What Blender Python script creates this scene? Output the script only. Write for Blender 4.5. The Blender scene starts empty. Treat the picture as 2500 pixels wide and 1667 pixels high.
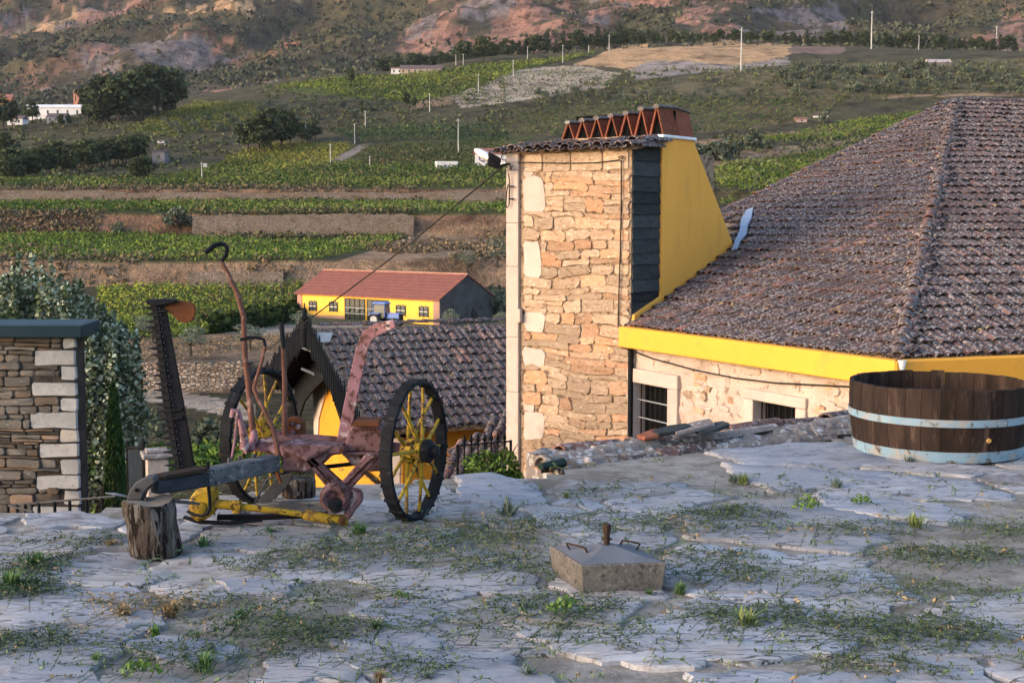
import bpy, bmesh, math, random
import numpy as np
from mathutils import Vector, Matrix
from math import sin, cos, pi, radians, tan, atan, atan2, sqrt
random.seed(7); RNG = np.random.default_rng(7)
SC = bpy.context.scene
COL = SC.collection

# ------------------------------------------------------------------ camera, sky, sun, exposure
F = 3200.0; CX, CY = 1250.0, 833.5; TH = atan(0.0901); CAMZ = 1.6
cam = bpy.data.cameras.new('camera'); cam.lens = F / 2500 * 36; cam.sensor_width = 36
cam.clip_start = 0.1; cam.clip_end = 9000
camo = bpy.data.objects.new('camera', cam); COL.objects.link(camo)
camo.location = (0, 0, CAMZ); camo.rotation_euler = (pi / 2 - TH, 0, 0)
SC.camera = camo

SUN_DIR = Vector((-0.90, -0.36, 0.20)).normalized()      # towards the sun
w = bpy.data.worlds.new('World'); SC.world = w; w.use_nodes = True
nt = w.node_tree; nt.nodes.clear()
sky = nt.nodes.new('ShaderNodeTexSky'); sky.sky_type = 'NISHITA'; sky.sun_disc = False
sky.sun_elevation = math.asin(SUN_DIR.z); sky.sun_rotation = atan2(SUN_DIR.x, SUN_DIR.y)
sky.air_density = 1.0; sky.dust_density = 2.5; sky.ozone_density = 1.8
bg = nt.nodes.new('ShaderNodeBackground'); bg.inputs['Strength'].default_value = 0.15
wo = nt.nodes.new('ShaderNodeOutputWorld')
nt.links.new(sky.outputs[0], bg.inputs[0]); nt.links.new(bg.outputs[0], wo.inputs[0])
sl = bpy.data.lights.new('sun', 'SUN'); sl.energy = 0.5; sl.angle = radians(40); sl.color = (1.0, 0.72, 0.60)
so = bpy.data.objects.new('sun', sl); COL.objects.link(so)
so.rotation_euler = (-SUN_DIR).to_track_quat('-Z', 'Y').to_euler(); so.location = (-20, -10, 20)
SC.view_settings.view_transform = 'Standard'; SC.view_settings.look = 'None'
SC.view_settings.gamma = 1.0; SC.view_settings.use_curve_mapping = False
SC.view_settings.exposure = 2.12
SC.cycles.max_bounces = 5; SC.cycles.diffuse_bounces = 3; SC.cycles.glossy_bounces = 2
SC.cycles.transparent_max_bounces = 4

# ------------------------------------------------------------------ pixel <-> place
CT, ST = cos(TH), sin(TH)
def ray(px, py):
    cx = (px - CX) / F; cy = (CY - py) / F
    return Vector((cx, CT + cy * ST, cy * CT - ST))
def at(px, py, Y):                       # point on the pixel's ray at forward distance Y
    d = ray(px, py); t = Y / d.y
    return Vector((d.x * t, Y, CAMZ + d.z * t))
def onz(px, py, z=0.0):                  # point on the pixel's ray at height z
    d = ray(px, py); t = (z - CAMZ) / d.z
    return Vector((d.x * t, d.y * t, z))
def onpl(px, py, p0, n):                 # point on the pixel's ray on a plane
    d = ray(px, py); o = Vector((0, 0, CAMZ)); t = (p0 - o).dot(n) / d.dot(n)
    return o + d * t
def px_of(p):
    v = Vector(p) - Vector((0, 0, CAMZ)); dz = v.y * CT - v.z * ST
    return CX + F * v.x / dz, CY - F * (v.y * ST + v.z * CT) / dz

# ------------------------------------------------------------------ helpers
def rnd(a, b): return random.uniform(a, b)
def wloc(o):
    v = Vector((0, 0, 0))
    while o is not None:
        v += o.location; o = o.parent
    return v
def tag(o, label=None, cat=None, group=None, kind=None):
    if label: o['label'] = label
    if cat: o['category'] = cat
    if group: o['group'] = group
    if kind: o['kind'] = kind
    elif cat: o['kind'] = 'thing'
    return o
def thing(name, loc, label, cat, group=None):
    o = bpy.data.objects.new(name, None); COL.objects.link(o); o.location = loc; o.empty_display_size = 0.1
    return tag(o, label, cat, group)
def link(name, me, mat, parent=None, loc=None):
    o = bpy.data.objects.new(name, me); COL.objects.link(o)
    if mat is not None and len(me.materials) == 0: me.materials.append(mat)
    if parent is not None: o.parent = parent
    if loc is not None: o.location = loc
    return o
def shade(me, ang=None):
    me.polygons.foreach_set('use_smooth', [True] * len(me.polygons))
    if ang is not None: me.set_sharp_from_angle(angle=radians(ang))
def np_mesh(name, V, Q, C=None, smooth=False):   # quads or tris as int array
    V = np.asarray(V, np.float32); Q = np.asarray(Q, np.int32); k = Q.shape[1]
    me = bpy.data.meshes.new(name)
    me.vertices.add(len(V)); me.vertices.foreach_set('co', V.ravel())
    me.loops.add(Q.size); me.loops.foreach_set('vertex_index', Q.ravel())
    me.polygons.add(len(Q)); me.polygons.foreach_set('loop_start', np.arange(0, Q.size, k, dtype=np.int32))
    me.polygons.foreach_set('loop_total', np.full(len(Q), k, np.int32))
    if smooth: me.polygons.foreach_set('use_smooth', np.ones(len(Q), bool))
    me.update(calc_edges=True)
    if C is not None:
        C = np.asarray(C, np.float32)
        if C.shape[1] == 3: C = np.concatenate([C, np.ones((len(C), 1), np.float32)], 1)
        a = me.color_attributes.new('Col', 'FLOAT_COLOR', 'POINT'); a.data.foreach_set('color', C.ravel())
    return me
class MB:
    """collects shapes in place; build() links them as one mesh under a parent"""
    def __init__(s): s.v = []; s.f = []
    def add(s, vs, fs):
        k = len(s.v); s.v += [tuple(v) for v in vs]; s.f += [tuple(i + k for i in f) for f in fs]; return s
    def box(s, c, size, R=None, ch=0.0):
        hx, hy, hz = size[0] / 2, size[1] / 2, size[2] / 2; c = Vector(c)
        pts = [Vector((x, y, z)) for z in (-hz, hz) for y in (-hy, hy) for x in (-hx, hx)]
        if R is not None: pts = [R @ p for p in pts]
        return s.add([c + p for p in pts], [(0, 2, 3, 1), (4, 5, 7, 6), (0, 1, 5, 4), (2, 6, 7, 3), (0, 4, 6, 2), (1, 3, 7, 5)])
    def hexa(s, b, t):                       # 4 bottom points, 4 top points (same winding)
        return s.add(list(b) + list(t), [(3, 2, 1, 0), (4, 5, 6, 7), (0, 1, 5, 4), (1, 2, 6, 5), (2, 3, 7, 6), (3, 0, 4, 7)])
    def prism(s, poly, ext):                 # polygon of 3-D points pushed along ext
        n = len(poly); ext = Vector(ext); a = [Vector(p) for p in poly]
        return s.add(a + [p + ext for p in a], [tuple(range(n - 1, -1, -1)), tuple(range(n, 2 * n))] + [(i, (i + 1) % n, n + (i + 1) % n, n + i) for i in range(n)])
    def tube(s, pts, r, seg=8, flat=None, cap=True, up=None):
        pts = [Vector(p) for p in pts]; n = len(pts)
        rs = r if isinstance(r, (list, tuple)) else [r] * n
        vs = []; ref = None
        for i, p in enumerate(pts):
            t = (pts[min(i + 1, n - 1)] - pts[max(i - 1, 0)]).normalized()
            if ref is None:
                ref = Vector(up) if up is not None else (Vector((0, 0, 1)) if abs(t.z) < 0.9 else Vector((0, 1, 0)))
            b = t.cross(ref).normalized(); ref = b.cross(t).normalized()
            fl = flat if flat else 1.0
            for k in range(seg):
                a = 2 * pi * k / seg + (pi / seg if seg == 4 else 0)
                vs.append(p + b * cos(a) * rs[i] + ref * sin(a) * rs[i] * fl)
        fs = [(i * seg + k, i * seg + (k + 1) % seg, (i + 1) * seg + (k + 1) % seg, (i + 1) * seg + k) for i in range(n - 1) for k in range(seg)]
        if cap: fs += [tuple(range(seg - 1, -1, -1)), tuple((n - 1) * seg + k for k in range(seg))]
        return s.add(vs, fs)
    def lathe(s, o, ax, prof, seg=24, closed=False):     # prof: (radius, height along ax)
        o = Vector(o); ax = Vector(ax).normalized()
        u = ax.cross(Vector((0, 0, 1)) if abs(ax.z) < 0.9 else Vector((1, 0, 0))).normalized(); v = ax.cross(u)
        n = len(prof); vs = []
        for (r, h) in prof:
            for k in range(seg):
                a = 2 * pi * k / seg; vs.append(o + ax * h + (u * cos(a) + v * sin(a)) * r)
        m = n if closed else n - 1
        fs = [(i * seg + k, i * seg + (k + 1) % seg, ((i + 1) % n) * seg + (k + 1) % seg, ((i + 1) % n) * seg + k) for i in range(m) for k in range(seg)]
        if not closed:
            if prof[0][0] > 1e-4: fs.append(tuple(range(seg - 1, -1, -1)))
            if prof[-1][0] > 1e-4: fs.append(tuple((n - 1) * seg + k for k in range(seg)))
        return s.add(vs, fs)
    def mesh(s, name, base=None, smooth=None):
        me = bpy.data.meshes.new(name); b = Vector(base) if base is not None else Vector((0, 0, 0))
        me.from_pydata([tuple(Vector(v) - b) for v in s.v], [], s.f); me.update()
        bm = bmesh.new(); bm.from_mesh(me); bmesh.ops.recalc_face_normals(bm, faces=bm.faces); bm.to_mesh(me); bm.free()
        if smooth is not None: shade(me, smooth)
        return me
    def build(s, name, mat, parent=None, smooth=None, bevel=0.0):
        base = wloc(parent) if parent is not None else Vector((0, 0, 0))
        o = link(name, s.mesh(name, base, smooth), mat, parent)
        if bevel:
            m = o.modifiers.new('bevel', 'BEVEL'); m.width = bevel; m.segments = 1; m.limit_method = 'ANGLE'; m.angle_limit = radians(35)
        return o
def copy_tree(o, parent=None, loc=None):
    c = o.copy(); COL.objects.link(c); c.parent = parent
    if loc is not None: c.location = loc
    for ch in list(o.children): copy_tree(ch, c)
    return c

# numpy value noise
_L = np.random.default_rng(3).random((256, 256)).astype(np.float32)
def vnoise(x, y):
    x = np.asarray(x, float); y = np.asarray(y, float)
    xi = np.floor(x).astype(int); yi = np.floor(y).astype(int); fx = x - xi; fy = y - yi
    fx = fx * fx * (3 - 2 * fx); fy = fy * fy * (3 - 2 * fy)
    a = _L[xi & 255, yi & 255]; b = _L[(xi + 1) & 255, yi & 255]; c = _L[xi & 255, (yi + 1) & 255]; d = _L[(xi + 1) & 255, (yi + 1) & 255]
    return a + (b - a) * fx + (c - a) * fy + (a - b - c + d) * fx * fy
def fbm(x, y, o=4):
    s = 0; a = 0.5; t = 0
    for i in range(o):
        s = s + a * vnoise(np.asarray(x) * 2 ** i + 17.3 * i, np.asarray(y) * 2 ** i + 9.1 * i); t += a; a *= 0.5
    return s / t
def inpoly(px, py, poly):
    px = np.asarray(px, float); py = np.asarray(py, float); r = np.zeros(px.shape, bool); n = len(poly)
    for i in range(n):
        x1, y1 = poly[i][0], poly[i][1]; x2, y2 = poly[(i + 1) % n][0], poly[(i + 1) % n][1]
        if y1 == y2: continue
        c = ((y1 > py) != (y2 > py)) & (px < (x2 - x1) * (py - y1) / (y2 - y1) + x1); r ^= c
    return r

# ------------------------------------------------------------------ materials
class NT:
    def __init__(s, name):
        m = bpy.data.materials.new(name); m.use_nodes = True; s.m = m; s.t = m.node_tree
        s.b = s.t.nodes['Principled BSDF']; s.k = {}
    def n(s, typ, **kw):
        x = s.t.nodes.new(typ)
        for a, v in kw.items(): setattr(x, a, v)
        return x
    def l(s, a, b): s.t.links.new(a, b)
    def coord(s, sc=(1, 1, 1), rot=(0, 0, 0), seed=True):
        tc = s.n('ShaderNodeTexCoord'); mp = s.n('ShaderNodeMapping'); s.l(tc.outputs['Object'], mp.inputs[0])
        mp.inputs['Scale'].default_value = sc; mp.inputs['Rotation'].default_value = rot; return mp.outputs[0]
    def rand(s):
        if 'r' not in s.k: s.k['r'] = s.n('ShaderNodeObjectInfo').outputs['Random']
        return s.k['r']
    def noise(s, vec, scale, detail=5, rough=0.6, w=None, dist=0.0):
        x = s.n('ShaderNodeTexNoise'); x.inputs['Scale'].default_value = scale; x.inputs['Detail'].default_value = detail
        x.inputs['Roughness'].default_value = rough; x.inputs['Distortion'].default_value = dist
        if w is not None: x.noise_dimensions = '4D'; s.l(w, x.inputs['W'])
        s.l(vec, x.inputs['Vector']); return x.outputs[0]
    def math(s, op, a, b=None, clamp=False):
        x = s.n('ShaderNodeMath', operation=op, use_clamp=clamp)
        for i, v in enumerate((a, b)):
            if v is None: continue
            if isinstance(v, (int, float)): x.inputs[i].default_value = v
            else: s.l(v, x.inputs[i])
        return x.outputs[0]
    def ramp(s, f, lo, hi):
        x = s.n('ShaderNodeMapRange'); x.inputs[1].default_value = lo; x.inputs[2].default_value = hi; s.l(f, x.inputs[0]); return x.outputs[0]
    def mix(s, f, a, b, mode='MIX'):
        x = s.n('ShaderNodeMix', data_type='RGBA', blend_type=mode)
        if isinstance(f, (int, float)): x.inputs[0].default_value = f
        else: s.l(f, x.inputs[0])
        for i, v in ((6, a), (7, b)):
            if isinstance(v, (tuple, list)): x.inputs[i].default_value = (*v[:3], 1)
            else: s.l(v, x.inputs[i])
        return x.outputs[2]
    def bump(s, h, strength=0.5, dist=0.01):
        x = s.n('ShaderNodeBump'); x.inputs['Strength'].default_value = strength; x.inputs['Distance'].default_value = dist
        s.l(h, x.inputs['Height'])
        if 'b' in s.k: s.l(s.k['b'], x.inputs['Normal'])
        s.k['b'] = x.outputs[0]; s.l(x.outputs[0], s.b.inputs['Normal'])
    def attr(s): x = s.n('ShaderNodeAttribute'); x.attribute_name = 'Col'; return x.outputs['Color']
    def out(s, col, rough=0.8, metal=0.0, spec=0.06):
        if isinstance(col, (tuple, list)): s.b.inputs['Base Color'].default_value = (*col[:3], 1)
        else: s.l(col, s.b.inputs['Base Color'])
        if isinstance(rough, (int, float)): s.b.inputs['Roughness'].default_value = rough
        else: s.l(rough, s.b.inputs['Roughness'])
        s.b.inputs['Metallic'].default_value = metal; s.b.inputs['Specular IOR Level'].default_value = spec
        return s.m
def wmix(nt, base, val):                   # brighten/darken per object
    r = nt.rand(); f = nt.ramp(r, 0, 1); f.node.inputs[3].default_value = 1 - val; f.node.inputs[4].default_value = 1 + val
    g = nt.n('ShaderNodeCombineColor'); [nt.l(f, g.inputs[i]) for i in range(3)]
    return nt.mix(1.0, base, g.outputs[0], 'MULTIPLY')
def pmat(name, c1, c2=None, sc=6, rough=0.85, c3=None, t3=(0.58, 0.68), sc3=9, c4=None, t4=(0.6, 0.66), sc4=22, rv=0.0, bump=0.4, bd=0.006, bs=30, metal=0.0, spec=0.06, stretch=(1, 1, 1), rot=(0, 0, 0), huec=None):
    t = NT(name); v = t.coord(stretch, rot); w = t.math('MULTIPLY', t.rand(), 37.0)
    c2 = c2 or tuple(x * 0.75 for x in c1)
    col = t.mix(t.ramp(t.noise(v, sc, w=w), 0.35, 0.65), c1, c2)
    if huec: col = t.mix(t.ramp(t.math('FRACT', t.math('MULTIPLY', t.rand(), 7.13)), 0.55, 1.0), col, huec)
    if c3: col = t.mix(t.ramp(t.noise(v, sc3, w=w, detail=6, rough=0.65), *t3), col, c3)
    if c4: col = t.mix(t.ramp(t.noise(v, sc4, w=w, detail=4, rough=0.6, dist=0.4), *t4), col, c4)
    if rv: col = wmix(t, col, rv)
    if bump: t.bump(t.noise(v, bs, detail=6, rough=0.65, w=w), bump, bd)
    return t.out(col, rough, metal, spec)
# ------------------------------------------------------------------ valley, hillside and mountain: one height field
TPX = np.array([-1600, 0, 450, 900, 1250, 1700, 2100, 2500, 4100.]); TU = (TPX - CX) / F
def _r(*v): return list(v)
TAB = [  # forward distance, then the sight line (photo row) of the ground in each column
 (9,   [2900] * 9), (30, [1250] * 9), (55, [1062] * 9), (66, [985] * 9), (74, [952] * 9), (75.2, [886] * 9), (100, [840] * 9),
 (128, [806] * 9), (150, [789] * 9), (164, [757] * 9), (188, [697] * 9), (193, [632] * 9), (248, [578] * 9), (252, [522] * 9), (290, [493] * 9), (293, [461] * 9),
 (340, [440, 440, 436, 430, 425, 425, 425, 425, 425]),
 (400, [425, 420, 405, 395, 390, 392, 395, 395, 395]), (480, [365, 355, 340, 325, 325, 330, 332, 335, 335]),
 (560, [315, 308, 280, 255, 240, 240, 238, 235, 235]), (640, [295, 296, 248, 195, 180, 165, 168, 172, 170]),
 (720, [290, 292, 236, 183, 145, 120, 124, 130, 130]), (760, [290, 291, 233, 178, 138, 112, 118, 126, 126]),
 (900, [292, 293, 240, 188, 158, 132, 136, 142, 140]), (1020, [282, 280, 230, 172, 140, 118, 116, 110, 110]),
 (1200, [215, 210, 170, 110, 75, 55, 50, 40, 40]), (1500, [80, 70, 45, 0, -30, -60, -70, -80, -80]),
 (2000, [-90, -100, -120, -150, -190, -210, -220, -220, -220]), (2700, [-220] * 9), (3600, [-260] * 9)]
TY = np.array([t[0] for t in TAB], float)
def _elev(py):
    cy = (CY - np.asarray(py, float)) / F
    return (cy * CT - ST) / (CT + cy * ST)
TE = _elev(np.array([t[1] for t in TAB], float))        # dz/dy for each knot
TZ = CAMZ + TE * TY[:, None]
def terr(X, Y):
    X = np.asarray(X, float); Y = np.maximum(np.asarray(Y, float), 9.0)
    u = np.clip(X / Y, TU[0], TU[-1])
    i = np.clip(np.searchsorted(TY, Y, 'right') - 1, 0, len(TY) - 2); fy = (Y - TY[i]) / (TY[i + 1] - TY[i])
    j = np.clip(np.searchsorted(TU, u, 'right') - 1, 0, len(TU) - 2); fu = (u - TU[j]) / (TU[j + 1] - TU[j]); fu = fu * fu * (3 - 2 * fu)
    z0 = TZ[i, j] * (1 - fu) + TZ[i, j + 1] * fu; z1 = TZ[i + 1, j] * (1 - fu) + TZ[i + 1, j + 1] * fu
    z = z0 + (z1 - z0) * np.clip(fy, 0, 1.5)
    # uneven ground; strong ribs and gullies on the mountain
    k = np.clip((Y - 120) / 500, 0, 1)
    z = z + (fbm(X * 0.02, Y * 0.02, 3) - 0.5) * (0.5 + 3.0 * k)
    m = np.clip((Y - 950) / 350, 0, 1)
    d = X * 0.55 - Y * 0.45
    rib = 1 - np.abs(fbm(d * 0.006 + 3, (X + Y) * 0.0022, 4) * 2 - 1)
    z = z + m * ((rib - 0.6) * 85 + (fbm(X * 0.02, Y * 0.02, 5) - 0.5) * 42)
    return z
HY = np.concatenate([np.linspace(24, 300, 900), np.geomspace(300, 3000, 1500)[1:]])
def hit(px, py):                          # where the pixel's sight line first meets the valley
    d = ray(px, py); X = d.x / d.y * HY; Z = CAMZ + d.z / d.y * HY
    k = np.nonzero(terr(X, HY) >= Z)[0]
    i = int(k[0]) if len(k) else len(HY) - 1
    return Vector((X[i], HY[i], float(terr(X[i], HY[i]))))
def world_poly(poly): return [tuple(hit(*p)[:2]) for p in poly]

C_VINE = (.085, .10, .035); C_VINED = (.035, .052, .022); C_YEL = (.15, .15, .035); C_SOIL = (.26, .17, .12); C_STRAW = (.50, .35, .21)
C_PINK = (.36, .215, .17); C_ROCK = (.22, .195, .20); C_GREY = (.44, .39, .34); C_SCRUB = (.088, .085, .05); C_ROAD = (.52, .43, .35); C_DRY = (.34, .245, .17)
FIELDS = [   # (photo outline, ground colour)
 ([(-400, 620), (760, 640), (1240, 640), (1240, 700), (-400, 700)], C_DRY),
 ([(-400, 518), (1300, 522), (1300, 580), (-400, 578)], C_SOIL), ([(-400, 458), (1300, 460), (1300, 496), (-400, 494)], C_SOIL),
 ([(-400, 452), (200, 452), (420, 430), (560, 385), (640, 352), (870, 352), (1300, 330), (1300, 462), (-400, 462)], C_VINE),
 ([(-400, 490), (1300, 492), (1300, 524), (-400, 522)], C_VINE),
 ([(-400, 572), (700, 575), (1000, 580), (940, 602), (760, 636), (560, 640), (-400, 632)], C_VINE),
 ([(1000, 560), (1300, 540), (1300, 660), (780, 650), (950, 600)], C_DRY),
 ([(240, 700), (740, 690), (740, 752), (600, 790), (440, 835), (240, 835)], C_VINE),
 ([(520, 800), (740, 752), (1300, 752), (1300, 818), (740, 818), (600, 835)], C_ROAD),
 ([(300, 835), (560, 812), (800, 830), (800, 960), (300, 960)], C_DRY),
 ([(240, 940), (400, 952), (500, 966), (620, 985), (620, 1030), (520, 1008), (420, 984), (240, 970)], (.62, .53, .45)),
 ([(530, 420), (560, 385), (640, 352), (870, 352), (780, 415), (700, 425)], C_YEL),
 ([(480, 245), (640, 255), (640, 290), (420, 335), (300, 318)], C_YEL),
 ([(960, 185), (1250, 150), (1470, 126), (1300, 165), (1190, 212), (1010, 252), (850, 240), (650, 217)], (.085, .12, .03)),
 ([(1010, 250), (1100, 235), (1100, 255), (1000, 270)], C_DRY),
 ([(1090, 238), (1260, 172), (1400, 158), (1520, 180), (1480, 215), (1130, 265)], C_GREY),
 ([(1400, 158), (1500, 118), (1620, 107), (1860, 101), (1965, 112), (1920, 138), (1800, 160), (1560, 170)], C_STRAW),
 ([(1520, 172), (1600, 148), (1690, 150), (1800, 160), (1925, 138), (1930, 174), (1720, 178), (1560, 195)], (.34, .31, .30)),
 ([(1930, 112), (2060, 112), (2040, 160), (1930, 174)], (.23, .17, .15)),
 ([(1680, 345), (1840, 330), (2120, 305), (2120, 325), (1840, 350), (1700, 365)], C_DRY),
 ([(1690, 380), (2060, 345), (2060, 362), (1720, 412)], C_DRY), ([(2150, 222), (2520, 214), (2520, 232), (2150, 240)], C_DRY),
 ([(1900, 160), (2520, 140), (2520, 222), (2150, 236), (1900, 240), (1500, 235), (1560, 200)], (.15, .135, .08)), ([(1240, 268), (1640, 242), (2100, 236), (1950, 300), (1690, 330), (1400, 332), (1240, 330)], (.15, .125, .075)),
 ([(-200, 300), (300, 318), (420, 335), (640, 295), (640, 352), (560, 385), (420, 430), (-200, 448)], C_SCRUB),
 ([(740, 425), (800, 395), (880, 352), (905, 352), (880, 368), (820, 400), (770, 425)], (.30, .27, .25)),
 ([(-20, 100), (95, 55), (190, 32), (195, 52), (120, 72), (50, 90), (-20, 104)], C_STRAW),
 ([(335, 46), (400, 22), (470, 14), (640, -12), (860, -30), (740, 12), (620, 28), (500, 36), (430, 42)], C_STRAW),
 ([(485, 62), (520, 78), (562, 95), (560, 128), (520, 132), (490, 100)], (.40, .21, .145)), ([(600, 95), (720, 84), (758, 84), (756, 98), (715, 118), (690, 130), (650, 130)], (.40, .22, .155)),
 ([(300, 80), (490, 85), (540, 140), (500, 172), (290, 165)], C_ROCK),
 ([(930, 135), (1010, 60), (1080, -10), (1420, -10), (1400, 40), (1330, 90), (1180, 128)], C_PINK),
 ([(985, 95), (1040, 30), (1090, 15), (1060, 70), (1010, 96)], C_ROCK), ([(1090, 60), (1140, -10), (1260, -10), (1230, 45), (1130, 62)], C_ROCK),
 ([(1640, 60), (1720, -10), (1830, -10), (1810, 85), (1680, 90)], C_PINK), ([(1815, 90), (1830, 18), (2060, 15), (2070, 80), (1960, 100)], C_ROCK),
 ([(2340, 118), (2420, 60), (2520, 20), (2520, 118)], C_PINK), ([(2020, -10), (2100, -10), (2060, 40), (2000, 30)], C_ROCK)]
def ground_colour(PX, PY, X, Y, Z):
    n1 = fbm(X * 0.03, Y * 0.03, 4); n2 = fbm(X * 0.15, Y * 0.15, 3)
    C = np.empty(PX.shape + (3,), np.float32); C[:] = C_SCRUB
    C[Y < 70] = (.10, .09, .05)
    mk = np.where(Y > 900, 1.0, 0.0)
    jx = (fbm(X * .05, Y * .05, 4) - .5) * (22 + 60 * mk); jy = (fbm(X * .05 + 40, Y * .05, 4) - .5) * (5 + 30 * mk)
    far = Y > 330
    PXj = np.where(far, PX + jx, PX); PYj = np.where(far, PY + jy, PY)
    # mountain: scrub with ribs of bare rock and earth
    d = X * 0.55 - Y * 0.45
    r = fbm(d * 0.018, (X + Y) * 0.006, 5); mt = Y > 900
    C[mt & (r > .50)] = (.20, .135, .095); C[mt & (r > .60)] = C_PINK; C[mt & (r > .56) & (n1 > .58)] = C_ROCK
    for poly, c in FIELDS:
        m = inpoly(PXj, PYj, poly)
        if poly[0][1] < 140: m &= (Y > 700)
        C[m] = c
    n3 = fbm(X * .035 + 9, Y * .03, 5); C[mt & (n3 > .58)] = (.085, .078, .055); C[mt & (n2 > .58) & (C[..., 0] > .12)] *= 0.5
    C *= (0.80 + 0.6 * n2)[..., None] * np.array((1.12, 1.0, .92))
    return C
us = (np.concatenate([np.linspace(-1500, -60, 60), np.linspace(-50, 2550, 420), np.linspace(2570, 4000, 60)]) - CX) / F
ys = np.concatenate([[9.0, 14, 20], np.linspace(26, 330, 330), np.geomspace(332, 760, 150), np.geomspace(768, 3600, 210)])
for k in (74, 75.2, 188, 193, 248, 252, 290, 293): ys = np.append(ys, [k - .05, k + .05])
ys = np.unique(ys)
YY, UU = np.meshgrid(ys, us, indexing='ij'); XX = UU * YY; ZZ = terr(XX, YY)
vy = YY * CT - (ZZ - CAMZ) * ST; PXg = CX + F * XX / vy; PYg = CY - F * (YY * ST + (ZZ - CAMZ) * CT) / vy
CG = ground_colour(PXg, PYg, XX, YY, ZZ)
nr, nc = YY.shape; idx = np.arange(nr * nc).reshape(nr, nc)
Q = np.stack([idx[:-1, :-1], idx[:-1, 1:], idx[1:, 1:], idx[1:, :-1]], -1).reshape(-1, 4)
me = np_mesh('hillside', np.stack([XX, YY, ZZ], -1).reshape(-1, 3), Q, CG.reshape(-1, 3), True)
t = NT('valley_ground'); v = t.coord()
c = t.attr(); nz = t.noise(v, 0.9, 6, 0.7); c = t.mix(t.ramp(nz, .3, .75), c, t.mix(1.0, c, (.45, .45, .42), 'MULTIPLY'))
c = t.mix(t.ramp(t.noise(v, 0.14, 6, .7), .5, .7), c, t.mix(1.0, c, (1.45, 1.35, 1.25), 'MULTIPLY'))
nm = t.noise(v, .085, 7, .72); c = t.mix(t.ramp(nm, .50, .62), c, t.mix(1.0, c, (.42, .42, .42), 'MULTIPLY'))
t.bump(t.noise(v, 0.35, 8, .72), 1.0, 1.2); t.bump(nm, 1.0, 6.0)
hs = link('hillside', me, t.out(c, .95, 0, .1)); tag(hs, kind='structure')
# plain behind and beside the terrace, reaching the horizon all round
m = MB(); R = 5200
ring = [(R * cos(a), R * sin(a), -9.5) for a in np.linspace(0, 2 * pi, 48, endpoint=False)]
m.add(ring, [tuple(range(48))])
tag(m.build('valley_floor', pmat('valley_floor', (.07, .075, .04), (.12, .10, .06), .02, .95, bump=0)), kind='structure')

# ------------------------------------------------------------------ foliage helpers
def leaf_quads(P, S, C, asp=0.55, up=0.25, g=RNG, N=None):
    """one rhombic leaf (or leaf clump) at each point; returns verts, quads, colours"""
    n = len(P); S = np.broadcast_to(np.asarray(S, float), (n,))
    a = g.normal(size=(n, 3)); a[:, 2] += 0.0; a /= np.linalg.norm(a, axis=1)[:, None]
    b = g.normal(size=(n, 3))
    if N is not None: b = np.cross(N + 0.5 * b, a)
    else: b = np.cross(b, a)
    b /= np.linalg.norm(b, axis=1)[:, None] + 1e-9
    s = S[:, None]; V = np.stack([P - a * s, P + b * s * asp, P + a * s, P - b * s * asp], 1).reshape(-1, 3)
    Qd = np.arange(4 * n).reshape(n, 4); Cc = np.repeat(C, 4, 0)
    return V, Qd, Cc
def cat(parts):
    V = []; Qd = []; C = []; k = 0
    for v, q, c in parts: V.append(v); Qd.append(q + k); C.append(c); k += len(v)
    return np.concatenate(V), np.concatenate(Qd), np.concatenate(C)
def fol_mat(name, rv=0.15, rough=.8, spec=.05):
    t = NT(name); c = t.attr(); c = wmix(t, c, rv); return t.out(c, rough, 0, spec)
M_FOL = fol_mat('foliage'); M_VINE = fol_mat('vine_leaves', 0)
M_BARK = pmat('bark', (.09, .07, .055), (.05, .04, .032), 9, .95, bump=.8, bd=.02, bs=20)
def blob_points(n, lobes, g):               # points in the shells of several lobes: (centre, radii, weight)
    w = np.array([l[2] for l in lobes], float); ii = g.choice(len(lobes), n, p=w / w.sum())
    c = np.array([l[0] for l in lobes])[ii]; r = np.array([l[1] for l in lobes])[ii]
    d = g.normal(size=(n, 3)); d /= np.linalg.norm(d, axis=1)[:, None]
    rad = g.uniform(.45, 1.0, n) ** .6
    return c + d * r * rad[:, None], d, rad
def crown_mesh(name, lobes, n, size, c1, c2, g, asp=.6):
    P, d, rad = blob_points(n, lobes, g)
    f = g.random(n)[:, None]; C = np.array(c1) * (1 - f) + np.array(c2) * f
    return np_mesh(name, *leaf_quads(P, size * g.uniform(.6, 1.3, n), C, asp, g=g))
def rand_lobes(g, n, R, H, z0, rr):
    L = []
    for i in range(n):
        a = g.uniform(0, 2 * pi); h = g.random(); q = R * (1 - .55 * abs(h * 2 - .8)) * sqrt(g.random())
        r = rr * g.uniform(.6, 1.15); L.append(((q * cos(a), q * sin(a), z0 + h * (H - z0)), (r, r, r * g.uniform(.6, .95)), r * r))
    return L
def trunk_mb(h, r, g, limbs=4, spread=.5):
    m = MB(); lean = g.uniform(-.06, .06) * h
    m.tube([(0, 0, -.3), (lean * .3, 0, h * .5), (lean, 0, h)], [r * 1.2, r * .85, r * .5], 7)
    for i in range(limbs):
        a = 2 * pi * i / limbs + g.uniform(-.4, .4); b = h * g.uniform(.55, .95)
        m.tube([(lean * b / h, 0, b), (lean + cos(a) * spread * .5, sin(a) * spread * .5, b + spread * .5), (lean + cos(a) * spread, sin(a) * spread, b + spread * 1.1)], [r * .5, r * .35, r * .15], 5)
    return m
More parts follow.
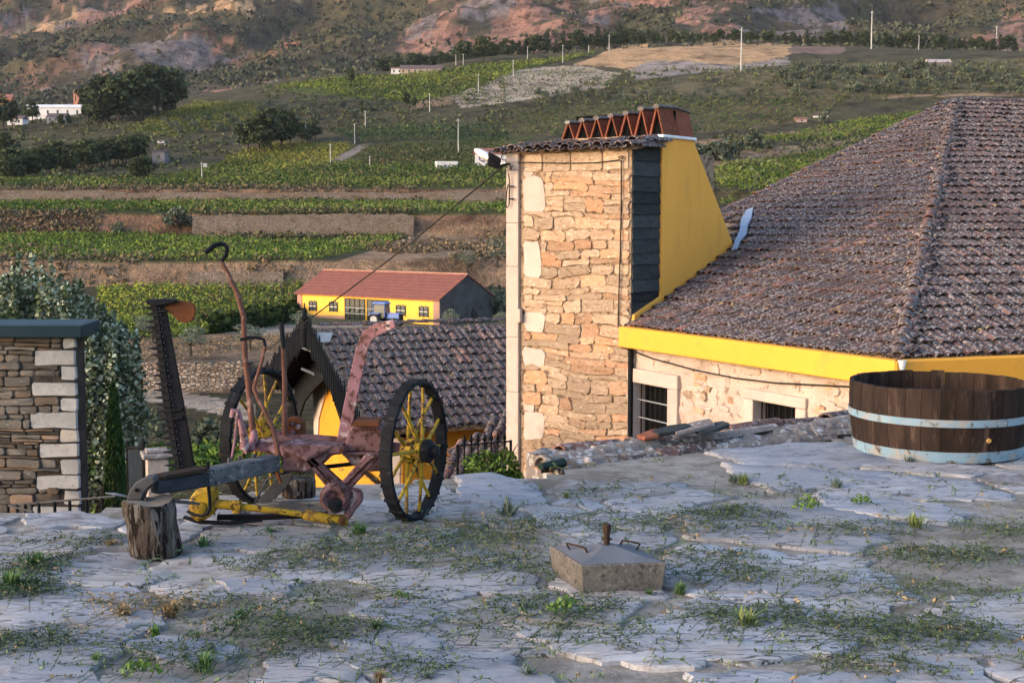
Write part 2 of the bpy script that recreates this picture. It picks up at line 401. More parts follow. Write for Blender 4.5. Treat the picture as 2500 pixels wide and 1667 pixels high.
def tree_proto(kind, i):
    g = np.random.default_rng(100 + i)
    if kind == 'olive':
        lob = rand_lobes(g, 9, 1.15, 3.0, 1.5, .75); return trunk_mb(1.5, .13, g, 4, .7), crown_mesh('crown', lob, 900, .13, (.08, .095, .07), (.20, .22, .165), g, .3)
    if kind == 'broad':
        lob = rand_lobes(g, 12, 2.6, 7.2, 2.2, 1.7); return trunk_mb(3.2, .22, g, 4, 1.5), crown_mesh('crown', lob, 900, .42, (.026, .038, .019), (.075, .092, .042), g)
    if kind == 'pine':
        L = []
        for k in range(9):
            h = 2.5 + 9.5 * k / 8; r = 2.7 * (1 - (k / 9) ** 1.4) + .5
            for q in range(2): a = g.uniform(0, 6.28); L.append(((cos(a) * r * .45, sin(a) * r * .45, h), (r * .75, r * .75, .8), r))
        return trunk_mb(10, .2, g, 0), crown_mesh('crown', L, 800, .42, (.020, .03, .017), (.055, .07, .034), g)
    lob = rand_lobes(g, 7, 1.5, 1.9, .4, .9)
    return trunk_mb(.6, .08, g, 3, .4), crown_mesh('crown', lob, 420, .24, (.055, .068, .045), (.135, .15, .10), g)
PROTO = {}
for kind in ('olive', 'broad', 'pine', 'bush'):
    for i in range(3):
        tm, cm = tree_proto(kind, i + 10 * len(PROTO)); PROTO[kind, i] = (tm.mesh('trunk', smooth=60), cm)
        PROTO[kind, i][0].materials.append(M_BARK); cm.materials.append(M_FOL)
KH = {'olive': 3.4, 'broad': 8.3, 'pine': 12.3, 'bush': 2.4}
def tree(name, kind, px, py, hpx, label, cat_, group=None, Y=None, wide=1.0):
    p = hit(px, py) if Y is None else at(px, py, Y)
    s = hpx * p.y / F / KH[kind]; tm, cm = PROTO[kind, random.randrange(3)]
    e = thing(name, p, label, cat_, group); a = rnd(0, 6.28)
    for nm, me in (('trunk', tm), ('crown', cm)):
        o = link(nm, me, None, e); o.scale = (s * wide, s * wide, s); o.rotation_euler = (0, 0, a)
    return e

# ------------------------------------------------------------------ vine rows
VINES = [  # outline in the photo, row direction (deg), row spacing, step, plant size, height, colours
 ([(-150, 565), (420, 572), (700, 596), (985, 582), (930, 606), (760, 640), (560, 645), (430, 640), (-150, 632)], 8, 1.9, .8, .20, 1.0, (.05, .085, .018), (.15, .20, .035), 'green rows of vines on terrace above the dry bank'),
 ([(238, 708), (330, 700), (560, 697), (735, 690), (735, 752), (600, 792), (440, 832), (238, 820)], -35, 1.9, .6, .17, 1.0, (.05, .085, .018), (.20, .22, .035), 'bright green vineyard beside the yellow barn'),
 ([(-150, 494), (700, 494), (1240, 503), (1240, 521), (700, 519), (-150, 519)], 2, 2.0, .9, .24, 1.0, (.045, .075, .018), (.13, .17, .035), 'strip of vines between two stone terrace walls'),
 ([(-150, 440), (420, 432), (560, 400), (800, 398), (1240, 412), (1240, 458), (-150, 458)], 4, 2.2, 1.1, .30, 1.1, (.04, .065, .018), (.12, .145, .035), 'broad strip of vines above the upper terrace wall'),
 ([(520, 418), (560, 385), (640, 354), (860, 354), (780, 412), (700, 424)], 6, 2.2, 1.2, .30, 1.0, (.07, .09, .02), (.22, .20, .04), 'yellowing vines beside the narrow track'),
 ([(880, 360), (1240, 352), (1240, 400), (880, 398)], 10, 3.4, 1.1, .30, 1.0, (.035, .052, .02), (.09, .10, .035), 'dark vines around the white buildings'),
 ([(800, 318), (1240, 300), (1240, 345), (880, 350)], 10, 3.6, 1.2, .32, 1.0, (.032, .058, .025), (.07, .11, .035), 'dark green vine rows on the lower hillside'),
 ([(1240, 268), (1640, 242), (2100, 236), (1950, 300), (1690, 330), (1400, 332), (1240, 330)], 62, 4.2, 1.1, .30, 1.0, (.03, .055, .02), (.085, .115, .035), 'vine rows running down the slope behind the chimney'),
 ([(960, 186), (1250, 152), (1470, 128), (1290, 166), (1190, 210), (1010, 250), (850, 238), (660, 217)], 14, 3.0, 1.8, .42, 1.0, (.05, .08, .018), (.16, .19, .035), 'light green vineyard below the long farmhouse'),
 ([(480, 248), (640, 256), (640, 288), (420, 332), (310, 318)], 20, 3.8, 1.3, .34, 1.0, (.06, .085, .02), (.17, .18, .04), 'pale green vine rows below the dark pines'),
 ([(1735, 420), (1850, 392), (2060, 362), (2060, 460), (1760, 500)], 35, 2.6, .8, .24, 1.1, (.05, .085, .018), (.17, .20, .035), 'bright vineyard beyond the yellow chimney'),
 ([(1760, 350), (2060, 300), (2260, 275), (2200, 320), (2050, 342)], 5, 2.2, 1.1, .32, 1.1, (.05, .085, .018), (.14, .19, .03), 'vivid green vines on terrace above the big roof'),
 ([(1100, 238), (1260, 178), (1400, 162), (1500, 184), (1480, 212), (1140, 262)], 4, 5.5, 2.2, .34, .7, (.06, .08, .035), (.13, .15, .06), 'sparse young vines on bare pale terraces')]
for poly, ang, sp, st, size, hh, c1, c2, lab in VINES:
    W = np.array(world_poly(poly)); a = radians(ang); d = np.array([cos(a), sin(a)]); e = np.array([-sin(a), cos(a)])
    s_ = W @ d; t_ = W @ e
    T, S = np.meshgrid(np.arange(t_.min(), t_.max(), sp), np.arange(s_.min(), s_.max(), st))
    S = S + RNG.uniform(-.4, .4, S.shape) * st; T = T + RNG.normal(0, .12, T.shape) * sp
    X = (S[..., None] * d + T[..., None] * e).reshape(-1, 2)
    k = inpoly(X[:, 0], X[:, 1], W.tolist()) & (RNG.random(len(X)) > .08); X = X[k]
    if len(X) > 24000: X = X[RNG.choice(len(X), 24000, replace=False)]
    n = len(X); q = 7; z = terr(X[:, 0], X[:, 1])
    P = np.repeat(np.column_stack([X, z]), q, 0); P[:, :2] += (RNG.normal(0, .5, (n * q, 1)) * st * d + RNG.normal(0, .20, (n * q, 1)) * (size / .2) ** .6 * e); P[:, 2] += RNG.uniform(.1, hh, n * q) * (size / .2) ** .4
    big = fbm(P[:, 0] * .06, P[:, 1] * .06, 3); f = np.clip(big * 1.7 - .35 + RNG.normal(0, .25, n * q), 0, 1)[:, None]
    C = np.array(c1) * (1 - f) + np.array(c2) * f
    br = fbm(P[:, 0] * .11 + 50, P[:, 1] * .16, 4)[:, None]; C = np.where((br > .56) & (RNG.random((n * q, 1)) < .3), np.array((.13, .105, .05)), C); C = C * np.array((.95, .93, 1.0)) * (.72 + .5 * fbm(P[:, 0] * .3, P[:, 1] * .3, 2)[:, None])
    o = link('vineyard', np_mesh('vineyard', *leaf_quads(P, size * RNG.uniform(.7, 1.5, n * q), C * 1.15, .7)), M_VINE)
    tag(o, lab, 'vineyard', kind='stuff')
# dark hedge along the yard road, and rough cover on the banks
def scatter_stuff(name, polys, n, size, c1, c2, lab, hgt=.6, q=7, ymin=0):
    PP = []
    for poly in polys:
        W = world_poly(poly); A = np.array(W); lo, hi = A.min(0), A.max(0)
        X = RNG.uniform(lo, hi, (n * 3, 2)); X = X[inpoly(X[:, 0], X[:, 1], W)][:n]; PP.append(X)
    X = np.concatenate(PP); X = X[X[:, 1] > ymin]; n = len(X); dn = vnoise(X[:, 0] * .12, X[:, 1] * .12); X = X[dn > .38]; n = len(X)
    s = size * RNG.uniform(.5, 1.5, n); P = np.repeat(np.column_stack([X, terr(X[:, 0], X[:, 1])]), q, 0); s = np.repeat(s, q)
    P += RNG.normal(0, .55, P.shape) * s[:, None]; P[:, 2] += s * hgt
    f = RNG.random((n * q, 1)); C = np.array(c1) * (1 - f) + np.array(c2) * f
    o = link(name, np_mesh(name, *leaf_quads(P, s * .55, C, .7)), M_VINE); tag(o, lab, 'scrub', kind='stuff'); return o
scatter_stuff('hedge', [[(510, 803), (735, 752), (735, 775), (600, 806), (520, 815)]], 900, .6, (.010, .019, .007), (.03, .045, .014), 'dark hedge along the pale yard road', .9)
scatter_stuff('bank_grass', [[(-100, 600), (440, 622), (740, 640), (700, 690), (240, 697), (-100, 690)], [(-100, 520), (460, 522), (460, 575), (-100, 572)], [(800, 600), (1240, 545), (1240, 655), (1100, 655)], [(-100, 460), (1240, 462), (1240, 492), (-100, 490)]], 900, .5, (.10, .075, .045), (.22, .16, .10), 'dry grass and low scrub on the terrace banks', .3, 8)
scatter_stuff('dry_grass', [[(300, 835), (760, 812), (760, 884), (300, 890)]], 1500, .13, (.14, .10, .06), (.28, .20, .13), 'dry straw grass on the olive terrace', .3, 6)
scatter_stuff('wall_plants', [[(-60, 455), (1240, 456), (1240, 468), (-60, 470)], [(460, 515), (1010, 517), (1010, 530), (460, 530)], [(-60, 485), (1240, 487), (1240, 497), (-60, 495)], [(460, 570), (1000, 574), (1000, 586), (460, 584)]], 500, .55, (.05, .055, .025), (.17, .14, .07), 'scrubby plants along the tops and feet of the terrace walls', .35, 8)
scatter_stuff('ground_cover', [[(220, 990), (560, 1030), (560, 1300), (220, 1300)], [(440, 1025), (760, 1030), (760, 1250), (440, 1150)]], 1800, .17, (.03, .055, .015), (.12, .18, .035), 'leafy green undergrowth below the terrace', .7, 10)
scatter_stuff('scrub', [[(-100, 300), (640, 300), (640, 352), (420, 430), (-100, 445)], [(640, 215), (1240, 165), (1240, 330), (640, 330)], [(1500, 180), (2500, 150), (2500, 235), (1240, 262)], [(1690, 335), (2500, 270), (2500, 420), (1740, 480)]], 1500, .9, (.04, .05, .025), (.13, .14, .065), 'low scrub between the vineyards on the hillside', .4, 8)
# mountain scrub
X = np.column_stack([RNG.uniform(-.5, .5, 60000), 900 + 1500 * RNG.random(60000) ** 1.3]); X[:, 0] *= X[:, 1]
d = X[:, 0] * .55 - X[:, 1] * .45; r = fbm(d * .018, (X[:, 0] + X[:, 1]) * .006, 5); k = (r < .56) | (RNG.random(len(X)) < .18)
Zm = terr(X[:, 0], X[:, 1]); vy = X[:, 1] * CT - (Zm - CAMZ) * ST; pxm = CX + F * X[:, 0] / vy; pym = CY - F * (X[:, 1] * ST + (Zm - CAMZ) * CT) / vy
for poly, c in FIELDS:
    if c in (C_STRAW, C_PINK, C_ROCK) or c[0] > .4: k &= ~(inpoly(pxm, pym, poly) & (RNG.random(len(X)) > .12))
X = X[k][:30000]; n = len(X); q = 5; s = RNG.uniform(1.0, 3.8, n); s = np.repeat(s, q)
P = np.repeat(np.column_stack([X, terr(X[:, 0], X[:, 1])]), q, 0) + RNG.normal(0, .5, (n * q, 3)) * s[:, None]; P[:, 2] += s * .3
f = np.repeat(RNG.random((n, 1)), q, 0) * .7 + RNG.random((n * q, 1)) * .3; C = np.array((.032, .04, .027)) * (1 - f) + np.array((.10, .10, .062)) * f
tag(link('mountain_scrub', np_mesh('mountain_scrub', *leaf_quads(P, s * .6, C, .75)), M_VINE), 'dark scrub covering the mountain slopes', 'scrub', kind='stuff')
# ------------------------------------------------------------------ building materials
M_YEL = pmat('yellow_paint', (.84, .395, .075), (.78, .36, .07), 1.2, .85, c3=(.62, .30, .075), t3=(.52, .75), sc3=2.0, bump=.25, bd=.004, bs=25, stretch=(1, 1, .35))
M_YEL2 = pmat('gutter_yellow_paint', (.76, .345, .05), (.71, .315, .045), .9, .75, c3=(.56, .27, .06), t3=(.50, .75), sc3=2.5, bump=.2, bd=.003, bs=20)
M_STONE = pmat('sandstone_block', (.41, .295, .21), (.33, .23, .158), 5, .95, c3=(.23, .14, .09), t3=(.54, .66), sc3=10, c4=(.52, .42, .33), t4=(.56, .66), sc4=16, rv=.24, bump=1, bd=.03, bs=13, huec=(.44, .23, .13), stretch=(1, 1, 1.8))
M_GRAN = pmat('dressed_granite', (.50, .40, .35), (.43, .345, .30), 5, .9, c3=(.42, .35, .31), t3=(.6, .75), sc3=12, rv=.08, bump=.4, bd=.006, bs=45)
M_MORT = pmat('old_mortar', (.40, .285, .195), (.29, .195, .13), 7, .97, c3=(.11, .07, .048), t3=(.50, .60), sc3=11, bump=1, bd=.05, bs=18)
M_WALL = pmat('limewashed_rubble', (.50, .395, .335), (.42, .325, .275), 2.6, .95, c3=(.46, .29, .175), t3=(.55, .68), sc3=3.6, c4=(.25, .175, .135), t4=(.57, .64), sc4=9, bump=1, bd=.035, bs=12)
M_SLATE = pmat('dark_slate_cladding', (.03, .033, .035), (.052, .055, .053), 5, .8, c3=(.10, .10, .09), t3=(.63, .72), sc3=18, rv=.35, bump=.6, bd=.01, bs=20, stretch=(1, 1, 3))
M_BLACK = pmat('black_paint', (.008, .008, .009), (.014, .014, .015), 12, .5, bump=.1)
M_DARK = pmat('dark_interior', (.004, .004, .005), (.006, .006, .006), 4, .9, bump=0)
M_GREYM = pmat('grey_metal', (.40, .40, .41), (.30, .29, .29), 12, .5, metal=.5, bump=.1)
M_WHITE = pmat('white_paint', (.78, .77, .75), (.68, .66, .63), 5, .6, bump=.1)
M_WIRE = pmat('black_cable', (.03, .028, .027), None, 5, .6, bump=0)
M_TERRA = pmat('terracotta', (.21, .068, .038), (.16, .053, .032), 6, .85, c3=(.24, .10, .07), t3=(.55, .75), sc3=9, c4=(.34, .18, .12), t4=(.62, .7), sc4=20, rv=.15, bump=.3)
M_LICHR = pmat('lichened_ridge', (.16, .13, .12), (.10, .08, .075), 8, .95, c3=(.40, .38, .36), t3=(.55, .63), sc3=16, bump=.6)
t = NT('lichened_tile'); g = t.n('ShaderNodeNewGeometry').outputs['Position']; a = t.attr()
n1 = t.noise(g, 3.2, 5, .62); n2 = t.noise(g, 8.5, 5, .7); n3 = t.noise(g, 24, 4, .6); n4 = t.noise(g, .8, 4, .6)
c = t.mix(t.ramp(n1, .45, .66), (.125, .076, .066), (.068, .05, .048))
c = t.mix(1.0, c, a, 'MULTIPLY')
c = t.mix(t.ramp(n2, .47, .58), c, (.066, .054, .055))
li = t.math('MULTIPLY', t.ramp(n3, .515, .60), t.ramp(n4, .25, .5), True)
c = t.mix(t.math('MULTIPLY', li, .74), c, (.36, .32, .31))
c = t.mix(t.ramp(t.noise(g, 11, 3, .5), .665, .72), c, (.36, .24, .10))
t.bump(n3, .7, .014); M_TILE = t.out(c, .95, 0, .1)
M_TILE.name = 'lichened_tile'

def arc(w, h, seg):
    return [(w / 2 * cos(pi - pi * k / seg), h * sin(pi * k / seg)) for k in range(seg + 1)]
def tile_np(L=.44, w0=.168, w1=.138, h=.062, seg=6, th=.014):
    V = []
    for y, w in ((0, w0), (L, w1)):
        s = w / w0
        for x, z in arc(w, h * s, seg): V.append((x, y, z))
        for x, z in arc(w - 2 * th, h * s - th, seg): V.append((x, y, z))
    k = seg + 1; Qd = []
    for i in range(seg):
        Qd += [(i, i + 1, 2 * k + i + 1, 2 * k + i), (k + i, 3 * k + i, 3 * k + i + 1, k + i + 1), (i, k + i, k + i + 1, i + 1), (2 * k + i, 2 * k + i + 1, 3 * k + i + 1, 3 * k + i)]
    Qd += [(0, 2 * k, 3 * k, k), (seg, k + seg, 3 * k + seg, 2 * k + seg)]
    return np.array(V, float), np.array(Qd)
TV, TQ = tile_np()
TINT = [(1, 1, 1), (.8, .8, .85), (.62, .6, .66), (1.25, 1.1, 1.05), (.9, .86, .9), (1.5, 1.2, 1.08), (.72, .7, .74), (2.1, 1.45, 1.15)]
TMESH = []
for c in TINT:
    mm = np_mesh('roof_tile', TV, TQ, np.tile(np.array([c]), (len(TV), 1))); shade(mm, 45); mm.materials.append(M_TILE); TMESH.append(mm)
TPROB = np.array([.22, .2, .18, .13, .14, .05, .06, .02])
def roof_tiles(root, parent, O, a, b, n, poly, cs=.205, rs=.36, nobj=300, hole=None, hot=None, tscale=1.0, pans=True, jit=1.0, name='roof_tile'):
    """canal tiles over a roof face: O eave origin, a along the eave, b up the slope, n normal; poly in (s, t)"""
    A = np.array([list(a), list(b), list(n)]).T; O = Vector(O); base = wloc(root)
    P = np.array(poly); ss = np.arange(P[:, 0].min(), P[:, 0].max(), cs); tt = np.arange(P[:, 1].min(), P[:, 1].max(), rs)
    items = []
    for i, s in enumerate(ss):
        for j, tv in enumerate(tt):
            if not inpoly(np.array([s]), np.array([tv + .12]), poly)[0]: continue
            if hole is not None and inpoly(np.array([s]), np.array([tv + .15]), hole)[0]: continue
            items.append((s + rnd(-.014, .014) * jit, tv + rnd(-.02, .02) * jit))
    pos = [O + a * s + b * tv for s, tv in items]
    order = sorted(range(len(items)), key=lambda i: (pos[i] - Vector((0, 0, CAMZ))).length)
    mV = []; mQ = []; mC = []; k = 0
    for q, i in enumerate(order):
        rz = rnd(-.09, .09) * jit; rx = .055 + rnd(-.015, .03) * jit
        R = Matrix(A.tolist()) @ Matrix.Rotation(rz, 3, 'Z') @ Matrix.Rotation(-rx, 3, 'X')
        p = pos[i] + n * (.035 + rnd(-.004, .016) * jit)
        v = RNG.choice(len(TINT), p=TPROB)
        if hot is not None and hot(*items[i]): v = random.choice((5, 7, 5, 3))
        if q < nobj:
            o = link(name, TMESH[v], None, parent); M4 = R.to_4x4(); M4.translation = p - base
            if tscale != 1: M4 = M4 @ Matrix.Scale(tscale, 4)
            o.matrix_local = M4
        else:
            mV.append(TV * tscale @ np.array(R).T + np.array(p - base)); mQ.append(TQ + k); mC.append(np.tile(np.array([TINT[v]]), (len(TV), 1))); k += len(TV)
        if pans and (q >= 0):
            R2 = Matrix(A.tolist()) @ Matrix.Rotation(-.05, 3, 'X'); p2 = pos[i] + a * cs / 2 + n * .055 * tscale
            mV.append(TV * tscale * np.array([1.02, 1, -.75]) @ np.array(R2).T + np.array(p2 - base)); mQ.append(TQ + k); mC.append(np.tile(np.array([(.6, .6, .65)]), (len(TV), 1))); k += len(TV)
    if mV:
        me = np_mesh('tiles', np.concatenate(mV), np.concatenate(mQ), np.concatenate(mC)); shade(me, 45)
        o = link('tile_mass', me, M_TILE, parent); o['kind'] = 'stuff'
def ridge_tiles(root, parent, p0, p1, step=.34, up=Vector((0, 0, 1)), sc=1.15, vs=(0, 3, 1, 5, 2, 0), name='ridge_tile', lift=.03, n0=0):
    d = (p1 - p0); L = d.length; d.normalize(); x = d.cross(up).normalized(); z = x.cross(d); base = wloc(root)
    for i in range(int(L / step)):
        p = p0 + d * (i * step) + z * (lift + rnd(-.012, .012))
        R = Matrix((list(x), list(d), list(z))).transposed() @ Matrix.Rotation(rnd(-.06, .06), 3, 'Z') @ Matrix.Rotation(rnd(-.09, -.03), 3, 'X')
        o = link(name, TMESH[random.choice(vs)], None, parent); M4 = R.to_4x4(); M4.translation = p - base; o.matrix_local = M4 @ Matrix.Scale(sc, 4)

# irregular stone: outline in wall coordinates, pushed out of the wall
def stone_mesh(poly, fr, out=.03, inset=.012, back=-.03, base=None, bulge=.01):
    n = len(poly); cx = sum(p[0] for p in poly) / n; cz = sum(p[1] for p in poly) / n; V = []
    def sh(p, k): d = Vector((p[0] - cx, p[1] - cz)); l = d.length; return (cx + d.x * (l - k) / l, cz + d.y * (l - k) / l)
    for (k, o) in ((-.004, back), (0, out * .45), (inset, out)):
        for p in poly: q = sh(p, k); V.append(fr(q[0], q[1], o + (rnd(-.004, .004) if o > 0 else 0)))
    V.append(fr(cx, cz, out + bulge))
    Fc = []
    for r in range(2): Fc += [(r * n + i, r * n + (i + 1) % n, (r + 1) * n + (i + 1) % n, (r + 1) * n + i) for i in range(n)]
    Fc += [(2 * n + i, 2 * n + (i + 1) % n, 3 * n) for i in range(n)]
    m = MB(); m.add(V, Fc); return m
def rough_rect(s0, s1, z0, z1, j=.012, rnd_c=.03):
    pts = []; w = s1 - s0; h = z1 - z0; c = min(rnd_c, h * .3, w * .3)
    for (a0, b0, a1, b1) in ((s0 + c, z0, s1 - c, z0), (s1, z0 + c, s1, z1 - c), (s1 - c, z1, s0 + c, z1), (s0, z1 - c, s0, z0 + c)):
        k = 3 if max(abs(a1 - a0), abs(b1 - b0)) > .2 else 2
        for i in range(k): f = i / (k - 1); pts.append((a0 + (a1 - a0) * f + rnd(-j, j), b0 + (b1 - b0) * f + rnd(-j, j)))
    return pts

# ------------------------------------------------------------------ the stone tower and the manor house
YT = 20.0
ET = Vector((-.8, .6, 0)); STD = Vector((.6, .8, 0)); NT_ = Vector((-.6, -.8, 0))     # along the face, into depth, outward
T0 = at(1541, 600, YT); T0.z = 0
def tpl(px, py): p = onpl(px, py, T0, NT_); return (p - T0).dot(ET), p.z
def tside(px, py): p = onpl(px, py, T0, ET); return (p - T0).dot(STD), p.z
def tfr(s, z, o): return T0 + ET * s + NT_ * o + Vector((0, 0, z))
TW = tpl(1242, 700)[0]; ZTOP = 2.72
house = thing('manor_house', T0 + Vector((0, 0, -5)), 'rubble stone manor house with big lichened hip roof and yellow gutter', 'house')
tower = MB(); tower.hexa([tfr(0, -5, 0), tfr(TW, -5, 0), tfr(TW, -5, -2.6), tfr(0, -5, -2.6)], [tfr(0, ZTOP, 0), tfr(TW, ZTOP, 0), tfr(TW, ZTOP, -2.6), tfr(0, ZTOP, -2.6)])
tw = tower.build('tower_wall', M_MORT, house)
_s = np.arange(0, TW, .028); _z = np.arange(-3.4, ZTOP - .02, .028); _S, _Z = np.meshgrid(_s, _z, indexing='ij')
_O = -.014 + (fbm(_S * 7, _Z * 12, 4) - .5) * .06 + (fbm(_S * 18, _Z * 24, 2) - .5) * .03
_P = np.array([list(tfr(0, 0, 0))]) + _S[..., None] * np.array(ET) + np.maximum(_O, -.03)[..., None] * np.array(NT_) + _Z[..., None] * np.array((0, 0, 1.)); _i = np.arange(_S.size).reshape(_S.shape)
_Q = np.stack([_i[:-1, :-1], _i[1:, :-1], _i[1:, 1:], _i[:-1, 1:]], -1).reshape(-1, 4)[:, ::-1]
link('pointing', np_mesh('pointing', _P.reshape(-1, 3) - np.array(wloc(house)), _Q, None, True), M_MORT, tw)
# pilaster and quoins of pale dressed stone on the left corner
sp0 = tpl(1270, 700)[0]; sq = tpl(1277, 700)[0]
zz = -5.0
for k, h in enumerate([1.5, 1.35, 1.0, .9, 1.15, .7, .85, .33]):
    m = MB(); m.hexa([tfr(sp0, zz + .004, .055), tfr(TW + .015, zz + .004, .055), tfr(TW + .015, zz + .004, -.25), tfr(sp0, zz + .004, -.25)],
                     [tfr(sp0, zz + h, .055), tfr(TW + .015, zz + h, .055), tfr(TW + .015, zz + h, -.25), tfr(sp0, zz + h, -.25)])
    m.build('pilaster_block', M_GRAN, tw, bevel=.008); zz += h
s_in = tpl(1300, 700)[0]
quoins = [(400, 432, 1300), (432, 520, 1330), (590, 680, 1320), (757, 808, 1330), (848, 898, 1330), (978, 1004, 1306), (1004, 1072, 1328), (1140, 1230, 1320)]
qz = []
for (y0, y1, xr) in quoins:
    s0 = tpl(xr, y0)[0]; za = tpl(1290, y1)[1]; zb = tpl(1290, y0)[1]; qz.append((za, zb, s0))
    stone_mesh(rough_rect(s0, sq - .01, za + .008, zb - .008, .026, .06), tfr, .012, .004, bulge=.0).build('quoin', M_GRAN, tw, 30)
m = MB(); m.hexa([tfr(tpl(1269, 800)[0], -1.75 + 1.75, .03), tfr(tpl(1279, 800)[0], 0, .03), tfr(tpl(1279, 800)[0], 0, .11), tfr(tpl(1269, 800)[0], 0, .11)],
                 [tfr(tpl(1269, 800)[0], .22, .03), tfr(tpl(1279, 800)[0], .22, .03), tfr(tpl(1279, 800)[0], .22, .11), tfr(tpl(1269, 800)[0], .22, .11)]); m.build('stone_bracket', M_GRAN, tw, bevel=.008)
# random-coursed stones
def wob(s, z): return s, z + .035 * sin(1.7 * s + 2.1 * z) + .02 * sin(4.1 * s - 1.3 * z)
z = -3.35; row = 0; top = ZTOP - .34
while z < top:
    h = random.choice((.08, .10, .12, .15, .18, .22)); h = min(h, top - z + .02)
    s = .02
    while s < sq - .05:
        w = rnd(.22, .7) if h > .13 else rnd(.25, .85); s1 = min(s + w, sq - .02)
        if sq - s1 < .16: s1 = sq - .02
        bad = [q for q in qz if q[0] < z + h * .5 < q[1] and s1 > q[2] - .02]
        lim = bad[0][2] - .015 if bad else s1
        e = min(s1, lim)
        if e - s > .09:
            def put(a0, a1, b0, b1):
                P = [wob(*p) for p in rough_rect(a0 + .004, a1 - .004, b0 + .003, b1 - .003, .022, rnd(.02, .07))]
                stone_mesh(P, tfr, rnd(.010, .034), .006, bulge=rnd(-.004, .006)).build('stone', M_STONE, tw, 35)
            if h > .18 and random.random() < .3: f = rnd(.35, .65); put(s, e, z, z + h * f); put(s, e, z + h * f, z + h)
            elif h > .18 and e - s > .5 and random.random() < .3: f = s + (e - s) * rnd(.4, .6); put(s, f, z, z + h); put(f, e, z, z + h * .5); put(f, e, z + h * .5, z + h)
            else: put(s, e, z, z + h)
        s = s1
        if bad: break
    z += h; row += 1
s = .05                                     # squared head course under the eaves
while s < sq - .1:
    w = rnd(.35, .6); stone_mesh(rough_rect(s, min(s + w, sq - .02) - .02, ZTOP - .31, ZTOP - .02, .008, .03), tfr, .02, .01).build('stone', M_STONE, tw, 35); s += w
# dark slate cladding on the tower's right flank
U1 = tside(1610, 500)[0]; U2 = tside(1690, 342)[0]; UB, ZB = tside(1790, 605)
def sfr(u, z, o): return T0 + STD * u - ET * o + Vector((0, 0, z))
zz = -.25
while zz < ZTOP - .08:
    h = rnd(.16, .24); m = MB(); o1 = rnd(.02, .035)
    m.hexa([sfr(.01, zz, o1), sfr(U1 + .05, zz, o1), sfr(U1 + .05, zz, -.03), sfr(.01, zz, -.03)], [sfr(.01, zz + h + .03, .006), sfr(U1 + .05, zz + h + .03, .006), sfr(U1 + .05, zz + h + .03, -.03), sfr(.01, zz + h + .03, -.03)])
    m.build('slate', M_SLATE, tw); zz += h
# chimney with vertical front and sloping back
ZC = tside(1615, 337)[1]
ch = [(U1, -1.0), (U1, ZC), (U2, ZC), (UB, ZB), (UB + .1, ZB - .8), (U1 + .8, -1.2)]
CWID = 2.0
m = MB(); m.prism([sfr(u, z, .035) for u, z in ch], ET * CWID); chim = m.build('chimney', M_YEL, house, bevel=.012)
m = MB(); m.prism([sfr(u, z, .05) for u, z in [(U1 - .012, 0.0), (U1 - .012, ZC - .01), (U1 + .10, ZC - .01), (U1 + .10, 0.0)]], ET * .1); m.build('corner_strip', M_YEL, chim)
m = MB(); m.prism([sfr(u, z, .075) for u, z in [(U1 - .02, ZC), (U1 - .02, ZC + .05), (U2 + .02, ZC + .05), (U2 + .05, ZC)]], ET * .3); m.build('mortar_cap', M_WHITE, chim, bevel=.012)
m = MB(); m.prism([sfr(u, z, -.24) for u, z in [(U1 - .02, ZC), (U1 - .02, ZC + .045), (U2 + .02, ZC + .045), (U2 + .05, ZC)]], ET * (CWID - .26)); m.build('mortar_bed', M_MORT, chim)
u_a, z_a = tside(1543, 795); u_b, z_b = tside(1612, 735)
m = MB(); m.prism([sfr(u, z, .06) for u, z in [(u_a - .03, z_a - .12), (u_a - .03, z_a + .17), (u_b, z_b + .10), (u_b + .1, z_b - .2)]], ET * .09); m.build('roof_skirting', M_YEL, house, bevel=.012)
# seven tile vents on the chimney
w = CWID / 7.15
for k in range(7):
    s = .01 + (k + .5) * w; hh = .43 - .024 * k + (.03 if k < 2 else 0); hw = w * .47
    def vfr(x, y, zz): return sfr(U1 + .03 + y, ZC + .05 + zz, .06) + ET * (s + x)
    root = MB(); root.prism([vfr(-hw, 0, 0), vfr(-hw + .022, 0, 0), vfr(.010, 0, hh), vfr(-.012, 0, hh)], STD * .52); r = root.build('vent_tile', M_TERRA, chim)
    m = MB(); m.prism([vfr(-hw, .525, 0), vfr(-hw + .035, .525, 0), vfr(.012, .525, hh - .01), vfr(-.012, .525, hh - .01)], STD * .45); m.build('vent_tile', M_TERRA, chim)
    m = MB(); m.prism([vfr(hw - .035, 0, 0), vfr(hw, 0, 0), vfr(.012, 0, hh - .02), vfr(-.012, 0, hh - .02)], STD * .97); m.build('vent_tile', M_TERRA, chim)
    m = MB(); pts = [vfr(0, -.02, hh - .02), vfr(0, .5, hh), vfr(0, 1.0, hh - .05)]; m.tube(pts, [.06, .055, .05], 8, flat=.6); m.build('vent_ridge', M_LICHR, chim, 50)
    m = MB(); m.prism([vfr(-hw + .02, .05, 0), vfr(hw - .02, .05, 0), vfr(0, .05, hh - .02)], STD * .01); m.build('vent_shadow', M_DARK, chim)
m = MB(); m.prism([sfr(U1 + .5, ZC + .04, -.02), sfr(U1 + .5, ZC + .45, -.02), sfr(U1 + .52, ZC + .45, -.02), sfr(U1 + .52, ZC + .04, -.02)], ET * (CWID - .1)); m.build('vent_shade_sheet', M_DARK, chim)  # black sheet added behind the vents to shade their openings
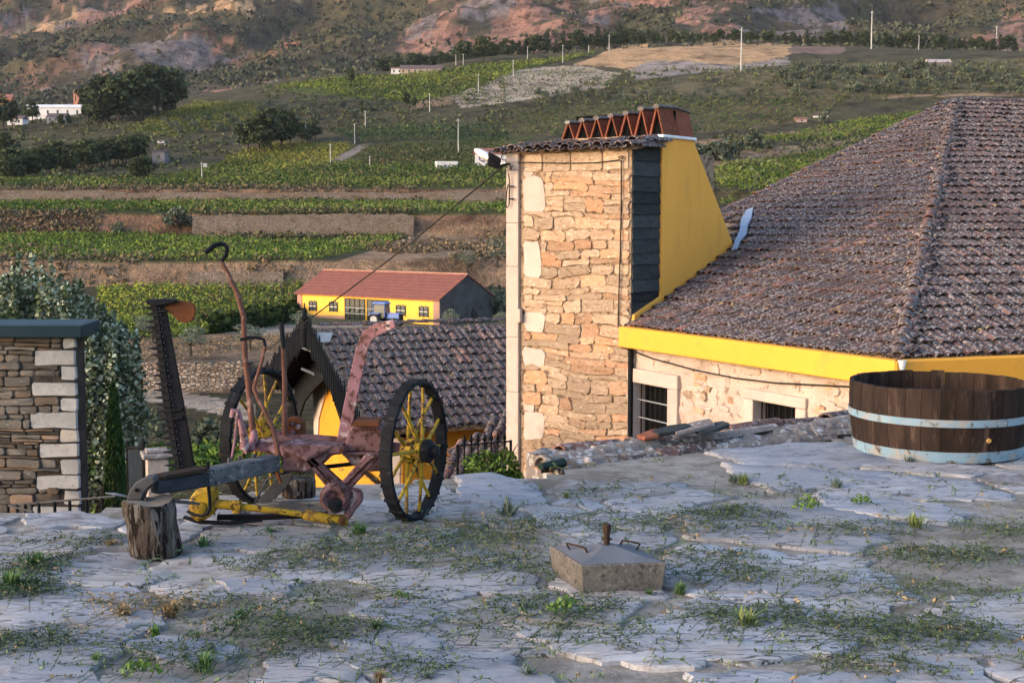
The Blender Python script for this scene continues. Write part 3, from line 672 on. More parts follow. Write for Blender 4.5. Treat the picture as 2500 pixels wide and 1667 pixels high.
# tower roof of canal tiles
RB = (STD * .97 + Vector((0, 0, .15))).normalized(); RN = ET.cross(RB).normalized(); RN = RN if RN.z > 0 else -RN
m = MB(); e0 = tfr(-.10, ZTOP - .01, .05); m.hexa([e0, tfr(TW + .12, ZTOP - .01, .05), tfr(TW + .12, ZTOP + .12, -.86), tfr(-.10, ZTOP + .12, -.86)], [p + RN * .05 for p in (e0, tfr(TW + .12, ZTOP - .01, .05), tfr(TW + .12, ZTOP + .12, -.86), tfr(-.10, ZTOP + .12, -.86))]); troof = m.build('tower_roof', M_MORT, house)
roof_tiles(house, troof, tfr(-.08, ZTOP + .015, .14), ET, RB, RN, [(0, -.1), (TW + .22, -.1), (TW + .22, .8), (0, .8)], .185, .34, 60, jit=2.2)
roof_tiles(house, troof, tfr(-.02, ZTOP - .015, .08), ET, RB, RN, [(0, -.1), (TW + .14, -.1), (TW + .14, .3), (0, .3)], .185, .34, 60, jit=1.6, pans=False)
ridge_tiles(house, troof, tfr(-.06, ZTOP + .02, .08), tfr(-.06, ZTOP + .13, -.85), .3)
ridge_tiles(house, troof, tfr(-.1, ZTOP + .0, -.02), tfr(-.1, ZTOP + .06, -.85), .3, sc=1)
ridge_tiles(house, troof, tfr(TW + .02, ZTOP + .03, .05), tfr(TW + .02, ZTOP + .15, -.85), .3)
# cables and iron fittings on the tower
m = MB(); m.tube([tfr(*tpl(x, y), .05) for x, y in ((1243, 397), (1290, 397), (1380, 399), (1460, 398), (1518, 391), (1521, 398))], .008, 5)
m.tube([tfr(*tpl(x, y), .05) for x, y in ((1521, 392), (1521, 480), (1519, 600), (1515, 720), (1513, 795))], .011, 5); m.build('cable', M_WIRE, tw)
m = MB(); m.tube([tfr(*tpl(x, y), .10) for x, y in ((1250, 425), (1253, 440), (1252, 500), (1247, 508), (1244, 500), (1247, 462), (1250, 450))], .010, 5)
for y in (456, 486): m.tube([tfr(*tpl(1252, y), .05), tfr(*tpl(1252, y), .11), tfr(*tpl(1264, y), .10)], .012, 5)
m.tube([tfr(*tpl(x, y), .09) for x, y in ((1243, 393), (1246, 412), (1251, 398), (1256, 415), (1259, 405))], .008, 5); m.build('iron_hanger', M_WIRE, tw)
m = MB(); m.tube([tfr(*tpl(1521 + 6 * cos(a), 385 + 3 * sin(a)), .06) for a in np.linspace(0, 6.2, 9)], .008, 5); m.build('iron_ring', M_WIRE, tw)

# windowed wall: set back under the yellow gutter
DW = Vector((.48, -.877, 0)).normalized(); NW = Vector((-DW.y, DW.x, 0)); NW = NW if NW.y < 0 else -NW    # outward
A0 = at(1510, 797, 19.85); ZG = A0.z
def gfr(s, z, o): return Vector((A0.x, A0.y, 0)) + DW * s + NW * o + Vector((0, 0, z))
pc = onpl(2187, 878, A0, NW); SC0 = (pc - A0).dot(DW); C0 = gfr(SC0, ZG, 0)
WOFF = -.22
W0 = gfr(0, 0, WOFF)
def wpl(px, py): p = onpl(px, py, W0, NW); return (p - W0).dot(DW), p.z
def wfr(s, z, o): return W0 + DW * s + NW * o + Vector((0, 0, z))
o1 = (wpl(1552.5, 932)[0], wpl(1636, 944)[0], wpl(1552.5, 932)[1]); o2 = (wpl(1845, 975)[0], wpl(1949, 992)[0], wpl(1845, 975.5)[1])
s = np.arange(-.1, SC0 - .12, .03); zs = np.arange(-2.6, ZG - .02, .03); SS, ZZ_ = np.meshgrid(s, zs, indexing='ij')
keep = np.ones(SS.shape, bool); opens = [(o1[0], o1[1], o1[2] - 1.25, o1[2]), (o2[0], o2[1], o2[2] - 1.0, o2[2])]
for a0, a1, b0, b1 in opens: keep &= ~((SS > a0 - .06) & (SS < a1 + .02) & (ZZ_ > b0 - .05) & (ZZ_ < b1))
OO = (fbm(SS * 3.0, ZZ_ * 5.5, 5) - .5) * .085
Pw = np.array([list(W0)]) + SS[..., None] * np.array(DW) + OO[..., None] * np.array(NW) + ZZ_[..., None] * np.array((0, 0, 1)); ii = np.arange(SS.size).reshape(SS.shape)
Qw = np.stack([ii[:-1, :-1], ii[1:, :-1], ii[1:, 1:], ii[:-1, 1:]], -1)[keep[:-1, :-1]].reshape(-1, 4)
ww = link('side_wall', np_mesh('side_wall', Pw.reshape(-1, 3) - np.array(wloc(house)), Qw, None, True), M_WALL, house)
for i in range(120):
    s0 = rnd(0, SC0 - .6); z0 = rnd(-1.9, ZG - .45); w_ = rnd(.10, .36); h_ = rnd(.05, .14)
    if any(a0 - .35 < s0 + w_ and s0 < a1 + .35 and b0 - .1 < z0 + h_ and z0 < b1 + .3 for a0, a1, b0, b1 in opens): continue
    stone_mesh(rough_rect(s0, s0 + w_, z0, z0 + h_, .012, .03), wfr, rnd(.006, .03), .008, bulge=.0).build('stone', M_STONE if random.random() < .3 else M_WALL, ww, 35)
for (a0, a1, b0, b1), (xl, xr, yt, ytr) in zip(opens, ((1538, 1661, 896, 913), (1822, 1975, 946, 962))):
    win = MB(); lt = wpl(xl, yt); rt = wpl(xr, ytr)
    def blk(nm, s0, s1, z0, z1, out=.06):
        m = MB(); m.hexa([wfr(s0, z0, -.2), wfr(s1, z0, -.2), wfr(s1, z0, out), wfr(s0, z0, out)], [wfr(s0, z1, -.2), wfr(s1, z1, -.2), wfr(s1, z1, out), wfr(s0, z1, out)]); return m
    g0 = blk('g', a0 - .05, a1 + .05, b0 - .05, b1 + .05, -.17).build('window', M_DARK, ww)
    blk('l', lt[0], rt[0], b1, lt[1], .06).build('lintel', M_GRAN, g0, bevel=.01)
    blk('j', lt[0] + .004, a0, b0, b1 - .003, .056).build('jamb', M_GRAN, g0, bevel=.01); blk('j', a1, rt[0] - .004, b0, b1 - .003, .056).build('jamb', M_GRAN, g0, bevel=.01)
    blk('s', lt[0] - .03, rt[0] + .03, b0 - .16, b0 - .003, .09).build('sill', M_GRAN, g0, bevel=.01)
    nb = 3 if a1 - a0 < 1.2 else 3
    for k in range(4):
        m = MB(); zb = b1 - .27 - k * .27; m.tube([wfr(a0 - .02, zb, -.05), wfr(a1 + .02, zb, -.05)], .011, 5); m.build('bar', M_GREYM, g0)
    n = 7
    for k in range(n):
        m = MB(); sx = a0 + (a1 - a0) * (k + .5) / n; m.tube([wfr(sx, b0, -.06), wfr(sx, b1, -.06)], .011, 5); m.build('bar', M_BLACK, g0)
m = MB(); m.tube([wfr(*wpl(x, y), .05) for x, y in ((1533, 850), (1600, 875), (1700, 902), (1800, 922), (1900, 934), (2080, 943))], .011, 5); m.build('cable', M_WIRE, ww)
m = MB(); m.tube([wfr(.12, ZG - .3, .08), wfr(.12, ZG - .38, .07), wfr(.115, -4, .07)], .045, 8); m.build('downpipe', M_BLACK, house, 50)
# right-hand wall
DR = Vector((1, .333, 0)).normalized(); NR = Vector((.333, -1, 0)).normalized()
def rfr(s, z, o): return Vector((C0.x, C0.y, 0)) + DR * s + NR * o + Vector((0, 0, z))
m = MB(); m.hexa([rfr(.1, -5, -.22), rfr(9, -5, -.22), rfr(9, -5, -.6), rfr(.1, -5, -.6)], [rfr(.1, ZG - .05, -.22), rfr(9, ZG - .05, -.22), rfr(9, ZG - .05, -.6), rfr(.1, ZG - .05, -.6)]); m.build('end_wall', M_WALL, house)
# yellow gutter band with mitred corner
GH = .31; bis = (NW + NR).normalized(); kk = 1 / bis.dot(NW); cin = C0 - bis * (.22 * kk)
def band(p0, p1, q1, q0, nm):
    m = MB(); z0, z1 = ZG - GH, ZG
    def zed(p, z): return Vector((p.x, p.y, z))
    lip = .05
    m.hexa([zed(p, z0) for p in (p0, p1, q1, q0)], [zed(p, z1) for p in (p0, p1, q1, q0)]); return m.build(nm, M_YEL2, house, bevel=.015)
band(gfr(0, 0, 0), C0, cin, gfr(0, 0, -.22), 'gutter_band'); band(C0, rfr(9, 0, 0), rfr(9, 0, -.22), cin, 'gutter_band')
m = MB(); pts = [C0 + NR * .006 + DR * .08 + Vector((0, 0, dz)) + DR * rnd(-.01, .01) for dz in (.005, -.05, -.12, -.2, -.29)]; m.tube(pts, [.055, .04, .022, .016, .02], 7, flat=.5); m.build('mortar_patch', M_WHITE, house, 50)
# the big hip roof
SL = math.tan(radians(20.9)); BW = (-NW * cos(radians(20.9)) + Vector((0, 0, sin(radians(20.9))))).normalized(); NWR = DW.cross(BW).normalized(); NWR = NWR if NWR.z > 0 else -NWR
EO = gfr(0, ZG - .03, -.18)
PAP = onpl(2335, 248, EO, NWR)
BR = None; rel = PAP - rfr(0, ZG - .03, -.18); hr = rel.dot(-NR); BR = (-NR * hr + Vector((0, 0, rel.z))).normalized(); NRR = DR.cross(BR).normalized(); NRR = NRR if NRR.z > 0 else -NRR
def uvw(p): q = p - EO; return q.dot(DW), q.dot(BW)
C2 = EO - DW * 3.4
ap = uvw(PAP); c0 = uvw(C0 - bis * .2)
lface = [uvw(C2), (c0[0] + .0, -.02), ap]
def deck(pts, dn): 
    m = MB(); m.prism([p + dn * .015 for p in pts], -dn * .08); return m
roof = deck([C2, C0 - bis * .2 + Vector((0, 0, -.03)), PAP], NWR).build('roof', M_MORT, house)
cd = [uvw(onpl(x, y, EO, NWR)) for x, y in ((1543, 797), (1790, 606), (1790, 540), (1560, 560), (1400, 700))]
def hot(s, tv): return random.random() < .55 and (-.3 < s - .55 + .0 * tv < .5 and tv < 3.2 and random.random() < .4)
roof_tiles(house, roof, EO, DW, BW, NWR, lface, .148, .34, 250, tscale=.87, hole=cd, hot=lambda s, tv: (random.random() < .22 and s < 1.6 and tv < 2.6))
rr = rfr(0, ZG - .03, -.18)
def uvr(p): q = p - rr; return q.dot(DR), q.dot(BR)
PR = PAP + DR * 7
roof2 = deck([C0 - bis * .2 + Vector((0, 0, -.03)), rfr(9.5, ZG - .03, -.18), PR, PAP], NRR).build('roof', M_MORT, house)
roof_tiles(house, roof2, rr, DR, BR, NRR, [(uvr(C0 - bis * .2)[0], 0), (9.3, 0), uvr(PR), uvr(PAP)], .148, .34, 140, tscale=.87)
ridge_tiles(house, roof, C0 - bis * .25 + Vector((0, 0, .04)), PAP + Vector((0, 0, .06)), .30, sc=1.0, vs=(0, 3, 3, 0, 5, 1, 4), lift=.0)
ridge_tiles(house, roof2, PR, PAP + Vector((0, 0, .03)), .34, sc=1.2)
ridge_tiles(house, roof, C2 + Vector((0, 0, .03)), PAP + Vector((0, 0, .05)), .34, sc=1.2)
m = MB(); m.prism([onpl(x, y, EO + NWR * .09, NWR) for x, y in ((1787, 612), (1794, 592), (1806, 566), (1810, 538), (1822, 516), (1839, 508), (1835, 534), (1826, 550), (1823, 572), (1808, 590), (1801, 608))], NWR * .02); m.build('lead_flashing', pmat('blue_grey_lead', (.27, .32, .42), (.22, .27, .36), 5, .6, bump=.3), roof)
m = MB(); m.hexa([C2 + Vector((0, 0, -5)), C2 + Vector((6, 9, -5)), PAP + Vector((6, 5, -8)), C0 + Vector((6, 2.2, -5))], [C2 + Vector((.4, .3, -.1)), C2 + Vector((5, 8, -.1)), PAP + Vector((5, 5, -4.6)), C0 + Vector((6, 2.6, -.15))]); m.build('inner_core', M_DARK, house)
# ------------------------------------------------------------------ the flagged terrace
EDGE = [(-9.5, 7.6)] + [tuple(onz(x, y)[:2]) for x, y in ((-60, 1244), (290, 1236), (500, 1205), (700, 1182), (900, 1172), (1105, 1156), (1180, 1152), (1240, 1158), (1300, 1168), (1345, 1146), (1500, 1113), (1700, 1097), (1900, 1081), (2095, 1057), (2300, 1032), (2520, 1006))] + [(9.5, 13.2)]
TERR = EDGE + [(9.5, -6), (-9.5, -6)]
def gz(x, y): return .014 * (fbm(np.asarray(x) * .9 + 5, np.asarray(y) * .9, 3) - .5) * 2
t = NT('terrace_earth'); v = t.coord((1, 1, 1))
n1 = t.noise(v, 1.6, 6, .65); n2 = t.noise(v, 7, 6, .7); n3 = t.noise(v, 38, 4, .65)
c = t.mix(t.ramp(n1, .38, .62), (.31, .275, .245), (.25, .215, .185)); c = t.mix(t.ramp(n2, .44, .60), c, (.165, .14, .115)); c = t.mix(t.ramp(n2, .36, .24), c, (.44, .42, .41))
c = t.mix(t.ramp(n3, .56, .7), c, (.20, .17, .145)); c = t.mix(1.0, c, (.92, .92, .92), 'MULTIPLY')
gp = t.n('ShaderNodeNewGeometry').outputs['Position']; s1 = t.noise(gp, 1.5, 7, .72); s2 = t.noise(gp, 1.0, 6, .7, None, .5); c = t.mix(t.math('MULTIPLY', t.ramp(s1, .49, .60), .8), c, (.30, .265, .235)); c = t.mix(t.math('MULTIPLY', t.ramp(s2, .55, .64), .8), c, (.13, .105, .085))
t.bump(n2, .5, .012); t.bump(n3, .9, .008); M_EARTH = t.out(c, .96, 0, .1)
t = NT('slate_flag'); v = t.coord((1, 1, 1)); w = t.math('MULTIPLY', t.rand(), 41.0); vs = t.coord((.6, 2.6, 1), (0, 0, .5))
n1 = t.noise(v, 2.3, 6, .65, w); n2 = t.noise(vs, 5.5, 7, .72, w, .6); n3 = t.noise(v, 30, 5, .7, w); n4 = t.noise(v, 9, 5, .7, w)
c = t.mix(t.ramp(n1, .38, .62), (.345, .338, .352), (.285, .28, .295))
f2 = t.math('FRACT', t.math('MULTIPLY', t.rand(), 5.7)); c = t.mix(t.ramp(f2, .35, .95), c, (.365, .335, .32))
c = t.mix(t.math('MULTIPLY', t.ramp(n2, .50, .66), .8), c, (.44, .42, .415)); c = t.mix(t.math('MULTIPLY', t.ramp(n2, .42, .30), .75), c, (.19, .19, .21))
c = t.mix(t.math('MULTIPLY', t.ramp(n4, .58, .70), .75), c, (.38, .32, .28)); c = t.mix(t.ramp(n3, .58, .70), c, (.15, .135, .13)); c = t.mix(t.ramp(n3, .36, .28), c, (.50, .485, .48))
cr = t.math('ABSOLUTE', t.math('SUBTRACT', t.noise(vs, 3.1, 4, .55, w, 1.2), .5)); c = t.mix(t.ramp(cr, .014, .002), c, (.055, .048, .045)); n5 = t.noise(vs, 26, 5, .75, w, .4); c = t.mix(t.math('MULTIPLY', t.ramp(n5, .52, .66), .55), c, (.17, .16, .165))
c = t.mix(1.0, c, (.94, .94, .96), 'MULTIPLY'); c = wmix(t, c, .2)
gp = t.n('ShaderNodeNewGeometry').outputs['Position']; s1 = t.noise(gp, 1.5, 7, .72); s2 = t.noise(gp, 1.0, 6, .7, None, .5); c = t.mix(t.math('MULTIPLY', t.ramp(s1, .49, .60), .8), c, (.30, .265, .235)); c = t.mix(t.math('MULTIPLY', t.ramp(s2, .55, .64), .8), c, (.13, .105, .085))
t.bump(n2, .6, .010); t.bump(n5, .7, .007); t.bump(n3, .8, .004); t.bump(t.ramp(cr, 0, .02), .6, .008); M_FLAG = t.out(c, .88, 0, .12)
M_FLAGB = M_FLAG.copy(); M_FLAGB.name = 'blue_slate_flag'
_o = M_FLAGB.node_tree; _b = _o.nodes['Principled BSDF']; _l = _b.inputs['Base Color'].links[0].from_socket; _x = _o.nodes.new('ShaderNodeMix'); _x.data_type = 'RGBA'; _x.inputs[0].default_value = .55; _o.links.new(_l, _x.inputs[6]); _x.inputs[7].default_value = (.235, .245, .285, 1); _o.links.new(_x.outputs[2], _b.inputs['Base Color'])
xs = np.arange(-9.5, 9.6, .12); ysg = np.arange(-6, 13.4, .12); GX, GY = np.meshgrid(xs, ysg); k = inpoly(GX, GY, TERR)
GZ = gz(GX, GY) - .008 + (fbm(GX * 6, GY * 6, 3) - .5) * .016; ii = np.arange(GX.size).reshape(GX.shape); kk4 = k[:-1, :-1] & k[1:, :-1] & k[1:, 1:] & k[:-1, 1:]
Qg = np.stack([ii[:-1, :-1], ii[:-1, 1:], ii[1:, 1:], ii[1:, :-1]], -1)[kk4].reshape(-1, 4)
terrace = link('terrace', np_mesh('terrace', np.stack([GX, GY, GZ], -1).reshape(-1, 3), Qg, None, True), M_EARTH); tag(terrace, kind='structure')
m = MB(); poly = [Vector((x, y, -.05)) for x, y in TERR]; m.prism(poly, (0, 0, -5)); m.build('terrace_core', pmat('retaining_stone', (.2, .17, .14), (.14, .12, .10), 3, .95, bump=.8, bd=.04, bs=6), terrace)
# irregular flags: clipped cells round scattered seeds
rs_ = random.Random(11); seeds = []
for _ in range(9000):
    x = rs_.uniform(-5.2, 5.6); y = rs_.uniform(3.2, 12.5)
    if abs(x) > .47 * y + .5: continue
    dens = fbm(np.array([x * .55]), np.array([y * .55]), 2)[0]; r = .30 + .62 * max(0, dens - .30) * 1.7 + (.20 if y > 8.4 and x > .2 else 0)
    if all((x - a) ** 2 * .72 + (y - b) ** 2 * 1.5 > (.5 * (r + q)) ** 2 * 1.15 for a, b, q in seeds): seeds.append((x, y, r))
def cell(i):
    x, y, r = seeds[i]; P = [(x - 1.3, y - 1.1), (x + 1.3, y - 1.1), (x + 1.3, y + 1.1), (x - 1.3, y + 1.1)]
    for j, (a, b, q) in enumerate(seeds):
        if j == i or (a - x) ** 2 + (b - y) ** 2 > 7: continue
        d2 = (a - x) ** 2 + (b - y) ** 2; f = .5 + (r * r - q * q) / (2 * d2) * .8; f = min(max(f, .25), .75); mx, my = x + (a - x) * f, y + (b - y) * f; nx, ny = a - x, b - y; out = []
        for k in range(len(P)):
            p, q2 = P[k], P[(k + 1) % len(P)]; dp = (p[0] - mx) * nx + (p[1] - my) * ny; dq = (q2[0] - mx) * nx + (q2[1] - my) * ny
            if dp <= 0: out.append(p)
            if (dp < 0 < dq) or (dq < 0 < dp): tt = dp / (dp - dq); out.append((p[0] + (q2[0] - p[0]) * tt, p[1] + (q2[1] - p[1]) * tt))
        P = out
        if len(P) < 3: return None
    return P
nflag = 0
BIG = [[(1440, 1122), (1560, 1104), (1672, 1098), (1735, 1128), (1792, 1182), (1700, 1206), (1570, 1196), (1490, 1160)], [(1690, 1108), (1880, 1088), (2080, 1078), (2150, 1100), (2190, 1140), (2020, 1146), (1850, 1138), (1742, 1122)], [(1765, 1138), (1900, 1146), (2185, 1152), (2175, 1178), (2030, 1192), (1880, 1206), (1812, 1186)],
 [(1112, 1168), (1200, 1160), (1262, 1168), (1312, 1196), (1322, 1226), (1220, 1242), (1110, 1228)], [(1190, 1512), (1330, 1528), (1560, 1540), (1850, 1568), (2010, 1606), (1900, 1634), (1620, 1640), (1400, 1612), (1230, 1560)], [(850, 1468), (960, 1462), (1078, 1496), (1070, 1528), (960, 1540), (862, 1512)], [(310, 1572), (480, 1556), (600, 1590), (560, 1622), (380, 1624), (300, 1600)],
 [(-20, 1640), (120, 1612), (240, 1624), (300, 1690), (-20, 1720)], [(620, 1622), (760, 1590), (900, 1612), (890, 1680), (640, 1690)], [(820, 1560), (1010, 1548), (1240, 1600), (1380, 1660), (1300, 1720), (960, 1700), (840, 1620)], [(1980, 1208), (2200, 1222), (2400, 1262), (2330, 1288), (2120, 1268), (1985, 1234)], [(1720, 1425), (1830, 1418), (2060, 1440), (2010, 1462), (1850, 1462), (1735, 1452)],
 [(1690, 1490), (1850, 1476), (1990, 1492), (1960, 1522), (1800, 1536)], [(2080, 1560), (2300, 1545), (2520, 1560), (2520, 1600), (2250, 1606)], [(1640, 1650), (1900, 1640), (2200, 1668), (2150, 1720), (1700, 1720)], [(500, 1420), (640, 1408), (760, 1430), (700, 1455), (560, 1452)], [(140, 1400), (300, 1384), (430, 1404), (380, 1430), (200, 1440)]]
BIGW = [[tuple(onz(x, y)[:2]) for x, y in P] for P in BIG]
for i, (x, y, r) in enumerate(seeds + [(0, 0, None)] * len(BIGW)):
    big = r is None; P = BIGW[i - len(seeds)] if big else cell(i)
    if not P: continue
    if big: x = sum(p[0] for p in P) / len(P); y = sum(p[1] for p in P) / len(P)
    elif any(inpoly(np.array([x]), np.array([y]), B)[0] for B in BIGW): continue
    soil = fbm(np.array([x * .8 + 30]), np.array([y * .8]), 2)[0]
    if soil > .60 and not big and not (y > 8.3 and x > .3): continue
    cx = sum(p[0] for p in P) / len(P); cy = sum(p[1] for p in P) / len(P); pts = []
    gap = rs_.uniform(.006, .032)
    for k in range(len(P)):
        p, q = P[k], P[(k + 1) % len(P)]; L = sqrt((p[0] - q[0]) ** 2 + (p[1] - q[1]) ** 2); n = max(2, int(L / .055))
        for a in range(n): f = a / n; pts.append((p[0] + (q[0] - p[0]) * f, p[1] + (q[1] - p[1]) * f))
    out = []
    for (a, b) in pts:
        d = sqrt((a - cx) ** 2 + (b - cy) ** 2) + 1e-6; k = (d - gap * 1.4) / d
        jn = (float(vnoise(a * 5 + i, b * 7)) - .5) * .15 + (float(vnoise(a * 15 + i, b * 21)) - .5) * .07 + (float(vnoise(a * 45 + i, b * 45)) - .5) * .02
        k2 = k * (1 + jn / max(d, .1)) * (1 - .06 * (d > .55)); out.append((cx + (a - cx) * k2, cy + (b - cy) * k2))
    if len(out) < 6 or not all(inpoly(np.array([p[0]]), np.array([p[1] + .02]), TERR)[0] for p in out[::3]): continue
    n = len(out); hgt = .013 if big else rs_.uniform(.001, .010); tx, ty = rs_.uniform(-.01, .01), rs_.uniform(-.01, .01); V = []; Fc = []
    def zz_(a, b): return float(gz(a, b)) + hgt + tx * (a - cx) + ty * (b - cy)
    for (sc_, dz) in ((1.01, -.06), (1.0, -.003), (.975, .002), (.62, .003)):
        for (a, b) in out: aa, bb = cx + (a - cx) * sc_, cy + (b - cy) * sc_; V.append((aa, bb, zz_(aa, bb) + dz + (rs_.uniform(-.004, .004) if sc_ < 1.01 else 0)))
    V.append((cx, cy, zz_(cx, cy) + .006))
    for r_ in range(3): Fc += [(r_ * n + k, r_ * n + (k + 1) % n, (r_ + 1) * n + (k + 1) % n, (r_ + 1) * n + k) for k in range(n)]
    Fc += [(3 * n + k, 3 * n + (k + 1) % n, 4 * n) for k in range(n)]
    m = MB(); m.add(V, Fc); m.build('flagstone', M_FLAGB if big and i % 4 != 3 else M_FLAG, terrace, 32); nflag += 1
print('flags', nflag)

# ------------------------------------------------------------------ tiled coping along the edge
pa = onz(1347, 1140); pb = onz(2110, 1054); dcp = (pb - pa).normalized(); ncp = Vector((-dcp.y, dcp.x, 0))
cop = thing('tiled_coping', pa, 'low wall coping of lichen crusted clay tiles along the terrace edge', 'coping')
M_LICH = pmat('lichen_mortar', (.25, .21, .19), (.16, .13, .12), 8, .97, c3=(.48, .45, .43), t3=(.52, .62), sc3=16, c4=(.30, .16, .09), t4=(.6, .68), sc4=9, bump=1, bd=.03, bs=20)
m = MB(); L = (pb - pa).length + 2.2
m.hexa([pa + dcp * .06 + Vector((0, 0, -.6)), pa + dcp * L + Vector((0, 0, -.6)), pa + dcp * L + ncp * .42 + Vector((0, 0, -.6)), pa + dcp * .06 + ncp * .42 + Vector((0, 0, -.6))],
       [pa + dcp * .06 + Vector((0, 0, .02)), pa + dcp * L + Vector((0, 0, .03)), pa + dcp * L + ncp * .42 + Vector((0, 0, .06)), pa + dcp * .06 + ncp * .42 + Vector((0, 0, .03))]); m.build('bed', M_LICH, cop)
TML = []
for _k in (0, 2, 3):
    _m = TMESH[_k].copy(); _m.materials.clear(); _m.materials.append(M_LICH); TML.append(_m)
def ctile(s, o, z, sc, rz, rx, ry, v, mesh=None):
    x = dcp.cross(Vector((0, 0, 1))); R = Matrix((list(x), list(dcp), [0, 0, 1])).transposed() @ Matrix.Rotation(rz, 3, 'Z') @ Matrix.Rotation(rx, 3, 'X') @ Matrix.Rotation(ry, 3, 'Y')
    ob = link('coping_tile', mesh or TMESH[v], None, cop); M4 = R.to_4x4(); M4.translation = pa + dcp * s + ncp * o + Vector((0, 0, z)) - wloc(cop); ob.matrix_local = M4 @ Matrix.Scale(sc, 4)
_n = 150; _V = []; _F = []                         # lumpy lime bed squeezed out between the tiles
for _i in range(_n + 1):
    _q = pa + dcp * (.04 + (L - .1) * _i / _n)
    for _j, (_o, _h) in enumerate(((-.02, -.05), (-.01, -.01), (.03, .02), (.10, .035), (.2, .045), (.34, .05))):
        _V.append(_q + ncp * (_o + (float(vnoise(_i * .45, _j * 2.1)) - .5) * .05) + Vector((0, 0, _h + .05 * _i / _n + (float(vnoise(_i * .6 + 9, _j * 3.3)) - .5) * .06)))
for _i in range(_n):
    for _j in range(5): _a = _i * 6 + _j; _F.append((_a, _a + 6, _a + 7, _a + 1))
m = MB(); m.add(_V, _F); m.build('lime_bed', M_LICH, cop, 60)
s = .05
while s < L - .3: ctile(s, .05, -.045 + .03 * s / L + rnd(-.012, .012), 1.15, rnd(-.10, .10), rnd(-.05, .08), -.2 + rnd(-.3, .3), random.choice((0, 5, 3)), random.choice(TML + [None])); s += rnd(.30, .44)
s = .02
while s < L - .3: ctile(s, .17, -.005 + .05 * s / L + rnd(-.015, .018), 1.15, rnd(-.12, .12), rnd(-.05, .10), -.1 + rnd(-.3, .3), random.choice((0, 5, 3)), random.choice(TML + TML + [None])); s += rnd(.30, .46)
s = .25
while s < L - .3: ctile(s, .29, .018 + .055 * s / L + rnd(-.02, .02), 1.1, rnd(-.15, .15), rnd(-.03, .08), .1, random.choice((5, 0, 3, 5, 4))); s += rnd(.32, .6)
ctile(-.03, .03, -.035, .8, .05, 0, -.3, 7)
for (x, y, w_, v) in ((1640, 1052, .17, 0), (1690, 1046, .2, 1), (1735, 1047, .16, 0), (1600, 1060, .15, 2)):
    p = at(x, y + 2, 9.2 + (x - 1640) * .001); m = MB()
    P = [(-w_, -.07), (-w_ * .3, -.09), (w_ * .8, -.06), (w_, .05), (w_ * .2, .09), (-w_ * .8, .06)]
    m.prism([p + dcp * a + ncp * b + Vector((0, 0, a * rnd(.05, .2))) for a, b in P], (0, 0, .028)); m.build('broken_slate', (M_SLATE, M_LICH, M_TERRA)[v], cop, bevel=.006)
m = MB(); p = onz(1338, 1146); m.tube([p + Vector((-.05, 0, .02)), p + dcp * .12 + Vector((0, .04, .03))], [.035, .045], 8, flat=.7); m.build('gutter_end', pmat('dark_green_pipe', (.02, .035, .032), None, 6, .5, bump=.1), cop, 50)
m = MB(); q = onz(1437, 1124, .02); m.lathe(q + Vector((0, .02, -.03)), (0, -.4, 1), [(.03, 0), (.036, .02), (.022, .045), (0, .05)], 7); m.build('mortar_lump', M_GRAN, cop, 50)

# ------------------------------------------------------------------ half-barrel tub
tc = onz(2288, 1099); tub = thing('wooden_tub', tc, 'old dark oak half barrel with two peeling light blue iron hoops', 'tub')
M_OAK = pmat('old_oak', (.042, .027, .021), (.02, .014, .012), 5, .85, c3=(.10, .066, .05), t3=(.55, .72), sc3=7, c4=(.02, .018, .018), t4=(.6, .7), sc4=12, rv=.28, bump=.7, bd=.008, bs=30, stretch=(3, 3, .5))
M_HOOP = pmat('peeling_blue_paint', (.21, .31, .38), (.17, .265, .35), 6, .6, c3=(.27, .26, .245), t3=(.47, .58), sc3=8, c4=(.085, .065, .05), t4=(.56, .68), sc4=15, bump=.5, bd=.003, bs=40)
RB0, RB1, HT = .565, .612, .50
def rad(h): f = h / HT; return RB0 + (RB1 - RB0) * f + .02 * sin(pi * f)
ns = 34; a = 0.0; wds = [rnd(.8, 1.25) for _ in range(ns)]; tot = sum(wds)
for k in range(ns):
    da = 2 * pi * wds[k] / tot; top_ = HT + rnd(-.006, .006); V = []
    lev = [0, .1, .2, .3, .4, top_]
    for h in lev:
        for f in (.012, .5, .988):
            for th_ in (0, .028): an = a + da * f; r_ = rad(h) - th_ + (.0 if f == .5 else -.0015); V.append(tc + Vector((r_ * cos(an), r_ * sin(an), h)))
    Fc = []; n = 6
    for i in range(len(lev) - 1):
        b0 = i * n; b1 = b0 + n
        for (p, q) in ((0, 2), (2, 4), (3, 1), (5, 3), (1, 0), (4, 5)): Fc.append((b0 + p, b0 + q, b1 + q, b1 + p))
    e = (len(lev) - 1) * n; Fc += [(e, e + 2, e + 3, e + 1), (e + 2, e + 4, e + 5, e + 3), (0, 1, 3, 2), (2, 3, 5, 4)]
    m = MB(); m.add(V, Fc); m.build('stave', M_OAK, tub, 40); a += da
def hoop(h0, h1):
    m = MB(); m.lathe(tc, (0, 0, 1), [(rad(h0) + .001, h0), (rad(h0) + .007, h0), (rad(h1) + .007, h1), (rad(h1) + .001, h1)], 56, True); return m.build('hoop', M_HOOP, tub, 35)
hoop(.012, .085); hp = hoop(.255, .305)
m = MB(); an = radians(-65); r_ = rad(.28) + .012; c_ = tc + Vector((r_ * cos(an), r_ * sin(an), .28)); tg = Vector((-sin(an), cos(an), 0)); m.box(c_, (.012, .012, .012)); m.build('rivet', M_HOOP, hp)
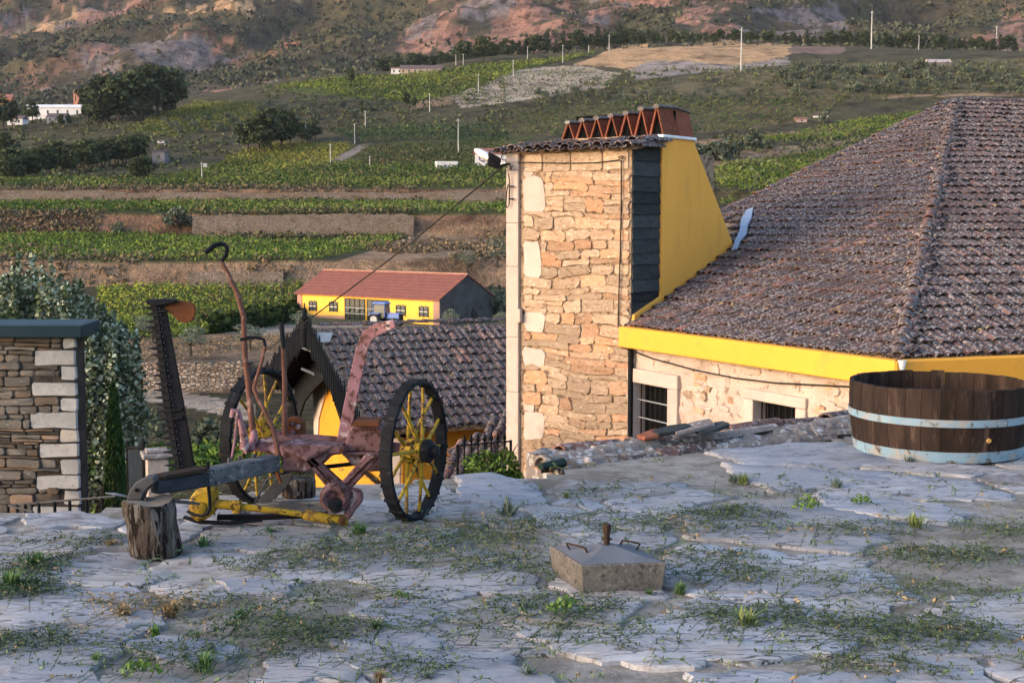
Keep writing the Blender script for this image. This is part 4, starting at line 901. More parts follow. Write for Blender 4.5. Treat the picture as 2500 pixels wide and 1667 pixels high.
m = MB(); m.lathe(tc + Vector((0, 0, .06)), (0, 0, 1), [(0, 0), (rad(.06) - .03, 0), (rad(.06) - .03, .02), (0, .02)], 40); m.build('tub_bottom', M_OAK, tub)
an = atan2(-1, .26); r_ = rad(.17); p = tc + Vector((r_ * cos(an), r_ * sin(an), .165)); ax = Vector((cos(an), sin(an), 0))
m = MB(); m.lathe(p - ax * .02, ax, [(.017, 0), (.017, .024), (.012, .028), (.004, .024), (0, .024)], 14); m.build('bung', pmat('pale_bung', (.55, .30, .10), None, 20, .8, bump=.2), tub, 40)

# ------------------------------------------------------------------ concrete parasol base
f0 = onz(1416, 1454); f1 = onz(1629, 1447); ex = (f1 - f0).normalized(); wd = (f1 - f0).length; l0 = onz(1352, 1410); ey = (l0 - f0).normalized(); dp = .37
blk = thing('parasol_base', f0, 'square concrete parasol base with low pyramid top and rusty wire handles', 'parasol base')
M_CONC = pmat('weathered_concrete', (.135, .122, .112), (.10, .09, .083), 14, .95, c3=(.055, .047, .042), t3=(.52, .62), sc3=55, c4=(.19, .172, .155), t4=(.58, .68), sc4=40, bump=.9, bd=.008, bs=60)
M_CONCT = pmat('smooth_concrete', (.135, .143, .165), (.10, .107, .125), 6, .85, c3=(.11, .11, .12), t3=(.52, .68), sc3=9, bump=.6, bd=.004, bs=40)
def bfr(x, y, z): return f0 + ex * x + ey * y + Vector((0, 0, z))
H = .135; m = MB(); ins = .012
m.hexa([bfr(ins, ins, .004), bfr(wd - ins, ins, .004), bfr(wd - ins, dp - ins, .004), bfr(ins, dp - ins, .004)], [bfr(0, 0, H), bfr(wd, 0, H), bfr(wd, dp, H), bfr(0, dp, H)]); m.build('block', M_CONC, blk, bevel=.008)
m = MB(); cx_, cy_ = wd / 2, dp / 2; q = .03
lo = [bfr(.006, .006, H - .002), bfr(wd - .006, .006, H - .002), bfr(wd - .006, dp - .006, H - .002), bfr(.006, dp - .006, H - .002)]; hi = [bfr(cx_ - q, cy_ - q, H + .042), bfr(cx_ + q, cy_ - q, H + .042), bfr(cx_ + q, cy_ + q, H + .042), bfr(cx_ - q, cy_ + q, H + .042)]
mid = [l * .5 + h * .5 + Vector((0, 0, -.006)) for l, h in zip(lo, hi)]; m.hexa(lo, mid); m.hexa(mid, hi); m.build('pyramid_top', M_CONCT, blk)
M_RUSTD = pmat('dark_rust', (.028, .02, .016), (.05, .03, .02), 20, .85, c3=(.15, .14, .135), t3=(.62, .7), sc3=30, bump=.6, bd=.003, bs=60)
m = MB(); tp = bfr(cx_, cy_, H + .038); m.tube([tp, tp + Vector((0, 0, .095))], .014, 12); sock = m.build('socket', M_RUSTD, blk, 40)
m = MB(); m.lathe(tp + Vector((0, 0, .06)), (0, 0, 1), [(.017, 0), (.019, .01), (.019, .035), (.012, .038)], 8); m.build('clamp_collar', M_RUSTD, sock)
m = MB(); m.lathe(tp + Vector((.0, 0, .03)), (1, -.3, 0), [(.006, -.022), (.006, .022)], 6); m.build('cross_bolt', M_RUSTD, sock)
for (p0, p1, h) in (((.05, .25), (.095, .15), .028), ((wd - .10, .27), (wd - .05, .20), .028)):
    m = MB(); a0 = bfr(*p0, H + .01); a1 = bfr(*p1, H + .01); dv = (a1 - a0) * .12; o_ = Vector((0, 0, h)) + (-ex if p0[0] < .1 else ex) * .015
    m.tube([a0, a0 + o_, a0 + o_ + dv * .6, (a0 + a1) / 2 + o_ * 1.05, a1 + o_ - dv * .6, a1 + o_, a1], .0048, 6); m.build('wire_handle', M_RUSTD, blk, 60)

# ------------------------------------------------------------------ stump under the drawbar
sb = onz(383, 1350); st = thing('wood_stump', sb, 'split grey brown log standing on end under the mower drawbar', 'stump')
M_LOG = pmat('weathered_log', (.085, .066, .055), (.04, .031, .027), 5, .93, c3=(.15, .132, .12), t3=(.5, .60), sc3=8, c4=(.014, .011, .010), t4=(.53, .58), sc4=13, bump=1, bd=.03, bs=18, stretch=(2.6, 2.6, .5), rot=(0, .35, 0))
V = []; nseg = 30; lev = [0, .02, .06, .11, .16, .21, .25, .262]
for i, h in enumerate(lev):
    for k in range(nseg):
        an = 2 * pi * k / nseg; r_ = (.128 - .02 * (h / .26) + .012 * (h > .2)) * (1 + .10 * (float(vnoise(3 * cos(an) + 5 + .6 * h * 10, 3 * sin(an) + 5)) - .5) + .10 * (float(vnoise(k * .9, 3 + h)) - .5))
        if i in (0, 7): r_ *= .95
        V.append(sb + Vector((r_ * cos(an) - .16 * h, r_ * sin(an), h + (.012 * sin(an * 2) if i > 5 else 0))))
Fc = [(i * nseg + k, i * nseg + (k + 1) % nseg, (i + 1) * nseg + (k + 1) % nseg, (i + 1) * nseg + k) for i in range(len(lev) - 1) for k in range(nseg)]
m = MB(); m.add(V, Fc + [tuple(range(nseg - 1, -1, -1))]); m.build('bark_side', M_LOG, st, 60)
m = MB(); e = (len(lev) - 1) * nseg; m.add(V[e:] + [sb + Vector((-.042, 0, .262))], [(k, (k + 1) % nseg, nseg) for k in range(nseg)]); m.build('cut_top', pmat('cut_end_grain', (.24, .19, .15), (.15, .115, .09), 10, .95, bump=.6, bs=30), st)
# ------------------------------------------------------------------ horse-drawn sickle mower
M_PINK = pmat('faded_pink_paint', (.155, .088, .095), (.105, .056, .056), 7, .78, c3=(.05, .023, .017), t3=(.50, .60), sc3=24, c4=(.27, .20, .21), t4=(.57, .63), sc4=13, bump=.5, bd=.003, bs=45)
M_PINKL = pmat('faded_rose_paint', (.27, .14, .165), (.20, .10, .112), 5, .7, c3=(.075, .037, .027), t3=(.51, .61), sc3=22, c4=(.38, .31, .32), t4=(.58, .64), sc4=14, bump=.4, bd=.002, bs=40)
M_RUST = pmat('rusty_iron', (.13, .045, .02), (.08, .032, .017), 8, .85, c3=(.07, .035, .022), t3=(.52, .66), sc3=14, bump=.6, bd=.003, bs=50)
M_LEV = pmat('brown_lever_paint', (.145, .068, .05), (.095, .043, .033), 9, .7, c3=(.28, .17, .14), t3=(.56, .68), sc3=16, bump=.3, bd=.002, bs=50)
M_IRON = pmat('black_iron', (.007, .0075, .010), (.013, .013, .016), 9, .6, c3=(.018, .016, .016), t3=(.60, .72), sc3=14, bump=.5, bd=.003, bs=45, spec=.08)
M_TYRE = pmat('weathered_black_rim', (.008, .0085, .011), (.016, .017, .02), 6, .7, c3=(.05, .05, .055), t3=(.58, .70), sc3=12, c4=(.03, .018, .013), t4=(.62, .7), sc4=14, bump=.7, bd=.006, bs=28)
M_YM = pmat('worn_yellow_paint', (.36, .235, .018), (.27, .165, .015), 9, .68, c3=(.14, .075, .025), t3=(.50, .58), sc3=17, c4=(.045, .026, .017), t4=(.56, .61), sc4=26, bump=.35, bd=.002, bs=50, spec=.15)
M_BEAM = pmat('blue_grey_timber', (.115, .12, .132), (.055, .058, .066), 3, .9, c3=(.22, .215, .215), t3=(.52, .66), sc3=7, c4=(.03, .03, .035), t4=(.58, .64), sc4=9, bump=.9, bd=.008, bs=20, stretch=(.6, 5, 5), rot=(0, 0, .2))
M_STEEL = pmat('dull_steel', (.075, .073, .076), (.045, .044, .046), 9, .6, c3=(.07, .038, .025), t3=(.58, .7), sc3=10, bump=.3)
mow = thing('sickle_mower', onz(800, 1262), 'antique horse drawn sickle mower with yellow spoked wheels and pink frame', 'mower')
AX = Vector((.94, -.34, 0)).normalized(); RW = .378; WT = .074
CR = at(1013, 1104, 7.0); CR.z = RW + .002
CL = CR - AX * .95; CL.z = RW + .03
def wheel(C, out):                                   # out: axle direction to the outside
    rim = MB(); h = WT / 2
    rim.lathe(C, out, [(RW - .014, -h), (RW, -h + .006), (RW + .003, 0), (RW, h - .006), (RW - .014, h), (RW - .024, h - .01), (RW - .026, 0), (RW - .024, -h + .01)], 64, True)
    rm = rim.build('wheel', M_TYRE, mow, 35)
    u = Vector((0, 0, 1)); v = out.cross(u)
    for k in range(26):                              # cast cleats across the tread
        a = 2 * pi * k / 26; d = u * cos(a) + v * sin(a); tn = u * -sin(a) + v * cos(a); m = MB()
        R = Matrix((list(out), list(tn), list(d))).transposed(); m.box(C + d * (RW + .003), (WT * .92, .018, .014), R @ Matrix.Rotation(.25, 3, 'Z')); m.build('cleat', M_TYRE, rm)
    for k in range(14):
        a = 2 * pi * (k + .3) / 14; d = u * cos(a) + v * sin(a); sd = .022 if k % 2 else -.022; m = MB()
        m.tube([C + d * .055 + out * sd * 1.6, C + d * .2 + out * sd, C + d * (RW - .018)], [.0115, .0095, .0085], 8); m.build('spoke', M_YM, rm, 60)
        m = MB(); m.lathe(C + d * (RW - .034), d, [(.017, 0), (.017, .012)], 8); m.build('spoke_seat', M_TYRE, rm)
    m = MB(); m.lathe(C, out, [(.03, -.075), (.05, -.07), (.056, -.045), (.066, -.03), (.066, .005), (.058, .012), (.058, .028), (.066, .034), (.066, .05), (.05, .055)], 20); hb = m.build('hub', M_YM, rm, 40)
    for k in range(10):
        a = 2 * pi * k / 10; d = u * cos(a) + v * sin(a); m = MB(); m.box(C + d * .066 + out * -.012, (.03, .02, .016), Matrix((list(out), list(u * -sin(a) + v * cos(a)), list(d))).transposed()); m.build('hub_lug', M_YM, hb)
    m = MB(); m.lathe(C, out, [(.05, .055), (.062, .058), (.064, .085), (.056, .1), (.036, .105), (.033, .135), (.02, .14), (0, .14)], 20); m.build('hub_cap', M_IRON, hb, 40)
    return rm
wheel(CR, AX); wheel(CL, -AX)
def P(x, y, Y): return at(x, y, Y)
def poly_plate(nm, pts, Y, th, mat, dY=0.0, bev=.004, sm=None):     # a plate or casting facing the camera, thickness away from it
    m = MB(); q = [P(x, y, Y + dY * (x - pts[0][0]) / 100) for x, y in pts]; m.prism(q, Vector((.05, 1, 0)).normalized() * th); return m.build(nm, mat, mow, sm, bevel=bev)
def bar(nm, pts, r, mat, seg=8, flat=None, up=None, parent=None, sm=50):
    m = MB(); m.tube([P(*p) for p in pts], r, seg, flat, True, up); return m.build(nm, mat, parent or mow, sm)
# main axle, frame castings
m = MB(); m.tube([CL + AX * .03, CR - AX * .05], .034, 14); m.build('axle', M_PINK, mow, 40)
gb = poly_plate('gearbox', [(858, 1040), (925, 1040), (936, 1052), (934, 1105), (844, 1105), (841, 1084), (850, 1056)], 6.93, .17, M_PINK, bev=.012)
m = MB(); m.prism([P(x, y, 6.90) for x, y in ((862, 1031), (922, 1031), (925, 1040), (858, 1040))], Vector((0, .2, 0))); m.build('rusty_lid', M_RUST, gb)
m = MB(); m.prism([P(x, y, 6.915) for x, y in ((838, 1104), (937, 1104), (937, 1111), (838, 1111))], Vector((0, .2, 0))); m.build('flange', M_PINK, gb, bevel=.004)
for x in range(862, 925, 10): m = MB(); m.lathe(P(x, 1048, 6.925), (0, -1, 0), [(.006, 0), (.006, .008), (0, .01)], 6); m.build('bolt', M_RUST, gb)
poly_plate('gearbox_skirt', [(844, 1111), (934, 1111), (936, 1150), (905, 1152), (880, 1140), (852, 1132)], 6.95, .13, M_PINK, bev=.012)
fr_ = poly_plate('main_casting', [(683, 1088), (748, 1118), (812, 1086), (845, 1092), (845, 1108), (808, 1112), (782, 1140), (752, 1153), (688, 1152)], 6.86, .22, M_PINK, bev=.014)
m = MB(); top = [P(683, 1086, 6.83), P(748, 1117, 6.80), P(810, 1086, 6.86), P(845, 1080, 6.95), P(842, 1073, 7.08), P(740, 1063, 7.1), P(699, 1074, 7.02)]; m.prism(top, Vector((0, 0, -.02))); tpn = m.build('step_plate', M_PINK, mow, bevel=.004)
for f in (.25, .5, .75): a_ = top[0].lerp(top[6], f); b_ = top[1].lerp(top[4], f); m = MB(); m.tube([a_.lerp(b_, .08) + Vector((0, 0, .004)), a_.lerp(b_, .92) + Vector((0, 0, .004))], .006, 5, flat=.5); m.build('grip_rib', M_PINK, tpn)
bar('cross_tube', [(640, 1082, 7.1), (700, 1072, 7.08), (760, 1072, 7.06), (860, 1080, 7.03)], .028, M_PINK, 10)
bar('front_tube', [(618, 1086, 6.98), (680, 1097, 6.92), (700, 1100, 6.9)], [.03, .031, .03], M_PINKL, 12)
for nm, pts in (('brace_strut', [(738, 1120), (764, 1113), (838, 1182), (826, 1204), (806, 1200)]), ('brace_strut', [(893, 1108), (925, 1112), (918, 1128), (846, 1205), (816, 1196)])):
    s_ = poly_plate(nm, pts, 6.86 if pts[0][0] < 800 else 6.84, .05, M_PINK, bev=.008)
    x0, y0, x1, y1 = (752, 1120, 822, 1190) if pts[0][0] < 800 else (906, 1120, 838, 1190)
    for k in range(10): f = k / 9; m = MB(); m.box(P(x0 + (x1 - x0) * f, y0 + (y1 - y0) * f, 6.84), (.05, .012, .008), Matrix.Rotation(.75 if pts[0][0] < 800 else -.75, 3, 'Y')); m.build('cast_rib', M_PINK, s_)
m = MB(); cc = P(818, 1214, 6.80); m.lathe(cc, (0, -1, 0), [(.03, .02), (.052, .05), (.06, .052), (.078, .03), (.082, 0), (.078, -.1), (.04, -.12)], 24); m.build('crank_housing', M_PINK, mow, 40)
m = MB(); m.lathe(cc + Vector((.004, -.03, -.03)), (.1, -1, 0), [(.036, 0), (.036, .03), (.014, .032), (.014, .05), (0, .05)], 14); m.build('crank_disc', M_IRON, mow, 40)
poly_plate('drag_arm', [(843, 1196), (866, 1192), (884, 1203), (884, 1226), (866, 1248), (852, 1270), (836, 1262), (842, 1240), (860, 1218)], 6.80, .05, M_PINK, bev=.010)
bar('dark_cross_bar', [(760, 1143, 7.02), (880, 1130, 7.02)], .014, M_IRON, 4)
# seat spring: a broad curved flat bar without its seat
pts = [(838, 1072, 7.0), (848, 1020, 7.0), (866, 930, 6.99), (884, 850, 6.97), (897, 820, 6.96), (918, 805, 6.93), (962, 790, 6.86)]
m = MB(); wv = Vector((1, .15, 0)).normalized(); q = [P(*p) for p in pts]; wd_ = [.034, .034, .032, .031, .033, .032, .022]
V = []
for i, p in enumerate(q):
    tn = (q[min(i + 1, len(q) - 1)] - q[max(i - 1, 0)]).normalized(); nn = tn.cross(Vector((0, -1, 0))).normalized(); sd = nn if nn.x > 0 else -nn
    bk = sd.cross(tn); bk = bk if bk.y > 0 else -bk
    V += [p - sd * wd_[i], p + sd * wd_[i], p + sd * wd_[i] + bk * .011, p - sd * wd_[i] + bk * .011]
Fc = [(i * 4 + k, i * 4 + (k + 1) % 4, (i + 1) * 4 + (k + 1) % 4, (i + 1) * 4 + k) for i in range(len(q) - 1) for k in range(4)] + [(3, 2, 1, 0), tuple(len(V) - 4 + k for k in range(4))]
m.add(V, Fc); ss_ = m.build('seat_spring', M_PINKL, mow, 30, bevel=.003)
for p in (q[-2], q[-1].lerp(q[-2], .35)): m = MB(); m.lathe(p, (0, -1, .3), [(.007, 0), (.007, .006), (0, .008)], 8); m.build('bolt', M_STEEL, ss_)
# levers
def lever(nm, body, grip, r, rg, mat):
    o = bar(nm, body, r, mat, 8, up=(0, 1, 0)); bar('grip', grip, rg, M_IRON, 8, parent=o); return o
lever('lift_lever', [(617, 1075, 6.95), (617, 1054, 6.95), (607, 943, 6.93), (598, 866, 6.92), (595, 774, 6.91), (581, 721, 6.9), (554, 663, 6.89), (541, 638, 6.88)], [(541, 638, 6.88), (552, 622, 6.88), (555, 608, 6.88), (549, 598, 6.88), (538, 595, 6.88), (524, 599, 6.86), (501, 618, 6.84)], [.018, .018, .0165, .015, .0145, .014, .012, .011], [.011, .011, .011, .0115, .012, .0135, .013], M_LEV)
lever('tilt_lever', [(680, 1115, 6.88), (674, 1080, 6.9), (665, 1042, 6.92), (648, 1005, 6.92), (632, 978, 6.92), (620, 947, 6.92), (628, 918, 6.92), (640, 880, 6.92), (647, 845, 6.92)], [(647, 845, 6.92), (645, 830, 6.92), (634, 825, 6.92), (610, 824, 6.91), (586, 829, 6.9)], [.016, .014, .013, .012, .0115, .011, .0095, .009, .009], .0085, M_LEV)
lever('gear_lever', [(696, 1062, 7.05), (695, 1000, 7.05), (695, 935, 7.05), (691, 845, 7.05)], [(692, 850, 7.05), (689, 815, 7.05), (687, 792, 7.05), (686, 787, 7.05)], [.016, .0145, .0135, .0115], [.014, .0135, .0145, .009], M_LEV)
q_ = poly_plate('ratchet_quadrant', [(700, 1022), (722, 1018), (740, 1030), (742, 1068), (700, 1066)], 7.1, .07, M_RUST, bev=.006)
for x, y in ((712, 1034), (728, 1040), (716, 1054)): m = MB(); m.lathe(P(x, y, 7.095), (0, -1, 0), [(.014, 0), (.014, .02), (.006, .024), (0, .024)], 10); m.build('gear_boss', M_PINK, q_, 40)
bar('lift_link', [(564, 1127, 6.75), (572, 1080, 6.77), (580, 1003, 6.8)], .006, M_PINKL, 6)
bar('lift_arm', [(597, 1095, 6.86), (596, 1065, 6.85), (588, 1030, 6.83), (580, 1003, 6.82), (570, 1002, 6.82), (566, 1018, 6.82)], [.026, .022, .016, .015, .017, .014], M_PINKL, 10)
bar('swing_bracket', [(598, 1102, 6.88), (612, 1095, 6.9), (620, 1075, 6.93), (620, 1050, 6.95)], [.015, .024, .024, .018], M_PINKL, 10)
poly_plate('yellow_pawl_cover', [(628, 1026), (642, 1018), (660, 1045), (667, 1072), (655, 1082), (640, 1070)], 7.12, .06, M_YM, bev=.008)
# drawbar timber and its irons
m = MB(); b0 = P(672, 1128, 6.88); b1 = P(376, 1188, 6.32); dB = (b1 - b0).normalized(); sdB = dB.cross(Vector((0, 0, 1))).normalized(); upB = sdB.cross(dB)
def sect(p, w_, h_): return [p + sdB * w_ + upB * h_, p - sdB * w_ + upB * h_, p - sdB * w_ - upB * h_, p + sdB * w_ - upB * h_]
mid_ = P(500, 1165, 6.55)
m.hexa(sect(b0, .045, .042), sect(mid_, .042, .044)); beam = m.build('drawbar_timber', M_BEAM, mow, bevel=.006)
m = MB(); m.hexa(sect(mid_ - upB * .008 - dB * .02, .038, .036), sect(b1, .036, .034)); m.build('drawbar_front', pmat('tarred_timber', (.022, .025, .033), (.038, .042, .052), 5, .7, bump=.6, bd=.006, bs=20, stretch=(1, 4, 4)), mow, bevel=.006)
m = MB(); m.hexa(sect(P(498, 1143, 6.53), .04, .010), sect(P(386, 1164, 6.33), .04, .010)); m.build('top_plank', M_OAK, mow, bevel=.003)
br = poly_plate('hitch_iron', [(308, 1222), (314, 1200), (330, 1178), (352, 1165), (374, 1164), (378, 1178), (362, 1190), (350, 1205), (344, 1222)], 6.24, .075, M_STEEL, bev=.006)
m = MB(); m.lathe(P(334, 1196, 6.237), (0, -1, 0), [(.010, 0), (.010, .004), (0, .004)], 10); m.build('pin_hole', M_DARK, br)
m = MB(); m.hexa(sect(P(344, 1216, 6.27), .04, .006), sect(P(480, 1228, 6.45), .03, .006)); m.build('under_plate', M_STEEL, mow)
m = MB(); m.tube([P(258, 1203, 6.22), P(282, 1206, 6.24), P(312, 1212, 6.27)], [.006, .016, .013], 6, flat=.4); m.build('splintered_stick', pmat('bleached_wood', (.34, .31, .30), (.22, .2, .19), 8, .9, bump=.6), mow)
bar('u_bolt', [(507, 1128, 6.55), (508, 1180, 6.56), (512, 1215, 6.58), (512, 1240, 6.58), (506, 1254, 6.58), (492, 1259, 6.58), (474, 1256, 6.6), (458, 1248, 6.62)], [.009] * 8, M_IRON, 7)
for x, y, Y in ((560, 1122, 6.66), (585, 1117, 6.7), (620, 1112, 6.78)): m = MB(); m.lathe(P(x, y, Y), upB, [(.012, -.01), (.012, .006), (.006, .01), (0, .011)], 6); m.build('bolt_head', M_STEEL, beam)
# yellow shoe, connecting rod and hinge
V = []; sh_ = poly_plate('shoe_casting', [(458, 1228), (466, 1205), (486, 1192), (512, 1188), (524, 1204), (526, 1244), (512, 1262), (490, 1276), (466, 1270), (456, 1252)], 6.74, .10, M_YM, bev=.022)
m = MB(); m.lathe(P(490, 1238, 6.745), (.25, -1, 0), [(.028, 0), (.028, .02), (.012, .024), (0, .024)], 12); m.build('shoe_boss', M_YM, sh_, 40)
rod = bar('connecting_rod', [(515, 1228, 6.78), (568, 1233, 6.79), (570, 1234, 6.79), (700, 1250, 6.81), (745, 1256, 6.82)], [.026, .026, .019, .016, .016], M_YM, 12)
for x in (575, 582): bar('rod_flange', [(x, 1222, 6.785), (x, 1252, 6.785)], [.017, .017], M_YM, 10, parent=rod)
bar('rod_collar', [(571, 1233.5, 6.79), (588, 1236, 6.792)], [.030, .030], M_YM, 12, parent=rod)
bar('rod_shoe', [(742, 1254, 6.82), (748, 1256, 6.82), (800, 1266, 6.82), (842, 1270, 6.82), (850, 1271, 6.82)], [.024, .030, .027, .03, .022], M_YM, 12, parent=rod)
m = MB(); m.lathe(P(834, 1270, 6.79), (.1, -1, 0), [(.018, 0), (.018, .012), (.008, .016), (0, .016)], 8); m.build('hinge_pin', M_RUST, rod)
bar('shoe_post', [(522, 1225, 6.80), (524, 1190, 6.82)], [.022, .018], M_YM, 10)
bar('shoe_runner', [(450, 1262, 6.80), (490, 1274, 6.78), (560, 1276, 6.8), (640, 1270, 6.86)], [.018, .022, .02, .014], M_IRON, 8, flat=.5)
bar('drag_bar', [(530, 1262, 6.86), (640, 1262, 6.9), (800, 1255, 6.9)], .02, M_IRON, 4)
poly_plate('swath_shoe', [(716, 1152), (705, 1180), (690, 1200), (660, 1226), (640, 1229), (628, 1224), (648, 1198), (676, 1164)], 7.0, .012, M_STEEL, bev=.003)
bar('pull_rod', [(622, 1228, 6.95), (650, 1172, 6.97), (672, 1160, 6.97)], .006, M_STEEL, 6)
bar('rusty_stay', [(676, 1152, 6.94), (686, 1178, 6.94)], .009, M_RUST, 6)
bar('pitman_timber', [(628, 1236, 7.12), (790, 1232, 7.05)], .035, M_BEAM, 4)
# raised cutter bar with its guards, and the swath board
cb = poly_plate('cutter_bar', [(370, 745), (402, 742), (450, 1000), (476, 1150), (430, 1150), (399, 1000)], 6.95, .022, M_IRON, bev=.003)
for k in range(24):
    f = k / 23; y = 752 + f * 385; x = 374 + (428 - 374) * f * (.95 + .05 * f); ln = 24 + 8 * random.random(); 
    if k in (4, 5, 8, 9): ln *= .55
    m = MB(); yy = y + rnd(-3, 3); q = [P(x + 10, yy - 7, 6.935), P(x - 4, yy - 6, 6.94), P(x - ln, yy - 1 + rnd(-2, 2), 6.945), P(x - 4, yy + 4, 6.94), P(x + 10, yy + 6, 6.935)]; m.prism(q, Vector((0, .02, 0))); m.build('guard_finger', M_IRON, cb, bevel=.002)
    m = MB(); m.lathe(P(x + 15, yy, 6.948), (0, -1, 0), [(.006, 0), (.006, .005), (0, .006)], 6); m.build('rivet', M_STEEL, cb)
poly_plate('bar_end_shoe', [(352, 738), (358, 731), (402, 730), (430, 732), (430, 738), (404, 745), (378, 748), (360, 744)], 6.92, .05, M_IRON, bev=.006)
poly_plate('swath_board', [(400, 732), (429, 733), (462, 736), (473, 742), (477, 754), (475, 772), (466, 785), (448, 789), (433, 782), (420, 767), (401, 757)], 6.95, .016, M_RUST, bev=.003)
for (y, x) in ((1000, 428), (1020, 431), (760, 390)): m = MB(); m.box(P(x, y, 6.94), (.07, .02, .012), Matrix.Rotation(-.1, 3, 'Y')); m.build('clip_plate', M_IRON, cb)
# rubble stone behind the mower
p = onz(728, 1214); s_ = MB(); rp = [(p + Vector((.11 * cos(a) * rnd(.85, 1.1), .09 * sin(a) * rnd(.85, 1.1), 0))) for a in np.linspace(0, 6.28, 10)[:-1]]
s_.prism(rp, (0, .01, .115)); o = s_.build('loose_stone', M_LOG, None, bevel=.015); tag(o, 'rough round stone block on the terrace behind the mower', 'stone')
p = onz(245, 1325)
# ------------------------------------------------------------------ weeds on the terrace
def stems(n, cx, cy, rx, ry, g, L=(.08, .3), leaf=.011, dens=11, low=True, c1=(.05, .085, .045), c2=(.13, .17, .085), up=.03, dry=0.0, stemw=.0016):
    """wiry creeping stems with small leaves"""
    V = []; Q_ = []; C = []; LP = []; LC = []
    for i in range(n):
        a = g.uniform(0, 2 * pi); q = sqrt(g.random()); x = cx + rx * q * cos(a); y = cy + ry * q * sin(a); h = g.uniform(0, 2 * pi); ln = g.uniform(*L); ns = 6
        pts = []; cur = g.uniform(-1.2, 1.2); hz = g.uniform(.2, 1) * up
        for s in range(ns):
            f = s / (ns - 1); pts.append((x, y, float(gz(x, y)) + .018 + hz * sin(pi * min(f * 1.2, 1)) + (up * f if not low else 0))); x += cos(h) * ln / ns; y += sin(h) * ln / ns; h += cur / ns
        d = g.random() < dry; col = np.array((.24, .17, .09)) * g.uniform(.7, 1.2) if d else np.array(c1) + (np.array(c2) - np.array(c1)) * g.random()
        k = len(V)
        for s, p in enumerate(pts):
            V += [(p[0] - sin(h) * stemw, p[1] + cos(h) * stemw, p[2] - stemw), (p[0] + sin(h) * stemw, p[1] - cos(h) * stemw, p[2] + stemw)]; C += [col * .8] * 2
        Q_ += [(k + 2 * s, k + 2 * s + 1, k + 2 * s + 3, k + 2 * s + 2) for s in range(ns - 1)]
        for s in range(dens): f = g.random() * (ns - 1); a0 = int(f); b0 = min(a0 + 1, ns - 1); r = f - a0; p = np.array(pts[a0]) * (1 - r) + np.array(pts[b0]) * r; LP.append(p + g.normal(0, .006, 3) + (0, 0, .004)); LC.append(col * g.uniform(.8, 1.35))
    parts = [(np.array(V), np.array(Q_), np.array(C)), leaf_quads(np.array(LP), leaf * g.uniform(.6, 1.3, len(LP)), np.array(LC), .4, g=g)]
    return cat(parts)
M_WEED = fol_mat('weed_leaves', 0.0, .8, .2)
G = np.random.default_rng(21); acc = []
mats_ = [  # creeping mats: photo centre, half-size in photo px, number of stems
 (1000, 1350, 330, 45, 520), (1200, 1300, 140, 22, 170), (80, 1390, 90, 22, 210), (60, 1450, 70, 18, 210), (180, 1330, 130, 14, 90), (640, 1390, 110, 22, 110),
 (1600, 1285, 330, 25, 300), (1790, 1260, 120, 14, 170), (1700, 1380, 190, 40, 240), (2310, 1365, 190, 20, 300), (2080, 1300, 150, 16, 130), (1870, 1520, 230, 35, 300), (2260, 1560, 260, 40, 430), (2300, 1460, 220, 25, 150),
 (1340, 1490, 180, 30, 210), (1250, 1395, 150, 22, 150), (360, 1490, 130, 26, 150), (640, 1545, 170, 45, 230), (800, 1560, 140, 40, 170), (80, 1580, 110, 26, 170), (440, 1620, 260, 30, 170), (980, 1630, 140, 20, 90),
 (1950, 1420, 260, 22, 130), (1500, 1560, 200, 35, 120), (900, 1470, 200, 30, 120), (1150, 1540, 160, 28, 90), (2450, 1300, 90, 20, 120), (2150, 1640, 180, 20, 120), (1480, 1210, 150, 12, 60), (1900, 1215, 200, 12, 60), (600, 1480, 130, 20, 90)]
for (x, y, hx, hy, n) in mats_:
    c = onz(x, y); rx = abs(onz(x + hx, y).x - c.x); ry = abs(onz(x, y - hy).y - onz(x, y + hy).y) / 2
    dry = .75 if (x, y) == (360, 1490) else .04
    acc.append(stems(int(n * .52), c.x, c.y, rx, ry, G, dry=dry, c1=(.034, .055, .028), c2=(.085, .115, .055), leaf=.0085, dens=9, stemw=.0009, L=(.1, .36), up=.03))
acc.append(stems(300, 0, 5.6, 2.4, 1.6, G, L=(.05, .2), dens=6, dry=.12)); acc.append(stems(200, .6, 7.4, 2.6, 1.3, G, L=(.05, .2), dens=5, dry=.12))
V, Q_, C = cat(acc); tag(link('creeping_weeds', np_mesh('creeping_weeds', V, Q_, C), M_WEED), 'wiry green knotweed mats creeping across the flagstones', 'weeds', kind='stuff')
